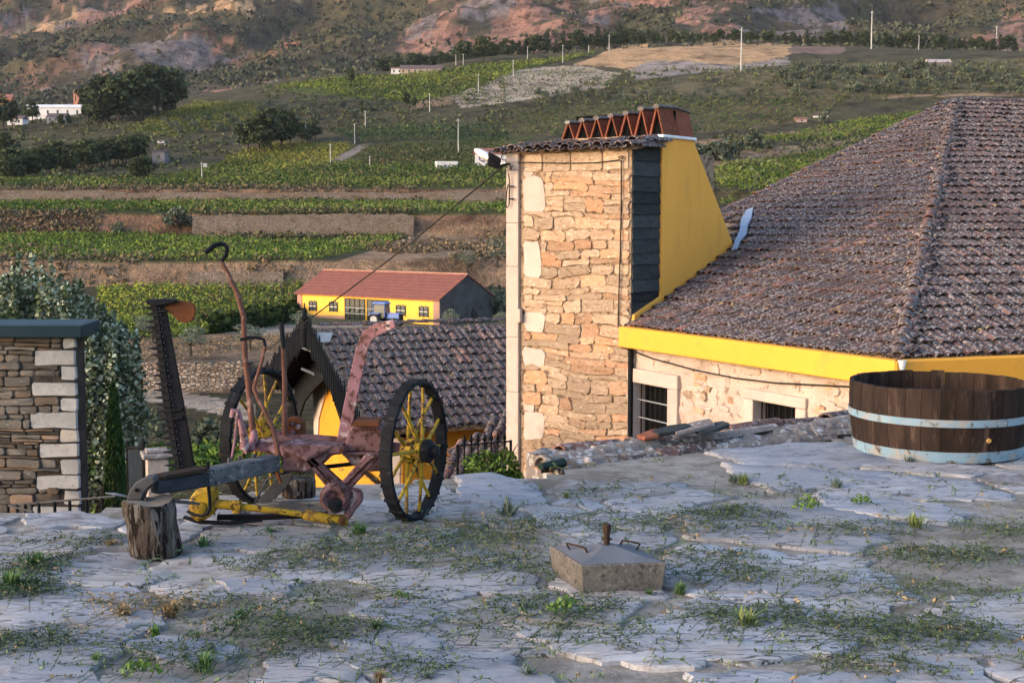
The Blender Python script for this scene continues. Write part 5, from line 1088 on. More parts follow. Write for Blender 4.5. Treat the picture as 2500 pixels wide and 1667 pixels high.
# single tufts: photo foot, height in photo px, look
def tuft(x, y, hp, kind, lab, cat_='weed', grp=None):
    b = onz(x, y); b.z = float(gz(b.x, b.y)); hh = hp * b.y / F; g = np.random.default_rng(int(x * 7 + y)); Vt = []; Qt = []; Ct = []
    c1, c2 = {'grass': ((.08, .17, .025), (.14, .23, .045)), 'herb': ((.05, .10, .03), (.10, .17, .05)), 'dry': ((.20, .13, .065), (.30, .22, .12)), 'grey': ((.10, .13, .10), (.17, .20, .15)), 'pale': ((.16, .20, .06), (.24, .27, .10)), 'leafy': ((.07, .13, .03), (.12, .19, .045))}[kind]
    if kind in ('leafy',):
        LP = []; LC = []; n = 70
        for i in range(n): a = g.uniform(0, 6.28); q = g.random() ** .6; LP.append((b.x + cos(a) * hh * .9 * q, b.y + sin(a) * hh * .5 * q, b.z + .01 + hh * (1 - q * .6) * g.uniform(.4, 1))); LC.append(np.array(c1) + (np.array(c2) - np.array(c1)) * g.random())
        me_ = np_mesh('weed', *leaf_quads(np.array(LP), hh * .14, np.array(LC), .65, g=g))
    else:
        n = {'grass': 70, 'herb': 60, 'dry': 90, 'grey': 45, 'pale': 55}[kind]; bw = hh * .035 if kind == 'grass' else hh * .04
        for i in range(n):
            a = g.uniform(0, 6.28); sp_ = g.uniform(.1, 1.0) * hh * (1.0 if kind != 'grass' else .7); ln = hh * g.uniform(.5, 1.05); col = np.array(c1) + (np.array(c2) - np.array(c1)) * g.random(); k = len(Vt)
            ox, oy = g.normal(0, hh * .16, 2); sx, sy = -sin(a), cos(a)
            for s, (f, wv_) in enumerate(((0, 1), (.5, 1.1), (.85, .6), (1, .05))):
                px_ = b.x + ox + cos(a) * sp_ * f ** 1.6; py_ = b.y + oy + sin(a) * sp_ * f ** 1.6; pz = b.z + ln * (f - .35 * f * f * sp_ / hh)
                Vt += [(px_ - sx * bw * wv_, py_ - sy * bw * wv_, pz), (px_ + sx * bw * wv_, py_ + sy * bw * wv_, pz)]; Ct += [col] * 2
            Qt += [(k + 2 * s, k + 2 * s + 1, k + 2 * s + 3, k + 2 * s + 2) for s in range(3)]
        me_ = np_mesh('weed', np.array(Vt), np.array(Qt), np.array(Ct))
    o = link({'grass': 'grass_tuft', 'dry': 'dry_weed'}.get(kind, 'weed'), me_, M_WEED); me_.transform(Matrix.Translation(-b)); o.location = b
    tag(o, lab, cat_, grp)
tuft(378, 1552, 34, 'grass', 'bright green grass tuft beside the brown dried weeds'); tuft(236, 1618, 30, 'grass', 'short vivid grass tuft at the corner of a big pale slab')
tuft(498, 1336, 38, 'herb', 'dark bushy weed growing beside the log stump'); tuft(876, 1306, 44, 'herb', 'leafy dark weed under the end of the yellow rod'); tuft(980, 1466, 28, 'leafy', 'bright broad leaved rosette at the edge of a smooth slab')
tuft(920, 1540, 36, 'herb', 'narrow leaved dark green weed between two smooth slabs'); tuft(1380, 1506, 56, 'leafy', 'tall leafy green weed just in front of the concrete base', ); tuft(1970, 1250, 44, 'leafy', 'round leaved weed standing before the tub on bare stone')
tuft(2102, 1238, 32, 'leafy', 'compact bright green weed near the tub'); tuft(2235, 1290, 44, 'pale', 'pale yellowish weed cushion at a slab corner'); tuft(1790, 1178, 32, 'grey', 'grey wiry weed in the joint of the big blue slabs'); tuft(1815, 1180, 34, 'pale', 'yellow weed beside the grey one in the slab joint')
tuft(2042, 1195, 36, 'grey', 'grey green seedling in a slab joint near the tub'); tuft(1385, 1215, 20, 'pale', 'flat yellow green weed near the coping end'); tuft(1820, 1530, 60, 'pale', 'large yellow green weed on the bare patch of paving'); tuft(1660, 1450, 36, 'herb', 'small dark weed at the right of the concrete base')
tuft(1585, 1455, 22, 'herb', 'low weed against the foot of the concrete base'); tuft(420, 1500, 48, 'dry', 'big brown dried weed on the slabs', 'dry weed'); tuft(300, 1506, 40, 'dry', 'brown withered weed beside the larger dried one', 'dry weed'); tuft(270, 1335, 28, 'dry', 'dry twiggy weed left of the log stump', 'dry weed')
tuft(480, 1555, 22, 'herb', 'flat green weed patch right of the bright tuft'); tuft(345, 1660, 60, 'leafy', 'broad leaved weed at the front of the terrace'); tuft(500, 1640, 56, 'herb', 'dense dark weed growing in the front slab joint'); tuft(1040, 1660, 40, 'grey', 'thin grey weed at the front of the smooth slab')
tuft(590, 1510, 36, 'herb', 'dark narrow leaved tuft amid the thin weeds'); tuft(30, 1440, 60, 'herb', 'thick green weed mound at the left of the terrace'); tuft(90, 1385, 50, 'herb', 'dark green mound behind the thick weed'); tuft(1240, 1262, 60, 'grey', 'tall straggly weed with dry stalks right of the wheel')
tuft(660, 1300, 24, 'herb', 'small weed on bare earth in front of the yellow rod'); tuft(930, 1660, 34, 'dry', 'reddish dry weed at the front of the smooth slab', 'dry weed'); tuft(2220, 1130, 26, 'grey', 'thin weed growing at the foot of the tub'); tuft(1290, 1650, 44, 'grey', 'spindly weed between the two front slabs')
# ------------------------------------------------------------------ lower house with the lace gable
DM = Vector((.922, .387, 0)); GM = Vector((-.387, .922, 0))
MA = at(757, 806, 30.0); WM = 4.4; tanM = .395
mh = thing('gabled_house', MA + Vector((0, 0, -6)), 'low yellow house with black lace bargeboards and lichened tile roof', 'house')
def mfr(s, g, z): return MA + DM * s + GM * g + Vector((0, 0, z))
ZE = -WM * tanM
m = MB(); m.prism([mfr(1.0, -3.7, -6), mfr(1.0, -3.7, -3.7 * tanM - .25), mfr(1.0, 0, -.25), mfr(1.0, 3.7, -3.7 * tanM - .25), mfr(1.0, 3.7, -6)], DM * 9); m.build('wall', pmat('shaded_yellow_paint', (.60, .27, .03), (.54, .235, .028), 1.5, .85, c3=(.45, .20, .03), t3=(.55, .75), sc3=2.5, bump=.3), mh)  # yellow wall coloured deeper, with the overhang's shade in the paint
for sg in (-1, 1):
    m = MB(); m.prism([mfr(.96, sg * 3.72, -3.7 * tanM - .35), mfr(.96, 0, -.35), mfr(.96, 0, -.75), mfr(.96, sg * 2.2, -2.2 * tanM - .75), mfr(.96, sg * 3.1, -3.1 * tanM - 1.3), mfr(.96, sg * 3.3, -3.1 * tanM - 2.2), mfr(.96, sg * 3.55, -3.1 * tanM - 2.2)], DM * .06); m.build('white_trim', M_GRAN, mh)
bn = (-GM * -tanM)
for sg in (-1, 1):
    up_ = (-GM * sg + Vector((0, 0, tanM))).normalized(); nn = DM.cross(up_); nn = nn if nn.z > 0 else -nn
    o_ = mfr(0, sg * WM, ZE); m = MB(); m.prism([o_ + nn * .02, mfr(0, 0, 0) + nn * .02, mfr(9.5, 0, 0) + nn * .02, mfr(9.5, sg * WM, ZE) + nn * .02], -nn * .1); rf = m.build('roof', M_MORT, mh)
    if sg < 0: roof_tiles(mh, rf, o_ + DM * .25, DM, up_, nn, [(0, 0), (7.4, 0), (7.4, WM * 1.07), (0, WM * 1.07)], .20, .385, 240, tscale=.98, pans=True, jit=1.4)
for sg in (-1, 1):
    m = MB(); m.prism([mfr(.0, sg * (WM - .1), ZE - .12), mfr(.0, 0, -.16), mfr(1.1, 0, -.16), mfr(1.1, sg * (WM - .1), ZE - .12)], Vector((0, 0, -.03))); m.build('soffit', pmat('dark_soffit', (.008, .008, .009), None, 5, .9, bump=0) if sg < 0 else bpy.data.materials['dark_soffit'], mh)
ridge_tiles(mh, rf, mfr(.2, 0, .08), mfr(7.6, 0, .08), .36, sc=1.1)
m = MB(); m.prism([at(x, y, 29.2) for x, y in ((770, 812), (812, 812), (806, 834), (778, 836))], GM * .05); m.build('blue_sheet', pmat('blue_sheet', (.30, .38, .50), None, 4, .6, bump=.1), mh)
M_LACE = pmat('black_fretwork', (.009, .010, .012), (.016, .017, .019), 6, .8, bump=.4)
for sg in (-1, 1):
    a = mfr(-.1, 0, .12); b = mfr(-.1, sg * (WM + .2), ZE + .04); m = MB(); dn = Vector((0, 0, -.24))
    m.prism([a, b, b + dn, a + dn], DM * .06); bb = m.build('bargeboard', M_LACE, mh)
    L = (b - a).length; dd = (b - a).normalized(); n = int(L / .16)
    for k in range(n):
        p = a + dd * (k + .5) * L / n; h1 = rnd(.22, .42); h2 = rnd(.12, .32); w_ = .04; m = MB()
        gv = Vector((dd.x, dd.y, 0)).normalized()
        m.prism([p - gv * w_ + Vector((0, 0, -.02)), p - gv * w_ * .6 + Vector((0, 0, h1 * .6)), p + Vector((0, 0, h1)), p + gv * w_ * .6 + Vector((0, 0, h1 * .6)), p + gv * w_ + Vector((0, 0, -.02)), p + gv * w_ + dn, p + gv * w_ * .9 + dn * 1.6, p + dn + Vector((0, 0, -h2)), p - gv * w_ * .9 + dn * 1.6, p - gv * w_ + dn], -DM * .025); m.build('fret_picket', M_LACE, bb)
m = MB(); f0_ = mfr(-.12, 0, -.1); m.lathe(f0_, (0, 0, 1), [(.10, -.25), (.10, .1), (.13, .12), (.08, .2), (.085, .35), (.12, .38), (.06, .42), (.05, .55), (.015, .62), (.01, .72), (0, .74)], 10); m.build('finial', M_LACE, mh, 50)
for z_ in (-.45, -.95): m = MB(); m.tube([mfr(-.05, -.9 + z_ * -.3, z_), mfr(-.05, .9 + z_ * .3, z_)], .035, 4); m.build('gable_tie', M_BEAM, mh)
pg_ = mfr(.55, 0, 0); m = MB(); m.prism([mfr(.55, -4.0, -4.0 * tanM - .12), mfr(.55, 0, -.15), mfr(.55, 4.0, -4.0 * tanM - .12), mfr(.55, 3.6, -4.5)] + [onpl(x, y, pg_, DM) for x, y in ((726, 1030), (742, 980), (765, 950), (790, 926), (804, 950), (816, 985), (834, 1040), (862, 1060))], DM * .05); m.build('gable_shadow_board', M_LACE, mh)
m = MB(); q = mfr(.9, -1.4, -3.6); m.tube([mfr(.9, -3.4, -3.3), mfr(.9, .5, -3.0)], .05, 4); m.build('dark_rail', M_IRON, mh)
# lean-to roof below the tower
A_ = at(1085, 1118, 22.5); B_ = at(1244, 1048, 24.5); C_ = at(1244, 1190, 20.8); D_ = at(1070, 1200, 21.0)
av = (C_ - D_).normalized(); nv = av.cross((A_ - D_)).normalized(); nv = nv if nv.z > 0 else -nv; bv = nv.cross(av); bv = bv if bv.z > 0 else -bv
lt_ = thing('lean_to_roof', D_ + Vector((0, 0, -2)), 'low tiled lean-to roof behind the spear topped railing', 'roof')
m = MB(); m.prism([D_, C_, B_, A_], -nv * .08); lr = m.build('deck', M_MORT, lt_)
roof_tiles(lt_, lr, D_, av, bv, nv, [((p - D_).dot(av), (p - D_).dot(bv)) for p in (D_, C_, B_, A_)], .2, .36, 150, hot=lambda s, tv: random.random() < .16)
ridge_tiles(lt_, lr, A_ + Vector((0, 0, .03)), B_ + Vector((0, 0, .03)), .34, vs=(5, 7, 3, 5))
m = MB(); m.hexa([p + Vector((0, 0, -3)) for p in (D_, C_, B_, A_)], [p + Vector((0, 0, -.12)) for p in (D_, C_, B_, A_)]); m.build('lean_to_wall', M_WALL, lt_)
# spear-topped railing by the tower
r0 = at(1117, 1088, 19.9); r1 = at(1247, 1077, 20.6)
ra = thing('spear_railing', Vector((r0.x, r0.y, r0.z - 1)), 'black spear topped iron railing beside the tower foot', 'railing')
m = MB(); m.tube([r0, r1], .014, 6); m.build('top_rail', M_BLACK, ra); m = MB(); m.tube([r0 + Vector((0, 0, -.85)), r1 + Vector((0, 0, -.85))], .014, 6); m.build('bottom_rail', M_BLACK, ra)
for k in range(9):
    p = r0.lerp(r1, k / 8); m = MB(); m.tube([p + Vector((0, 0, -1)), p + Vector((0, 0, .02 if k in (0, 8) else .04))], .022 if k in (0, 8) else .012, 6); b_ = m.build('baluster', M_BLACK, ra)
    if k not in (0, 8): m = MB(); m.lathe(p + Vector((0, 0, .03)), (0, 0, 1), [(.012, 0), (.034, .03), (.026, .07), (0, .16)], 8); m.build('spear_head', M_BLACK, b_, 50)
# ivy-like bush at the tower foot
def leaf_thing(name, loc, lobes, n, size, c1, c2, label, cat_, seed, asp=.7):
    g = np.random.default_rng(seed); e = thing(name, loc, label, cat_); o = link('foliage', crown_mesh('foliage', lobes, n, size, c1, c2, g, asp), M_FOL, e); o.rotation_euler = (0, 0, 0)
    m = MB(); 
    for k in range(5): a = k * 1.3; m.tube([loc + Vector((0, 0, -.2)), loc + Vector((.12 * cos(a), .12 * sin(a), .25)), loc + Vector((.3 * cos(a), .3 * sin(a), .55))], [.02, .014, .006], 5)
    m.build('stem', M_BARK, e); return e
bp = at(1215, 1172, 19.3); leaf_thing('leafy_shrub', bp, [((-.25, 0, .2), (.3, .2, .25), 1), ((.1, 0, .25), (.22, .2, .22), 1), ((.25, 0, .05), (.15, .15, .12), .5)], 700, .045, (.05, .09, .02), (.16, .24, .05), 'green leafy shrub growing through the railing by the tower', 'shrub', 5)

# ------------------------------------------------------------------ slate-built outbuilding on the left
YL = 15.0; wl = thing('slate_outbuilding', at(188, 1240, YL) + Vector((0, 0, -2)), 'thin coursed slate wall of outbuilding with pale granite quoins and metal roof edge', 'outbuilding')
ZL1 = at(100, 820, YL).z; XR = at(188, 1000, YL).x
def lfr(s, z, o): return Vector((s, YL - o + (s - XR) * -.02, z))
m = MB(); m.hexa([lfr(-7.5, -5, 0), lfr(XR - .01, -5, 0), lfr(XR - .01, -5, -.35), lfr(-7.5, -5, -.35)], [lfr(-7.5, ZL1, 0), lfr(XR - .01, ZL1, 0), lfr(XR - .01, ZL1, -.35), lfr(-7.5, ZL1, -.35)]); lw = m.build('wall', pmat('dark_slate_joint', (.06, .05, .042), (.03, .026, .024), 6, .97, bump=.8, bd=.03), wl)
M_SLS = pmat('brown_slate_stone', (.15, .13, .112), (.095, .083, .074), 6, .92, c3=(.25, .16, .10), t3=(.56, .7), sc3=5, c4=(.27, .25, .235), t4=(.6, .7), sc4=12, rv=.42, bump=.9, bd=.012, bs=24, huec=(.18, .12, .082), stretch=(1, 1, 3.5))
M_GRQ = pmat('grey_granite_quoin', (.36, .345, .34), (.28, .27, .265), 10, .92, c3=(.24, .22, .21), t3=(.55, .66), sc3=26, rv=.12, bump=.7, bd=.008, bs=40, huec=(.40, .33, .27))
qs = [(823, 852, 154), (855, 892, 85), (893, 928, 150), (932, 968, 78), (970, 1004, 149), (1006, 1046, 76), (1047, 1080, 147), (1082, 1116, 98), (1120, 1158, 149), (1160, 1194, 90), (1197, 1232, 158), (1234, 1268, 80)]
QL = []
for y0, y1, x0 in qs:
    za, zb = at(150, y1, YL).z, at(150, y0, YL).z; sx = at(x0, y0, YL).x; QL.append((za, zb, sx)); stone_mesh(rough_rect(sx, XR, za + .006, zb - .006, .010, .014), lfr, .024, .006, bulge=.0).build('quoin', M_GRQ, lw, 35)
z = at(100, 1275, YL).z
while z < ZL1 - .02:
    h = random.choice((.035, .05, .06, .075, .09, .11)); h = min(h, ZL1 - z); s = XR - 1.45 - rnd(0, .3)
    while s < XR - .05:
        w_ = rnd(.1, .45) if h > .05 else rnd(.16, .55); lim = XR - .01
        for za, zb, sx in QL:
            if za - .01 < z + h / 2 < zb + .01: lim = sx - .008
        e = min(s + w_, lim)
        if e - s > .05: stone_mesh([(a, b + .012 * sin(a * 3 + b * 5)) for a, b in rough_rect(s + .004, e - .004, z + .004, z + h - .003, .006, .02)], lfr, rnd(.005, .05), .008).build('stone', M_SLS, lw, 35)
        s += w_
    z += h
m = MB(); zc = at(100, 822, YL).z; zt = at(100, 791, YL).z; xe = at(212, 800, YL).x
m.hexa([Vector((-7.6, YL - .14, zc)), Vector((xe - .02, YL - .14, zc)), Vector((xe - .02, YL + .45, zc)), Vector((-7.6, YL + .45, zc))], [Vector((-7.6, YL - .18, zt)), Vector((xe, YL - .18, zt)), Vector((xe, YL + .5, zt + .02)), Vector((-7.6, YL + .5, zt + .02))]); m.build('roof_edge', pmat('blue_grey_sheet_metal', (.022, .042, .055), (.028, .048, .06), 2, .5, bump=.1, metal=.1), wl, bevel=.01)
# low iron railing at the terrace's left end
lr_ = thing('low_railing', at(100, 1245, 8.5), 'thin low black railing at the corner of the terrace by the slate wall', 'railing')
k0, k1, k2 = at(20, 1233, 8.9), at(282, 1211, 8.3), at(80, 1250, 7.9)
m = MB(); m.tube([k2, k0, k1], .008, 6); m.build('rail', M_STEEL, lr_)
for f in (.0, .09, .17, .30, .45, .59, .74, .88): p = k0.lerp(k1, f); m = MB(); m.tube([p, p + Vector((0, 0, -.45))], .011, 5); m.build('baluster', M_BLACK, lr_)
# ------------------------------------------------------------------ white poplar thicket, cypress, gate, pillar
g = np.random.default_rng(77); YP = 24.0; base = Vector((at(90, 1150, YP).x, YP, -5.3))
pop = thing('white_poplar', base, 'tall bushy poplar with silvery pale leaves behind the slate wall', 'tree')
LP = []; LC = []; tm = MB()
for i in range(190):
    x0 = at(g.uniform(-260, 330), 900, YP).x; f = (x0 - at(-260, 900, YP).x) / (at(318, 900, YP).x - at(-260, 900, YP).x); y0 = YP + g.uniform(-.9, .9)
    tp_ = at(0, 655 + 30 * g.random(), YP).z + (.35 if g.random() < .12 else 0) - max(0, f - .66) ** 1.25 * 4.4 - .35 * g.random() * (1 - .3 * f); bt = tp_ - g.uniform(1.8, 4.0); ax_ = x0 + g.uniform(-.12, .12)
    n = int((tp_ - bt) / .010)
    t_ = g.random(n) ** .75; a = g.uniform(0, 6.28, n); r = .17 * (1 - t_ ** 3 * .75)
    LP.append(np.column_stack([x0 + (ax_ - x0) * t_ + r * np.cos(a) * g.random(n), y0 + r * np.sin(a) * g.random(n), bt + (tp_ - bt) * t_])); pale = g.random(n) < .5
    c = np.where(pale[:, None], np.array((.36, .385, .28)), np.array((.085, .11, .055))) * g.uniform(.6, 1.25, (n, 1)); LC.append(c)
    if i % 4 == 0: tm.tube([Vector((base.x + (x0 - base.x) * .4, YP, -5.4)), Vector((x0, y0, bt)), Vector((ax_, y0, tp_ - .1))], [.05, .025, .005], 5)
LP = np.concatenate(LP); LC = np.concatenate(LC)
# lower dark skirt of the thicket
n = 5000; X = np.column_stack([g.uniform(at(-200, 900, YP).x, at(300, 900, YP).x, n), YP + g.normal(0, .7, n), g.uniform(-4.6, -1.2, n)]); LP = np.concatenate([LP, X]); LC = np.concatenate([LC, np.array((.03, .045, .026)) * g.uniform(.6, 1.5, (n, 1))])
link('crown', np_mesh('crown', *leaf_quads(LP - np.array(base), .05 * g.uniform(.6, 1.2, len(LP)), LC, .8, g=g)), M_FOL, pop); tm.build('trunk', M_BARK, pop)
yc = 16.5; cbp = Vector((at(284, 1240, yc).x, yc, -3.2)); zt = at(284, 935, yc).z; H_ = zt - cbp.z
cy = thing('young_cypress', cbp, 'slim dark green young cypress between poplar and gate', 'tree'); n = 6500; f = g.random(n) ** .8; a = g.uniform(0, 6.28, n); r = .20 * np.sqrt(np.clip(1 - f, 0, 1)) * g.uniform(.55, 1, n) ** .5 * (f * 6).clip(0, 1)
PPc = np.column_stack([r * np.cos(a), r * np.sin(a), f * H_]); nl = len(PPc); aa = np.column_stack([g.normal(0, .25, nl), g.normal(0, .25, nl), np.ones(nl)]); sz = .035 * g.uniform(.6, 1.3, nl)[:, None]; bb_ = np.cross(aa, g.normal(size=(nl, 3))); bb_ /= np.linalg.norm(bb_, axis=1)[:, None]
Vc = np.stack([PPc - aa * sz, PPc + bb_ * sz * .3, PPc + aa * sz, PPc - bb_ * sz * .3], 1).reshape(-1, 3); Cc = np.repeat(np.array((.05, .085, .025)) * g.uniform(.5, 1.7, (nl, 1)), 4, 0)
link('crown', np_mesh('crown', Vc, np.arange(4 * nl).reshape(nl, 4), Cc), M_FOL, cy); m = MB(); m.tube([cbp, cbp + Vector((0, 0, H_ * .9))], [.05, .01], 6); m.build('trunk', M_BARK, cy)
g0 = at(312, 1080, 14.5); g1 = at(350, 1080, 14.2); gt = thing('iron_gate', Vector((g0.x, g0.y, g0.z - 1.3)), 'dark grey iron gate leaf beside the rendered pillar', 'gate')
m = MB(); 
for p in (g0, g1): m.tube([p + Vector((0, 0, -1.3)), p + Vector((0, 0, .02))], .022, 6)
m.build('frame', M_BLACK, gt)
for k in range(6): p = g0.lerp(g1, (k + .5) / 6); m = MB(); m.box(p + Vector((0, 0, -.68)), (.026, .01, 1.2)); m.build('bar', pmat('grey_gate_paint', (.05, .06, .07), None, 6, .6, bump=.1) if k == 0 else bpy.data.materials['grey_gate_paint'], gt)
for z_ in (-.06, -1.22): m = MB(); m.tube([g0 + Vector((0, 0, z_)), g1 + Vector((0, 0, z_))], .016, 5); m.build('cross_bar', M_BLACK, gt)
pp = at(383, 1120, 13.0); pil = thing('gate_pillar', pp + Vector((0, 0, -1.6)), 'square rendered gate pillar with overhanging stone slab cap', 'pillar')
m = MB(); m.box(pp + Vector((0, 0, -.78)), (.21, .21, 1.6), Matrix.Rotation(.35, 3, 'Z')); m.build('shaft', M_WALL, pil, bevel=.01); m = MB(); m.box(pp + Vector((0, 0, .045)), (.30, .30, .05), Matrix.Rotation(.35, 3, 'Z')); m.build('cap', M_LICH, pil, bevel=.012)
m = MB(); m.box(pp + Vector((0, 0, .085)), (.22, .22, .035), Matrix.Rotation(.35, 3, 'Z')); m.build('cap', M_LICH, pil, bevel=.01)
m = MB(); q = pp + Vector((.12, -.1, -.12)); m.tube([q + Vector((0, 0, -.09)), q, q + Vector((-.03, 0, .03))], .008, 5); m.build('hook', M_GREYM, pil)
gm_ = at(0, 1215, 16)
# street lamp on the tower corner, overhead cable
la = tfr(TW, at(1243, 400, 21.4).z, .0); lamp = thing('street_lamp', la, 'white and black street lamp head on a bracket at the tower corner', 'lamp')
l0, l1, l2 = at(1160, 366, 21.2), at(1196, 386, 21.1), at(1226, 397, 21.1)
m = MB(); ax_ = (l0 - l1).normalized(); m.tube([l1 + ax_ * -.02, l1.lerp(l0, .35), l1.lerp(l0, .75), l0], [.085, .10, .085, .035], 12, flat=.62); m.build('lamp_hood', M_WHITE, lamp, 50)
m = MB(); dn_ = Vector((.015, 0, -.05)); m.tube([l1 + dn_, l1.lerp(l0, .4) + dn_ * 1.1, l1.lerp(l0, .85) + dn_], [.05, .075, .04], 12, flat=.45); m.build('lamp_glass', pmat('pale_lens', (.42, .33, .29), None, 5, .3, bump=0), lamp, 50)
m = MB(); m.hexa([l1 + Vector((-.05, -.09, -.12)), l2 + Vector((-.05, -.09, -.11)), l2 + Vector((-.05, .09, -.11)), l1 + Vector((-.05, .09, -.12))], [l1 + Vector((-.02, -.09, .10)), l2 + Vector((-.01, -.09, .06)), l2 + Vector((-.01, .09, .06)), l1 + Vector((-.02, .09, .10))]); m.build('gear_box', M_BLACK, lamp, bevel=.02)
m = MB(); m.tube([l2 + Vector((-.05, 0, -.06)), at(1236, 402, 21.2), la + Vector((0, 0, 0))], .02, 6); m.build('bracket', M_BLACK, lamp)
cbl = [at(1226, 408, 21.2), at(1100, 512, 22.5), at(1000, 596, 24), at(900, 672, 25.5), at(800, 746, 27.5), at(720, 806, 29.5), at(640, 862, 31.5)]
m = MB(); m.tube([p.copy() for p in cbl], .014, 5); o = m.build('overhead_cable', M_WIRE); tag(o, 'thin black overhead cable running down from the tower corner', 'cable')
# ------------------------------------------------------------------ retaining walls and banks between the terraces
M_DRYW = pmat('dry_stone', (.31, .235, .18), (.20, .15, .115), .35, .96, c3=(.11, .08, .06), t3=(.50, .58), sc3=2.6, c4=(.40, .32, .26), t4=(.55, .62), sc4=1.9, bump=1, bd=.2, bs=3.2, stretch=(1, 1, 1.9))
_t = NT('dry_stone_far'); _v = _t.coord((1, 1, 1.9)); _a = _t.noise(_v, .12, 4, .6); _b = _t.noise(_v, 2.4, 5, .65); _c = _t.noise(_v, .45, 5, .65)
_k = _t.mix(_t.ramp(_b, .40, .6), (.34, .26, .205), (.17, .125, .095)); _k = _t.mix(_t.ramp(_c, .5, .62), _k, (.13, .10, .065)); _k = _t.mix(_t.ramp(_a, .5, .6), _k, (.20, .135, .09)); _vo = _t.n('ShaderNodeTexVoronoi'); _vo.inputs['Scale'].default_value = 3.6; _t.l(_v, _vo.inputs['Vector']); _ve = _t.n('ShaderNodeTexVoronoi', feature='DISTANCE_TO_EDGE'); _ve.inputs['Scale'].default_value = 3.6; _t.l(_v, _ve.inputs['Vector'])
_hs = _t.n('ShaderNodeSeparateColor'); _t.l(_vo.outputs['Color'], _hs.inputs[0]); _k = _t.mix(_t.math('MULTIPLY', _hs.outputs[0], .55), _k, (.42, .33, .265)); _k = _t.mix(_t.math('MULTIPLY', _t.ramp(_ve.outputs['Distance'], .12, .0), .7), _k, (.10, .072, .055)); _t.bump(_t.ramp(_ve.outputs['Distance'], 0, .15), 1, .15); M_DRYW = _t.out(_k, .96, 0, .1)
def dry_wall(x0, x1, Y, ybot, ytop, label, jit=.4):
    n = 40; e = None; V = []; Fc = []
    for k in range(n + 1):
        x = x0 + (x1 - x0) * k / n; b = at(x, ybot, Y); tp_ = at(x, ytop, Y + 1.0); b.z = float(terr(b.x, Y)) - .6
        tp_.z += rnd(-jit, jit) * .5 + jit * 2.2 * (float(vnoise(k * .33 + Y, 3)) - .6); tp_.x = b.x
        V += [b, tp_, Vector((tp_.x, Y + 3.0, tp_.z - .15))]
    for k in range(n): a = 3 * k; Fc += [(a, a + 3, a + 4, a + 1), (a + 1, a + 4, a + 5, a + 2)]
    m = MB(); m.add(V, Fc); o = m.build('dry_stone_wall', M_DRYW); tag(o, label, 'wall'); return o
dry_wall(300, 600, 73.6, 955, 884, 'dry stone retaining wall above the pale dirt path', .1)
dry_wall(452, 690, 187.5, 700, 662, 'short pale stone wall above the bright vineyard', .12)
dry_wall(468, 1010, 247.5, 580, 524, 'long grey stone terrace wall in the middle of the slope', .3)
dry_wall(-40, 1260, 289.4, 494, 468, 'long low dry stone wall below the upper vine strip', .3)
# ------------------------------------------------------------------ yellow barn
PL = at(727, 712, 157.0); PR_ = at(1072, 729, 143.0); zE = (PL.z + PR_.z) / 2; PL.z = PR_.z = 0
FB = (PR_ - PL).normalized(); LB = (PR_ - PL).length; SB = Vector((-FB.y, FB.x, 0)); WB = 9.1; NB = -SB
def bf(s, d, z): return PL + FB * s + SB * d + Vector((0, 0, z))
def bpl(px, py): p = onpl(px, py, PL, NB); return (p - PL).dot(FB), p.z
barn = thing('yellow_barn', bf(LB / 2, 0, -10.5), 'long yellow barn with red tile roof and green glazed doors in the valley', 'barn')
zR = zE + 2.45; ov = .35
m = MB(); m.prism([bf(0, 0, -11.5), bf(0, WB, -11.5), bf(0, WB, zE), bf(0, WB / 2, zR - .1), bf(0, 0, zE)], FB * LB); m.build('wall', pmat('barn_yellow', (.84, .46, .085), (.80, .42, .07), .5, .85, bump=.1), barn)
m = MB(); m.prism([bf(LB + .02, -.02, -11.5), bf(LB + .02, WB, -11.5), bf(LB + .02, WB, zE - .05), bf(LB + .02, WB / 2, zR - .15), bf(LB + .02, -.02, zE - .05)], FB * .15); m.build('end_wall', pmat('shaded_barn_end', (.085, .08, .08), (.055, .05, .05), .8, .95, bump=.8, bd=.1, bs=3), barn)  # end skin coloured dark for the shade on this side
t = NT('red_barn_tile'); v = t.n('ShaderNodeTexCoord').outputs['Object']; mp = t.n('ShaderNodeMapping'); t.l(v, mp.inputs[0]); mp.inputs['Rotation'].default_value = (0, 0, -atan2(FB.y, FB.x))
wv = t.n('ShaderNodeTexWave'); wv.bands_direction = 'X'; wv.inputs['Scale'].default_value = .75; wv.inputs['Distortion'].default_value = .3; t.l(mp.outputs[0], wv.inputs[0])
wz = t.n('ShaderNodeTexWave'); wz.bands_direction = 'Z'; wz.inputs['Scale'].default_value = 1.0; wz.inputs['Distortion'].default_value = .4; t.l(mp.outputs[0], wz.inputs[0])
c = t.mix(t.ramp(t.noise(mp.outputs[0], 1.2, 5), .35, .65), (.24, .085, .062), (.18, .068, .055)); c = t.mix(t.math('MULTIPLY', wz.outputs[1], .35), c, (.12, .05, .045)); c = t.mix(t.ramp(t.noise(mp.outputs[0], 6, 3), .58, .7), c, (.38, .14, .09))
t.bump(wv.outputs[1], .8, .1); t.bump(wz.outputs[1], .5, .06); M_BT = t.out(c, .9, 0, .15)
for sg in (0, 1):
    d0, d1 = (-ov, WB / 2) if sg == 0 else (WB + ov, WB / 2); ze = zE - ov * .54
    m = MB(); m.prism([bf(-.3, d0, ze + .06), bf(LB + .3, d0, ze + .06), bf(LB + .3, d1, zR + .06), bf(-.3, d1, zR + .06)], Vector((0, 0, -.12))); rf = m.build('roof', M_BT, barn)
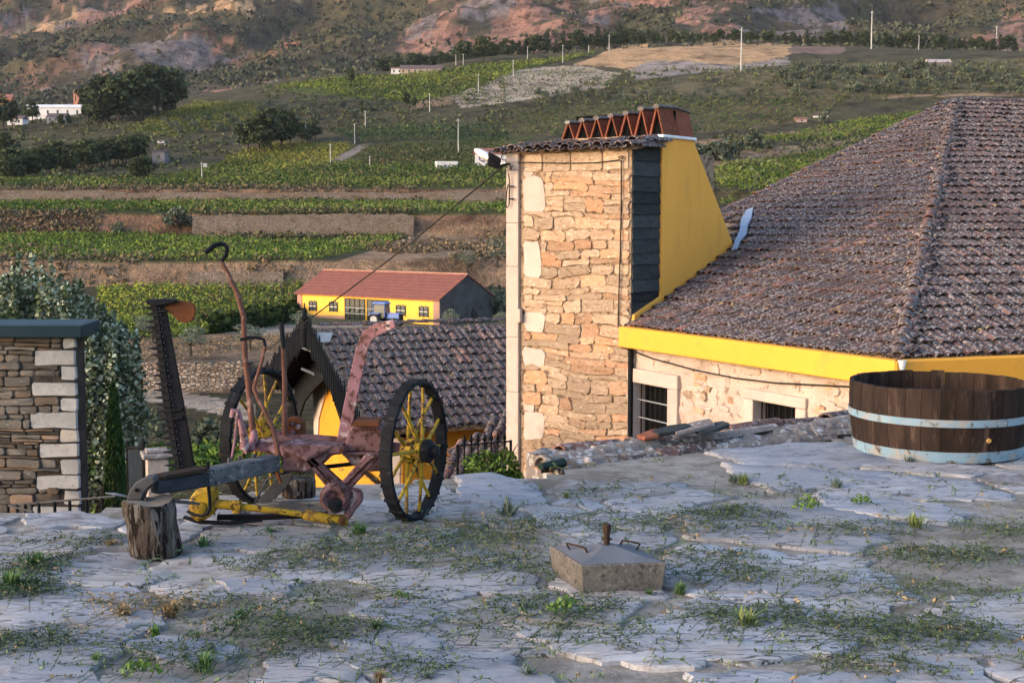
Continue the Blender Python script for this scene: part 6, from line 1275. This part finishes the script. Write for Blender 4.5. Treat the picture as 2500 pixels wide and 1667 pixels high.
m = MB(); m.tube([bf(-.3, WB / 2, zR + .08), bf(LB + .3, WB / 2, zR + .08)], .14, 8, flat=.7); m.build('ridge', pmat('pale_ridge', (.42, .24, .18), (.34, .17, .12), 2, .9, bump=.2), rf)
M_BRICK = pmat('pink_brick', (.40, .23, .165), (.32, .18, .13), 3, .9, c3=(.5, .38, .3), t3=(.6, .66), sc3=5, bump=.3, bd=.02, stretch=(1, 1, 3))
for s0, s1 in ((-.05, .75), (LB - .8, LB + .1)):
    m = MB(); m.hexa([bf(s0, -.06, -11.5), bf(s1, -.06, -11.5), bf(s1, .2, -11.5), bf(s0, .2, -11.5)], [bf(s0, -.06, zE - .06), bf(s1, -.06, zE - .06), bf(s1, .2, zE - .06), bf(s0, .2, zE - .06)]); m.build('brick_pier', M_BRICK, barn)
b1_ = bpl(843, 771); m = MB(); m.hexa([bf(.75, -.05, -11.5), bf(b1_[0] - .2, -.05, -11.5), bf(b1_[0] - .2, .1, -11.5), bf(.75, .1, -11.5)], [bf(.75, -.05, bpl(730, 768)[1]), bf(b1_[0] - .2, -.05, b1_[1]), bf(b1_[0] - .2, .1, b1_[1]), bf(.75, .1, bpl(730, 768)[1])]); m.build('plinth', M_BRICK, barn)
M_GDOOR = pmat('dark_green_joinery', (.03, .036, .028), (.022, .028, .022), 2, .6, bump=.1); M_PANE = pmat('dark_pane', (.03, .034, .036), (.05, .055, .055), .8, .25, bump=0, spec=.5)
def bbox(nm, s0, s1, z0, z1, out, mat, par, th=.1):
    m = MB(); m.hexa([bf(s0, -out, z0), bf(s1, -out, z0), bf(s1, -out + th, z0), bf(s0, -out + th, z0)], [bf(s0, -out, z1), bf(s1, -out, z1), bf(s1, -out + th, z1), bf(s0, -out + th, z1)]); return m.build(nm, mat, par)
for (x0, x1, y0, y1, kd) in ((755, 773, 735, 758, 0), (805, 824, 737, 760, 0), (843, 891, 728, 788, 1), (897, 948, 731, 792, 1), (968, 990, 745, 770, 0), (1024, 1046, 748, 773, 0)):
    s0 = bpl(x0, y0)[0]; s1 = bpl(x1, y0)[0]; zt = bpl((x0 + x1) / 2, y0 + 1)[1]; zb = bpl((x0 + x1) / 2, y1)[1]
    if kd == 0:
        w_ = bbox('window', s0, s1, zb, zt, .05, M_PANE, barn)
        for a, b in ((s0 - .04, s0 + .07), ((s0 + s1) / 2 - .05, (s0 + s1) / 2 + .05), (s1 - .07, s1 + .04)): bbox('frame', a, b, zb - .05, zt + .05, .09, M_GDOOR, w_, .06)
        zm = zb + (zt - zb) * .5; bbox('frame', s0, s1, zm - .05, zm + .05, .085, M_GREYM, w_, .06)
        for sx in (s0 + (s1 - s0) * .27, s0 + (s1 - s0) * .73): m = MB(); m.prism([bf(sx - .2, -.06, zm + .42), bf(sx, -.06, zm + .75), bf(sx + .2, -.06, zm + .42), bf(sx, -.06, zm + .1)], SB * .03); m.build('pane', pmat('patterned_pane', (.12, .12, .11), None, 2, .3, bump=0) if 'patterned_pane' not in bpy.data.materials else bpy.data.materials['patterned_pane'], w_)  # paler diamonds of the glazing pattern
    else:
        d_ = bbox('door', s0, s1, zb - .5, zt, .05, M_GDOOR, barn)
        for k in range(5): sx = s0 + (s1 - s0) * k / 4; bbox('stile', sx - .06, sx + .06, zb - .5, zt, .09, M_BLACK, d_, .05)
        for f in (.38, .62): zz_ = zb + (zt - zb) * f; bbox('rail', s0, s1, zz_ - .03, zz_ + .03, .095, M_GREYM, d_, .05)
        for k in range(4):
            a0 = s0 + (s1 - s0) * (k + .08) / 4; a1 = s0 + (s1 - s0) * (k + .92) / 4; z0_ = zb + (zt - zb) * .66; z1_ = zt - .1; bbox('pane', a0, a1, z0_, z1_, .07, M_PANE, d_, .03)
            z0_ = zb + (zt - zb) * .42; z1_ = zb + (zt - zb) * .6; am = (a0 + a1) / 2; m = MB(); m.prism([bf(a0, -.07, z0_), bf(am, -.07, z1_) if k % 2 else bf(a0, -.07, z1_), bf(a1, -.07, z0_) if k % 2 else bf(a1, -.07, z1_), bf(am, -.07, z0_)], SB * .03); m.build('pane', bpy.data.materials.get('patterned_pane') or M_PANE, d_)
# ------------------------------------------------------------------ blue tractor in the yard
to = at(938, 798, 139.0); to.z = float(terr(to.x, to.y)); tf = Vector((.93, -.37, 0)).normalized(); ts = Vector((-tf.y, tf.x, 0))
trc = thing('farm_tractor', to, 'blue cab tractor with grey wheels parked before the yellow barn', 'tractor')
def tfx(x, y, z): return to + tf * x + ts * y + Vector((0, 0, z))
def tbox(nm, x0, x1, y0, y1, z0, z1, mat, taper=0, par=None):
    m = MB(); m.hexa([tfx(x0, y0, z0), tfx(x1, y0, z0), tfx(x1, y1, z0), tfx(x0, y1, z0)], [tfx(x0 + taper, y0 + taper, z1), tfx(x1 - taper, y0 + taper, z1), tfx(x1 - taper, y1 - taper, z1), tfx(x0 + taper, y1 - taper, z1)]); return m.build(nm, mat, par or trc, bevel=.05)
M_TBL = pmat('tractor_blue', (.10, .17, .42), (.08, .14, .36), 3, .45, bump=.05, spec=.4); M_RUB = pmat('tyre_rubber', (.03, .03, .03), None, 6, .85, bump=.2)
tbox('bonnet', .4, 1.95, -.38, .38, .85, 1.45, M_TBL, .08); tbox('chassis', -.9, 1.9, -.28, .28, .5, .86, M_BLACK); tbox('nose', 1.9, 2.15, -.36, .36, .7, 1.35, M_BLACK, .03)
tbox('cab_glass', -1.05, .42, -.62, .62, 1.0, 2.35, M_PANE, .1); tbox('cab_roof', -1.15, .5, -.7, .7, 2.36, 2.58, M_TBL, .08)
for x in (-1.06, .38):
    for y in (-.63, .63): m = MB(); m.tube([tfx(x, y, 1.0), tfx(x * .92, y * .88, 2.36)], .05, 5); m.build('cab_post', M_TBL, trc)
for (x, y, r, w_) in ((-.75, -.78, .72, .42), (-.75, .78, .72, .42), (1.45, -.7, .48, .3), (1.45, .7, .48, .3)):
    c_ = tfx(x, y, r); m = MB(); m.lathe(c_, ts, [(r * .6, -w_ / 2), (r * .93, -w_ / 2), (r, -w_ / 3), (r, w_ / 3), (r * .93, w_ / 2), (r * .6, w_ / 2)], 20); wh = m.build('wheel', M_RUB, trc, 40)
    m = MB(); m.lathe(c_, ts, [(0, -w_ / 2 - .02), (r * .58, -w_ / 2 - .03), (r * .58, w_ / 2 + .03), (0, w_ / 2 + .02)], 16); m.build('rim', M_GREYM, wh, 40)
tbox('fender', -1.4, -.1, -1.0, -.6, 1.3, 1.45, M_TBL); tbox('fender', -1.4, -.1, .6, 1.0, 1.3, 1.45, M_TBL)
io = at(893, 800, 138.5); io.z = float(terr(io.x, io.y)); im = thing('yellow_implement', io, 'small yellow farm implement standing beside the tractor', 'implement')
m = MB(); m.box(io + Vector((0, 0, .35)), (.6, .5, .55)); m.build('hopper', M_YM, im, bevel=.08); m = MB(); m.tube([io + Vector((.1, 0, .5)), io + Vector((.15, 0, 1.5))], .07, 6); m.build('mast', M_YM, im)
# stack of poles leaning by the barn's end
so_ = hit(1150, 792); sp_ = thing('pole_stack', so_, 'heap of dark poles leaning together by the barn end', 'pole stack')
for k in range(16): a = rnd(-1.2, 1.2); m = MB(); m.tube([so_ + Vector((a * 1.3, rnd(-.5, .5), 0)), so_ + Vector((a * .2 - .6, .4, rnd(1.6, 2.6)))], .05, 5); m.build('pole', M_OAK, sp_)

# ------------------------------------------------------------------ utility poles
M_POLE = pmat('concrete_pole', (.50, .48, .46), (.42, .40, .38), 1, .85, bump=.1)
POLES = [(1119, 292, 374), (1809, 72, 174), (2127, 30, 120), (1487, 87, 128), (1374, 112, 154), (1288, 115, 148), (1253, 148, 188), (1168, 182, 230), (1049, 230, 274), (892, 272, 314), (866, 305, 352), (746, 305, 346), (807, 352, 404), (903, 382, 412), (493, 398, 444), (1826, 76, 108), (2243, 88, 122), (2432, 66, 120), (1113, 128, 160), (1131, 134, 166), (2056, 90, 114), (1437, 112, 130)]
for i, (x, y0, y1) in enumerate(POLES):
    b_ = hit(x, y1); h = (y1 - y0) * b_.y / F; r = max(.16, min(.3, h * .016)) * (b_.y / 450) ** .5
    lab = {0: 'tall slim concrete pole near the white red roofed building', 1: 'tallest concrete pole standing below the straw coloured hilltop', 2: 'tall concrete pole before the mountain at the right', 14: 'short pole with a transformer above the dry terrace'}.get(i, 'slim grey concrete utility pole on the vineyard hillside')
    e = thing('utility_pole', b_, lab, 'pole', None if i in (0, 1, 2, 14) else 'utility poles across the hillside'); m = MB(); m.tube([b_ + Vector((0, 0, -1)), b_ + Vector((0, 0, h))], [r, r * .6], 6); m.build('shaft', M_POLE, e)
    m = MB(); m.box(b_ + Vector((0, 0, h * .95)), (h * .12, .12, .12)); m.build('crossarm', M_POLE, e)
    if i == 14: m = MB(); m.box(b_ + Vector((.9, 0, h * .86)), (1.0, .6, .9)); m.build('transformer', M_GREYM, e)
# ------------------------------------------------------------------ far buildings
M_FWH = pmat('far_white_wall', (.70, .66, .64), (.60, .56, .54), .2, .9, bump=0); M_FRED = pmat('far_red_roof', (.30, .13, .10), (.22, .10, .085), .5, .9, bump=.2, bd=.1, bs=2); M_FBR = pmat('far_brown_roof', (.15, .105, .10), (.11, .08, .08), .5, .9, bump=.2, bd=.1, bs=2); M_FGL = M_PANE; M_ORB = pmat('raw_orange_brick', (.50, .22, .13), (.42, .18, .11), .4, .95, bump=.3, bd=.1, bs=2)
def far_house(name, x0, x1, ybase, ytop, label, wallm=M_FWH, roofm=M_FRED, depth=8, pitch=.25, nwin=3, cat_='building', Y=None, rooff=.35, grp=None, yaw=0.0):
    b = hit((x0 + x1) / 2, ybase) if Y is None else at((x0 + x1) / 2, ybase, Y); k = b.y / F; w_ = (x1 - x0) * k; h = (ybase - ytop) * k; hw = h * (1 - rooff); hr = h * rooff; d = depth
    e = thing(name, b, label, cat_, grp); R = Matrix.Rotation(yaw, 3, 'Z')
    def q(x, y, z): return b + R @ Vector((x, y, z))
    m = MB(); m.hexa([q(-w_ / 2, 0, -2), q(w_ / 2, 0, -2), q(w_ / 2, d, -2), q(-w_ / 2, d, -2)], [q(-w_ / 2, 0, hw), q(w_ / 2, 0, hw), q(w_ / 2, d, hw), q(-w_ / 2, d, hw)]); wl_ = m.build('wall', wallm, e)
    if roofm is not None:
        o = .4; m = MB(); m.prism([q(-w_ / 2 - o, -o, hw + .02), q(-w_ / 2 - o, d / 2, hw + hr), q(-w_ / 2 - o, d + o, hw + .02)], R @ Vector((w_ + 2 * o, 0, 0))); m.build('roof', roofm, e)
    for i in range(nwin):
        x = -w_ / 2 + w_ * (i + .5) / nwin; s = min(.9, w_ / nwin * .45); m = MB(); m.hexa([q(x - s / 2, -.06, hw * .35), q(x + s / 2, -.06, hw * .35), q(x + s / 2, .05, hw * .35), q(x - s / 2, .05, hw * .35)], [q(x - s / 2, -.06, hw * .75), q(x + s / 2, -.06, hw * .75), q(x + s / 2, .05, hw * .75), q(x - s / 2, .05, hw * .75)]); m.build('window', M_FGL, wl_)
    return e, b, k, q
far_house('long_farmhouse', 978, 1078, 180, 158, 'long low farmhouse with brown roof above the light green vineyard', pmat('far_tan_wall', (.45, .33, .25), (.36, .27, .21), .3, .9, bump=0), M_FBR, 9, nwin=7, rooff=.5, cat_='house')
far_house('white_annex', 955, 982, 182, 164, 'small white house at the end of the long farmhouse', M_FWH, M_FRED, 7, nwin=2, rooff=.25, cat_='house')
e, b, k, q = far_house('sign_building', 1160, 1290, 405, 361, 'white building with red roof and dark lettering beside the tower', M_FWH, M_FRED, 9, nwin=0, rooff=.38, cat_='building')
def sign(txt, px, py, size):
    cu = bpy.data.curves.new('lettering', 'FONT'); cu.body = txt; cu.size = size; cu.extrude = .03; o = bpy.data.objects.new('lettering', cu); COL.objects.link(o)
    dg = bpy.context.evaluated_depsgraph_get(); me = bpy.data.meshes.new_from_object(o.evaluated_get(dg)); bpy.data.objects.remove(o)
    ob = link('lettering', me, pmat('violet_letter', (.10, .08, .16), None, 1, .8, bump=0) if 'violet_letter' not in bpy.data.materials else bpy.data.materials['violet_letter'], e); p = at(px, py, b.y - .12); ob.location = p - wloc(e); ob.rotation_euler = (pi / 2, 0, 0)
sign('Qu', 1168, 394, 2.6); sign('COV', 1222, 392, 2.6)
far_house('white_shed', 1066, 1118, 413, 394, 'low white shed among the dark vines', M_FWH, None, 5, nwin=0, rooff=.02, cat_='shed', yaw=.15)
far_house('white_village_hall', 58, 200, 288, 254, 'long white building in the village below the mountain', M_FWH, M_FWH, 12, nwin=6, rooff=.3, cat_='building')
far_house('brick_ruin', 180, 200, 262, 222, 'unfinished orange brick building beside the dark pines', M_ORB, None, 7, nwin=2, rooff=.02, cat_='building')
far_house('terracotta_house', -20, 28, 262, 230, 'village house with orange wall at the left of the white hall', M_ORB, M_FRED, 9, nwin=2, cat_='house')
far_house('grey_village_house', 115, 158, 302, 276, 'small greyish house in front of the white hall', pmat('far_grey_wall', (.42, .37, .36), None, .3, .9, bump=0), M_FBR, 8, nwin=3, cat_='house')
far_house('low_village_house', 18, 55, 306, 282, 'low house with white base at the village edge', M_FWH, M_FBR, 7, nwin=2, cat_='house')
far_house('white_tank', 719, 730, 491, 472, 'small white square box on the upper terrace wall', M_FWH, None, 1.2, nwin=0, rooff=.02, cat_='box')
far_house('stone_hut', 384, 400, 350, 342, 'tiny pale hut in the dark scrub', M_FWH, M_FBR, 3, nwin=1, cat_='hut'); far_house('ruined_shed', 372, 402, 402, 368, 'grey ruined shed beside the dark tree clump', pmat('ruin_grey', (.20, .18, .19), None, .5, .95, bump=.3), M_FBR, 5, nwin=1, rooff=.1, cat_='shed')
far_house('hillside_shed', 2268, 2322, 160, 144, 'pale roofed shed on the hillside among the olives', pmat('shed_tan', (.25, .2, .17), None, .5, .95, bump=.2), pmat('pale_sheet_roof', (.45, .36, .34), None, .5, .8, bump=0), 7, nwin=0, rooff=.6, cat_='shed')
far_house('pink_hut', 1945, 1970, 300, 287, 'small pink hut at the foot of the vine rows', pmat('pink_wall', (.48, .33, .28), None, .5, .9, bump=0), M_FRED, 4, nwin=1, cat_='hut'); far_house('white_hut', 1988, 2022, 288, 281, 'low white hut behind the dark tree above the big roof', M_FWH, M_FBR, 4, nwin=0, cat_='hut')
# ------------------------------------------------------------------ trees
for (x, y, h) in ((465, 870, 78), (372, 836, 66), (610, 858, 74), (350, 822, 50), (735, 815, 58)): tree('olive_tree', 'olive', x, y, h, 'young grey green olive tree on the dry terrace above the stone wall', 'tree', 'olive trees on the dry terrace', wide=1.5)
tree('olive_tree', 'olive', 1096, 812, 58, 'grey green olive tree before the right end of the barn', 'tree', wide=1.2); tree('olive_tree', 'olive', 1226, 804, 46, 'small olive tree between barn and tower', 'tree', wide=1.2)
tree('olive_tree', 'olive', 1140, 672, 62, 'olive tree on the dry bank behind the barn', 'tree', wide=1.1); tree('olive_tree', 'olive', 1214, 652, 72, 'larger olive tree on the bank next to the tower', 'tree', wide=1.1)
tree('dark_bush', 'bush', 435, 560, 52, 'dark round bush on the bank beside the long terrace wall', 'bush'); tree('dark_bush', 'bush', 285, 572, 30, 'low dark bush on the brown bank', 'bush')
for (x, y, h) in ((1130, 780, 70), (1160, 770, 66), (1195, 775, 60), (1220, 770, 70)): tree('thicket_shrub', 'bush', x, y, h, 'dark dense shrub behind the end of the yellow barn', 'shrub', 'shrubs around the barn end', Y=152)
for (x, y, h) in ((345, 1085, 90), (500, 1120, 100), (420, 1150, 70), (560, 1120, 80), (640, 1150, 90)): tree('grey_shrub', 'bush', x, y, h, 'round grey green shrub below the terrace', 'shrub', 'grey shrubs below the terrace', Y=48)
for (x, y, h, kd) in ((215, 298, 90, 'broad'), (240, 300, 110, 'pine'), (265, 302, 120, 'broad'), (290, 302, 110, 'broad'), (315, 298, 125, 'broad'), (338, 294, 120, 'broad'), (360, 290, 130, 'broad'), (385, 284, 125, 'broad'), (405, 276, 118, 'broad'), (428, 270, 100, 'broad'), (250, 306, 60, 'broad'), (300, 300, 70, 'broad'), (350, 292, 75, 'broad'), (400, 280, 70, 'broad')):
    tree('dark_pine', kd, x, y, h, 'tall dark tree in the grove beside the village', 'tree', 'dark grove beside the village', wide=1.25)
for (x, y, h) in ((605, 372, 82), (632, 374, 92), (660, 370, 108), (688, 362, 98), (708, 352, 74), (645, 376, 70), (735, 345, 50), (770, 340, 46), (755, 350, 40)): tree('dark_tree', 'broad', x, y, h, 'dark leafy tree in the clump above the yellowing vines', 'tree', 'dark clump above the yellowing vines', wide=1.2)
for i in range(34): x = 5 + 355 * ((i * .618) % 1); tree('riverside_tree', 'broad', x, 398 + 50 * ((i * .377) % 1), rnd(52, 82), 'dark green tree in the valley thicket below the village', 'tree', 'valley thicket below the village', wide=1.2)
for (x, y, h) in ((8, 318, 88), (30, 312, 60), (80, 300, 56), (62, 296, 40), (150, 312, 34), (170, 308, 26)): tree('village_tree', 'broad', x, y, h, 'dark tree standing among the village houses', 'tree', 'trees among the village houses')
cr = [(930, 182), (1000, 172), (1250, 142), (1480, 118), (1620, 106), (1860, 101), (1960, 110), (2200, 120), (2500, 128)]
for i in range(120):
    x = 935 + 1560 * ((i * .618 + .1) % 1); y = float(np.interp(x, [c[0] for c in cr], [c[1] for c in cr])) + rnd(-2, 3); h = rnd(22, 44) * (1.25 if 1130 < x < 1560 else 1.0) * (.75 if 1600 < x < 1960 else 1)
    kd = 'pine' if random.random() < .35 else 'broad'; wh = 'above the light green vineyard' if x < 1420 else 'behind the straw coloured hilltop' if x < 1970 else 'at the foot of the mountain beyond the olive slope'
    tree('ridge_tree', kd, x, y, h, ('pointed dark pine in the belt ' if kd == 'pine' else 'rounded dark tree in the belt ') + wh, 'tree', 'tree belt ' + wh, Y=775, wide=1.15)
for (x, y, h) in ((1180, 150, 66), (1130, 160, 62), (1200, 150, 48), (855, 205, 40), (960, 178, 38), (990, 260, 38), (1010, 268, 30)): tree('slope_tree', 'broad', x, y, h, 'solitary dark tree on the slope near the long farmhouse', 'tree', 'solitary trees near the long farmhouse')
for (x, y, h, w_) in ((1735, 392, 50, 1.4), (1780, 385, 46, 1.5), (1845, 368, 50, 1.2), (1700, 390, 40, 1.2), (1878, 364, 24, 1.2)): tree('grey_bush', 'bush', x, y, h, 'large grey green bush on the terrace right of the chimney', 'bush', 'bushes right of the chimney', wide=w_)
for i in range(74): x = 1900 + 600 * ((i * .618) % 1); y = 172 + 62 * ((i * .414 + .2) % 1); tree('hill_olive', 'bush', x, y, rnd(16, 30), 'round olive tree on the far hillside', 'tree', 'olive trees on the far hillside', wide=1.1)
for i in range(36): x = 1310 + 560 * ((i * .618) % 1); y = 226 + 24 * ((i * .414 + .2) % 1); tree('field_bush', 'bush', x, y, rnd(9, 18), 'small dark bush along the field edge', 'bush', 'bushes along the field edges')
for i in range(60): x = 400 + 560 * ((i * .618) % 1); y = 300 - 60 * (x - 400) / 560 + 40 * ((i * .414) % 1); tree('grove_olive', 'bush', x, y, rnd(12, 22), 'grey olive bush on the terraced slope', 'tree', 'olive bushes on the terraced slope')
tree('dark_bush', 'bush', 2010, 300, 28, 'dark round tree beside the pink hut', 'bush'); tree('dark_bush', 'bush', 1940, 176, 20, 'dark shrub at the edge of the grey bare field', 'bush')
# ------------------------------------------------------------------ evening haze
hz = bpy.data.materials.new('evening_haze'); hz.use_nodes = True; hn = hz.node_tree; hn.nodes.clear()
ho = hn.nodes.new('ShaderNodeOutputMaterial'); hv = hn.nodes.new('ShaderNodeVolumePrincipled'); hv.inputs['Color'].default_value = (.86, .86, 1.0, 1); hv.inputs['Density'].default_value = .00003; hv.inputs['Anisotropy'].default_value = .1
hn.links.new(hv.outputs[0], ho.inputs['Volume'])
m = MB(); zlo, zhi = float(min(ZZ.min(), -12)) - 1, float(ZZ.max()) + 40
m.hexa([(-6000, -6000, zlo), (6000, -6000, zlo), (6000, 6000, zlo), (-6000, 6000, zlo)], [(-6000, -6000, zhi), (6000, -6000, zhi), (6000, 6000, zhi), (-6000, 6000, zhi)])
tag(m.build('haze', hz), 'thin evening haze over the valley', 'haze', kind='stuff')
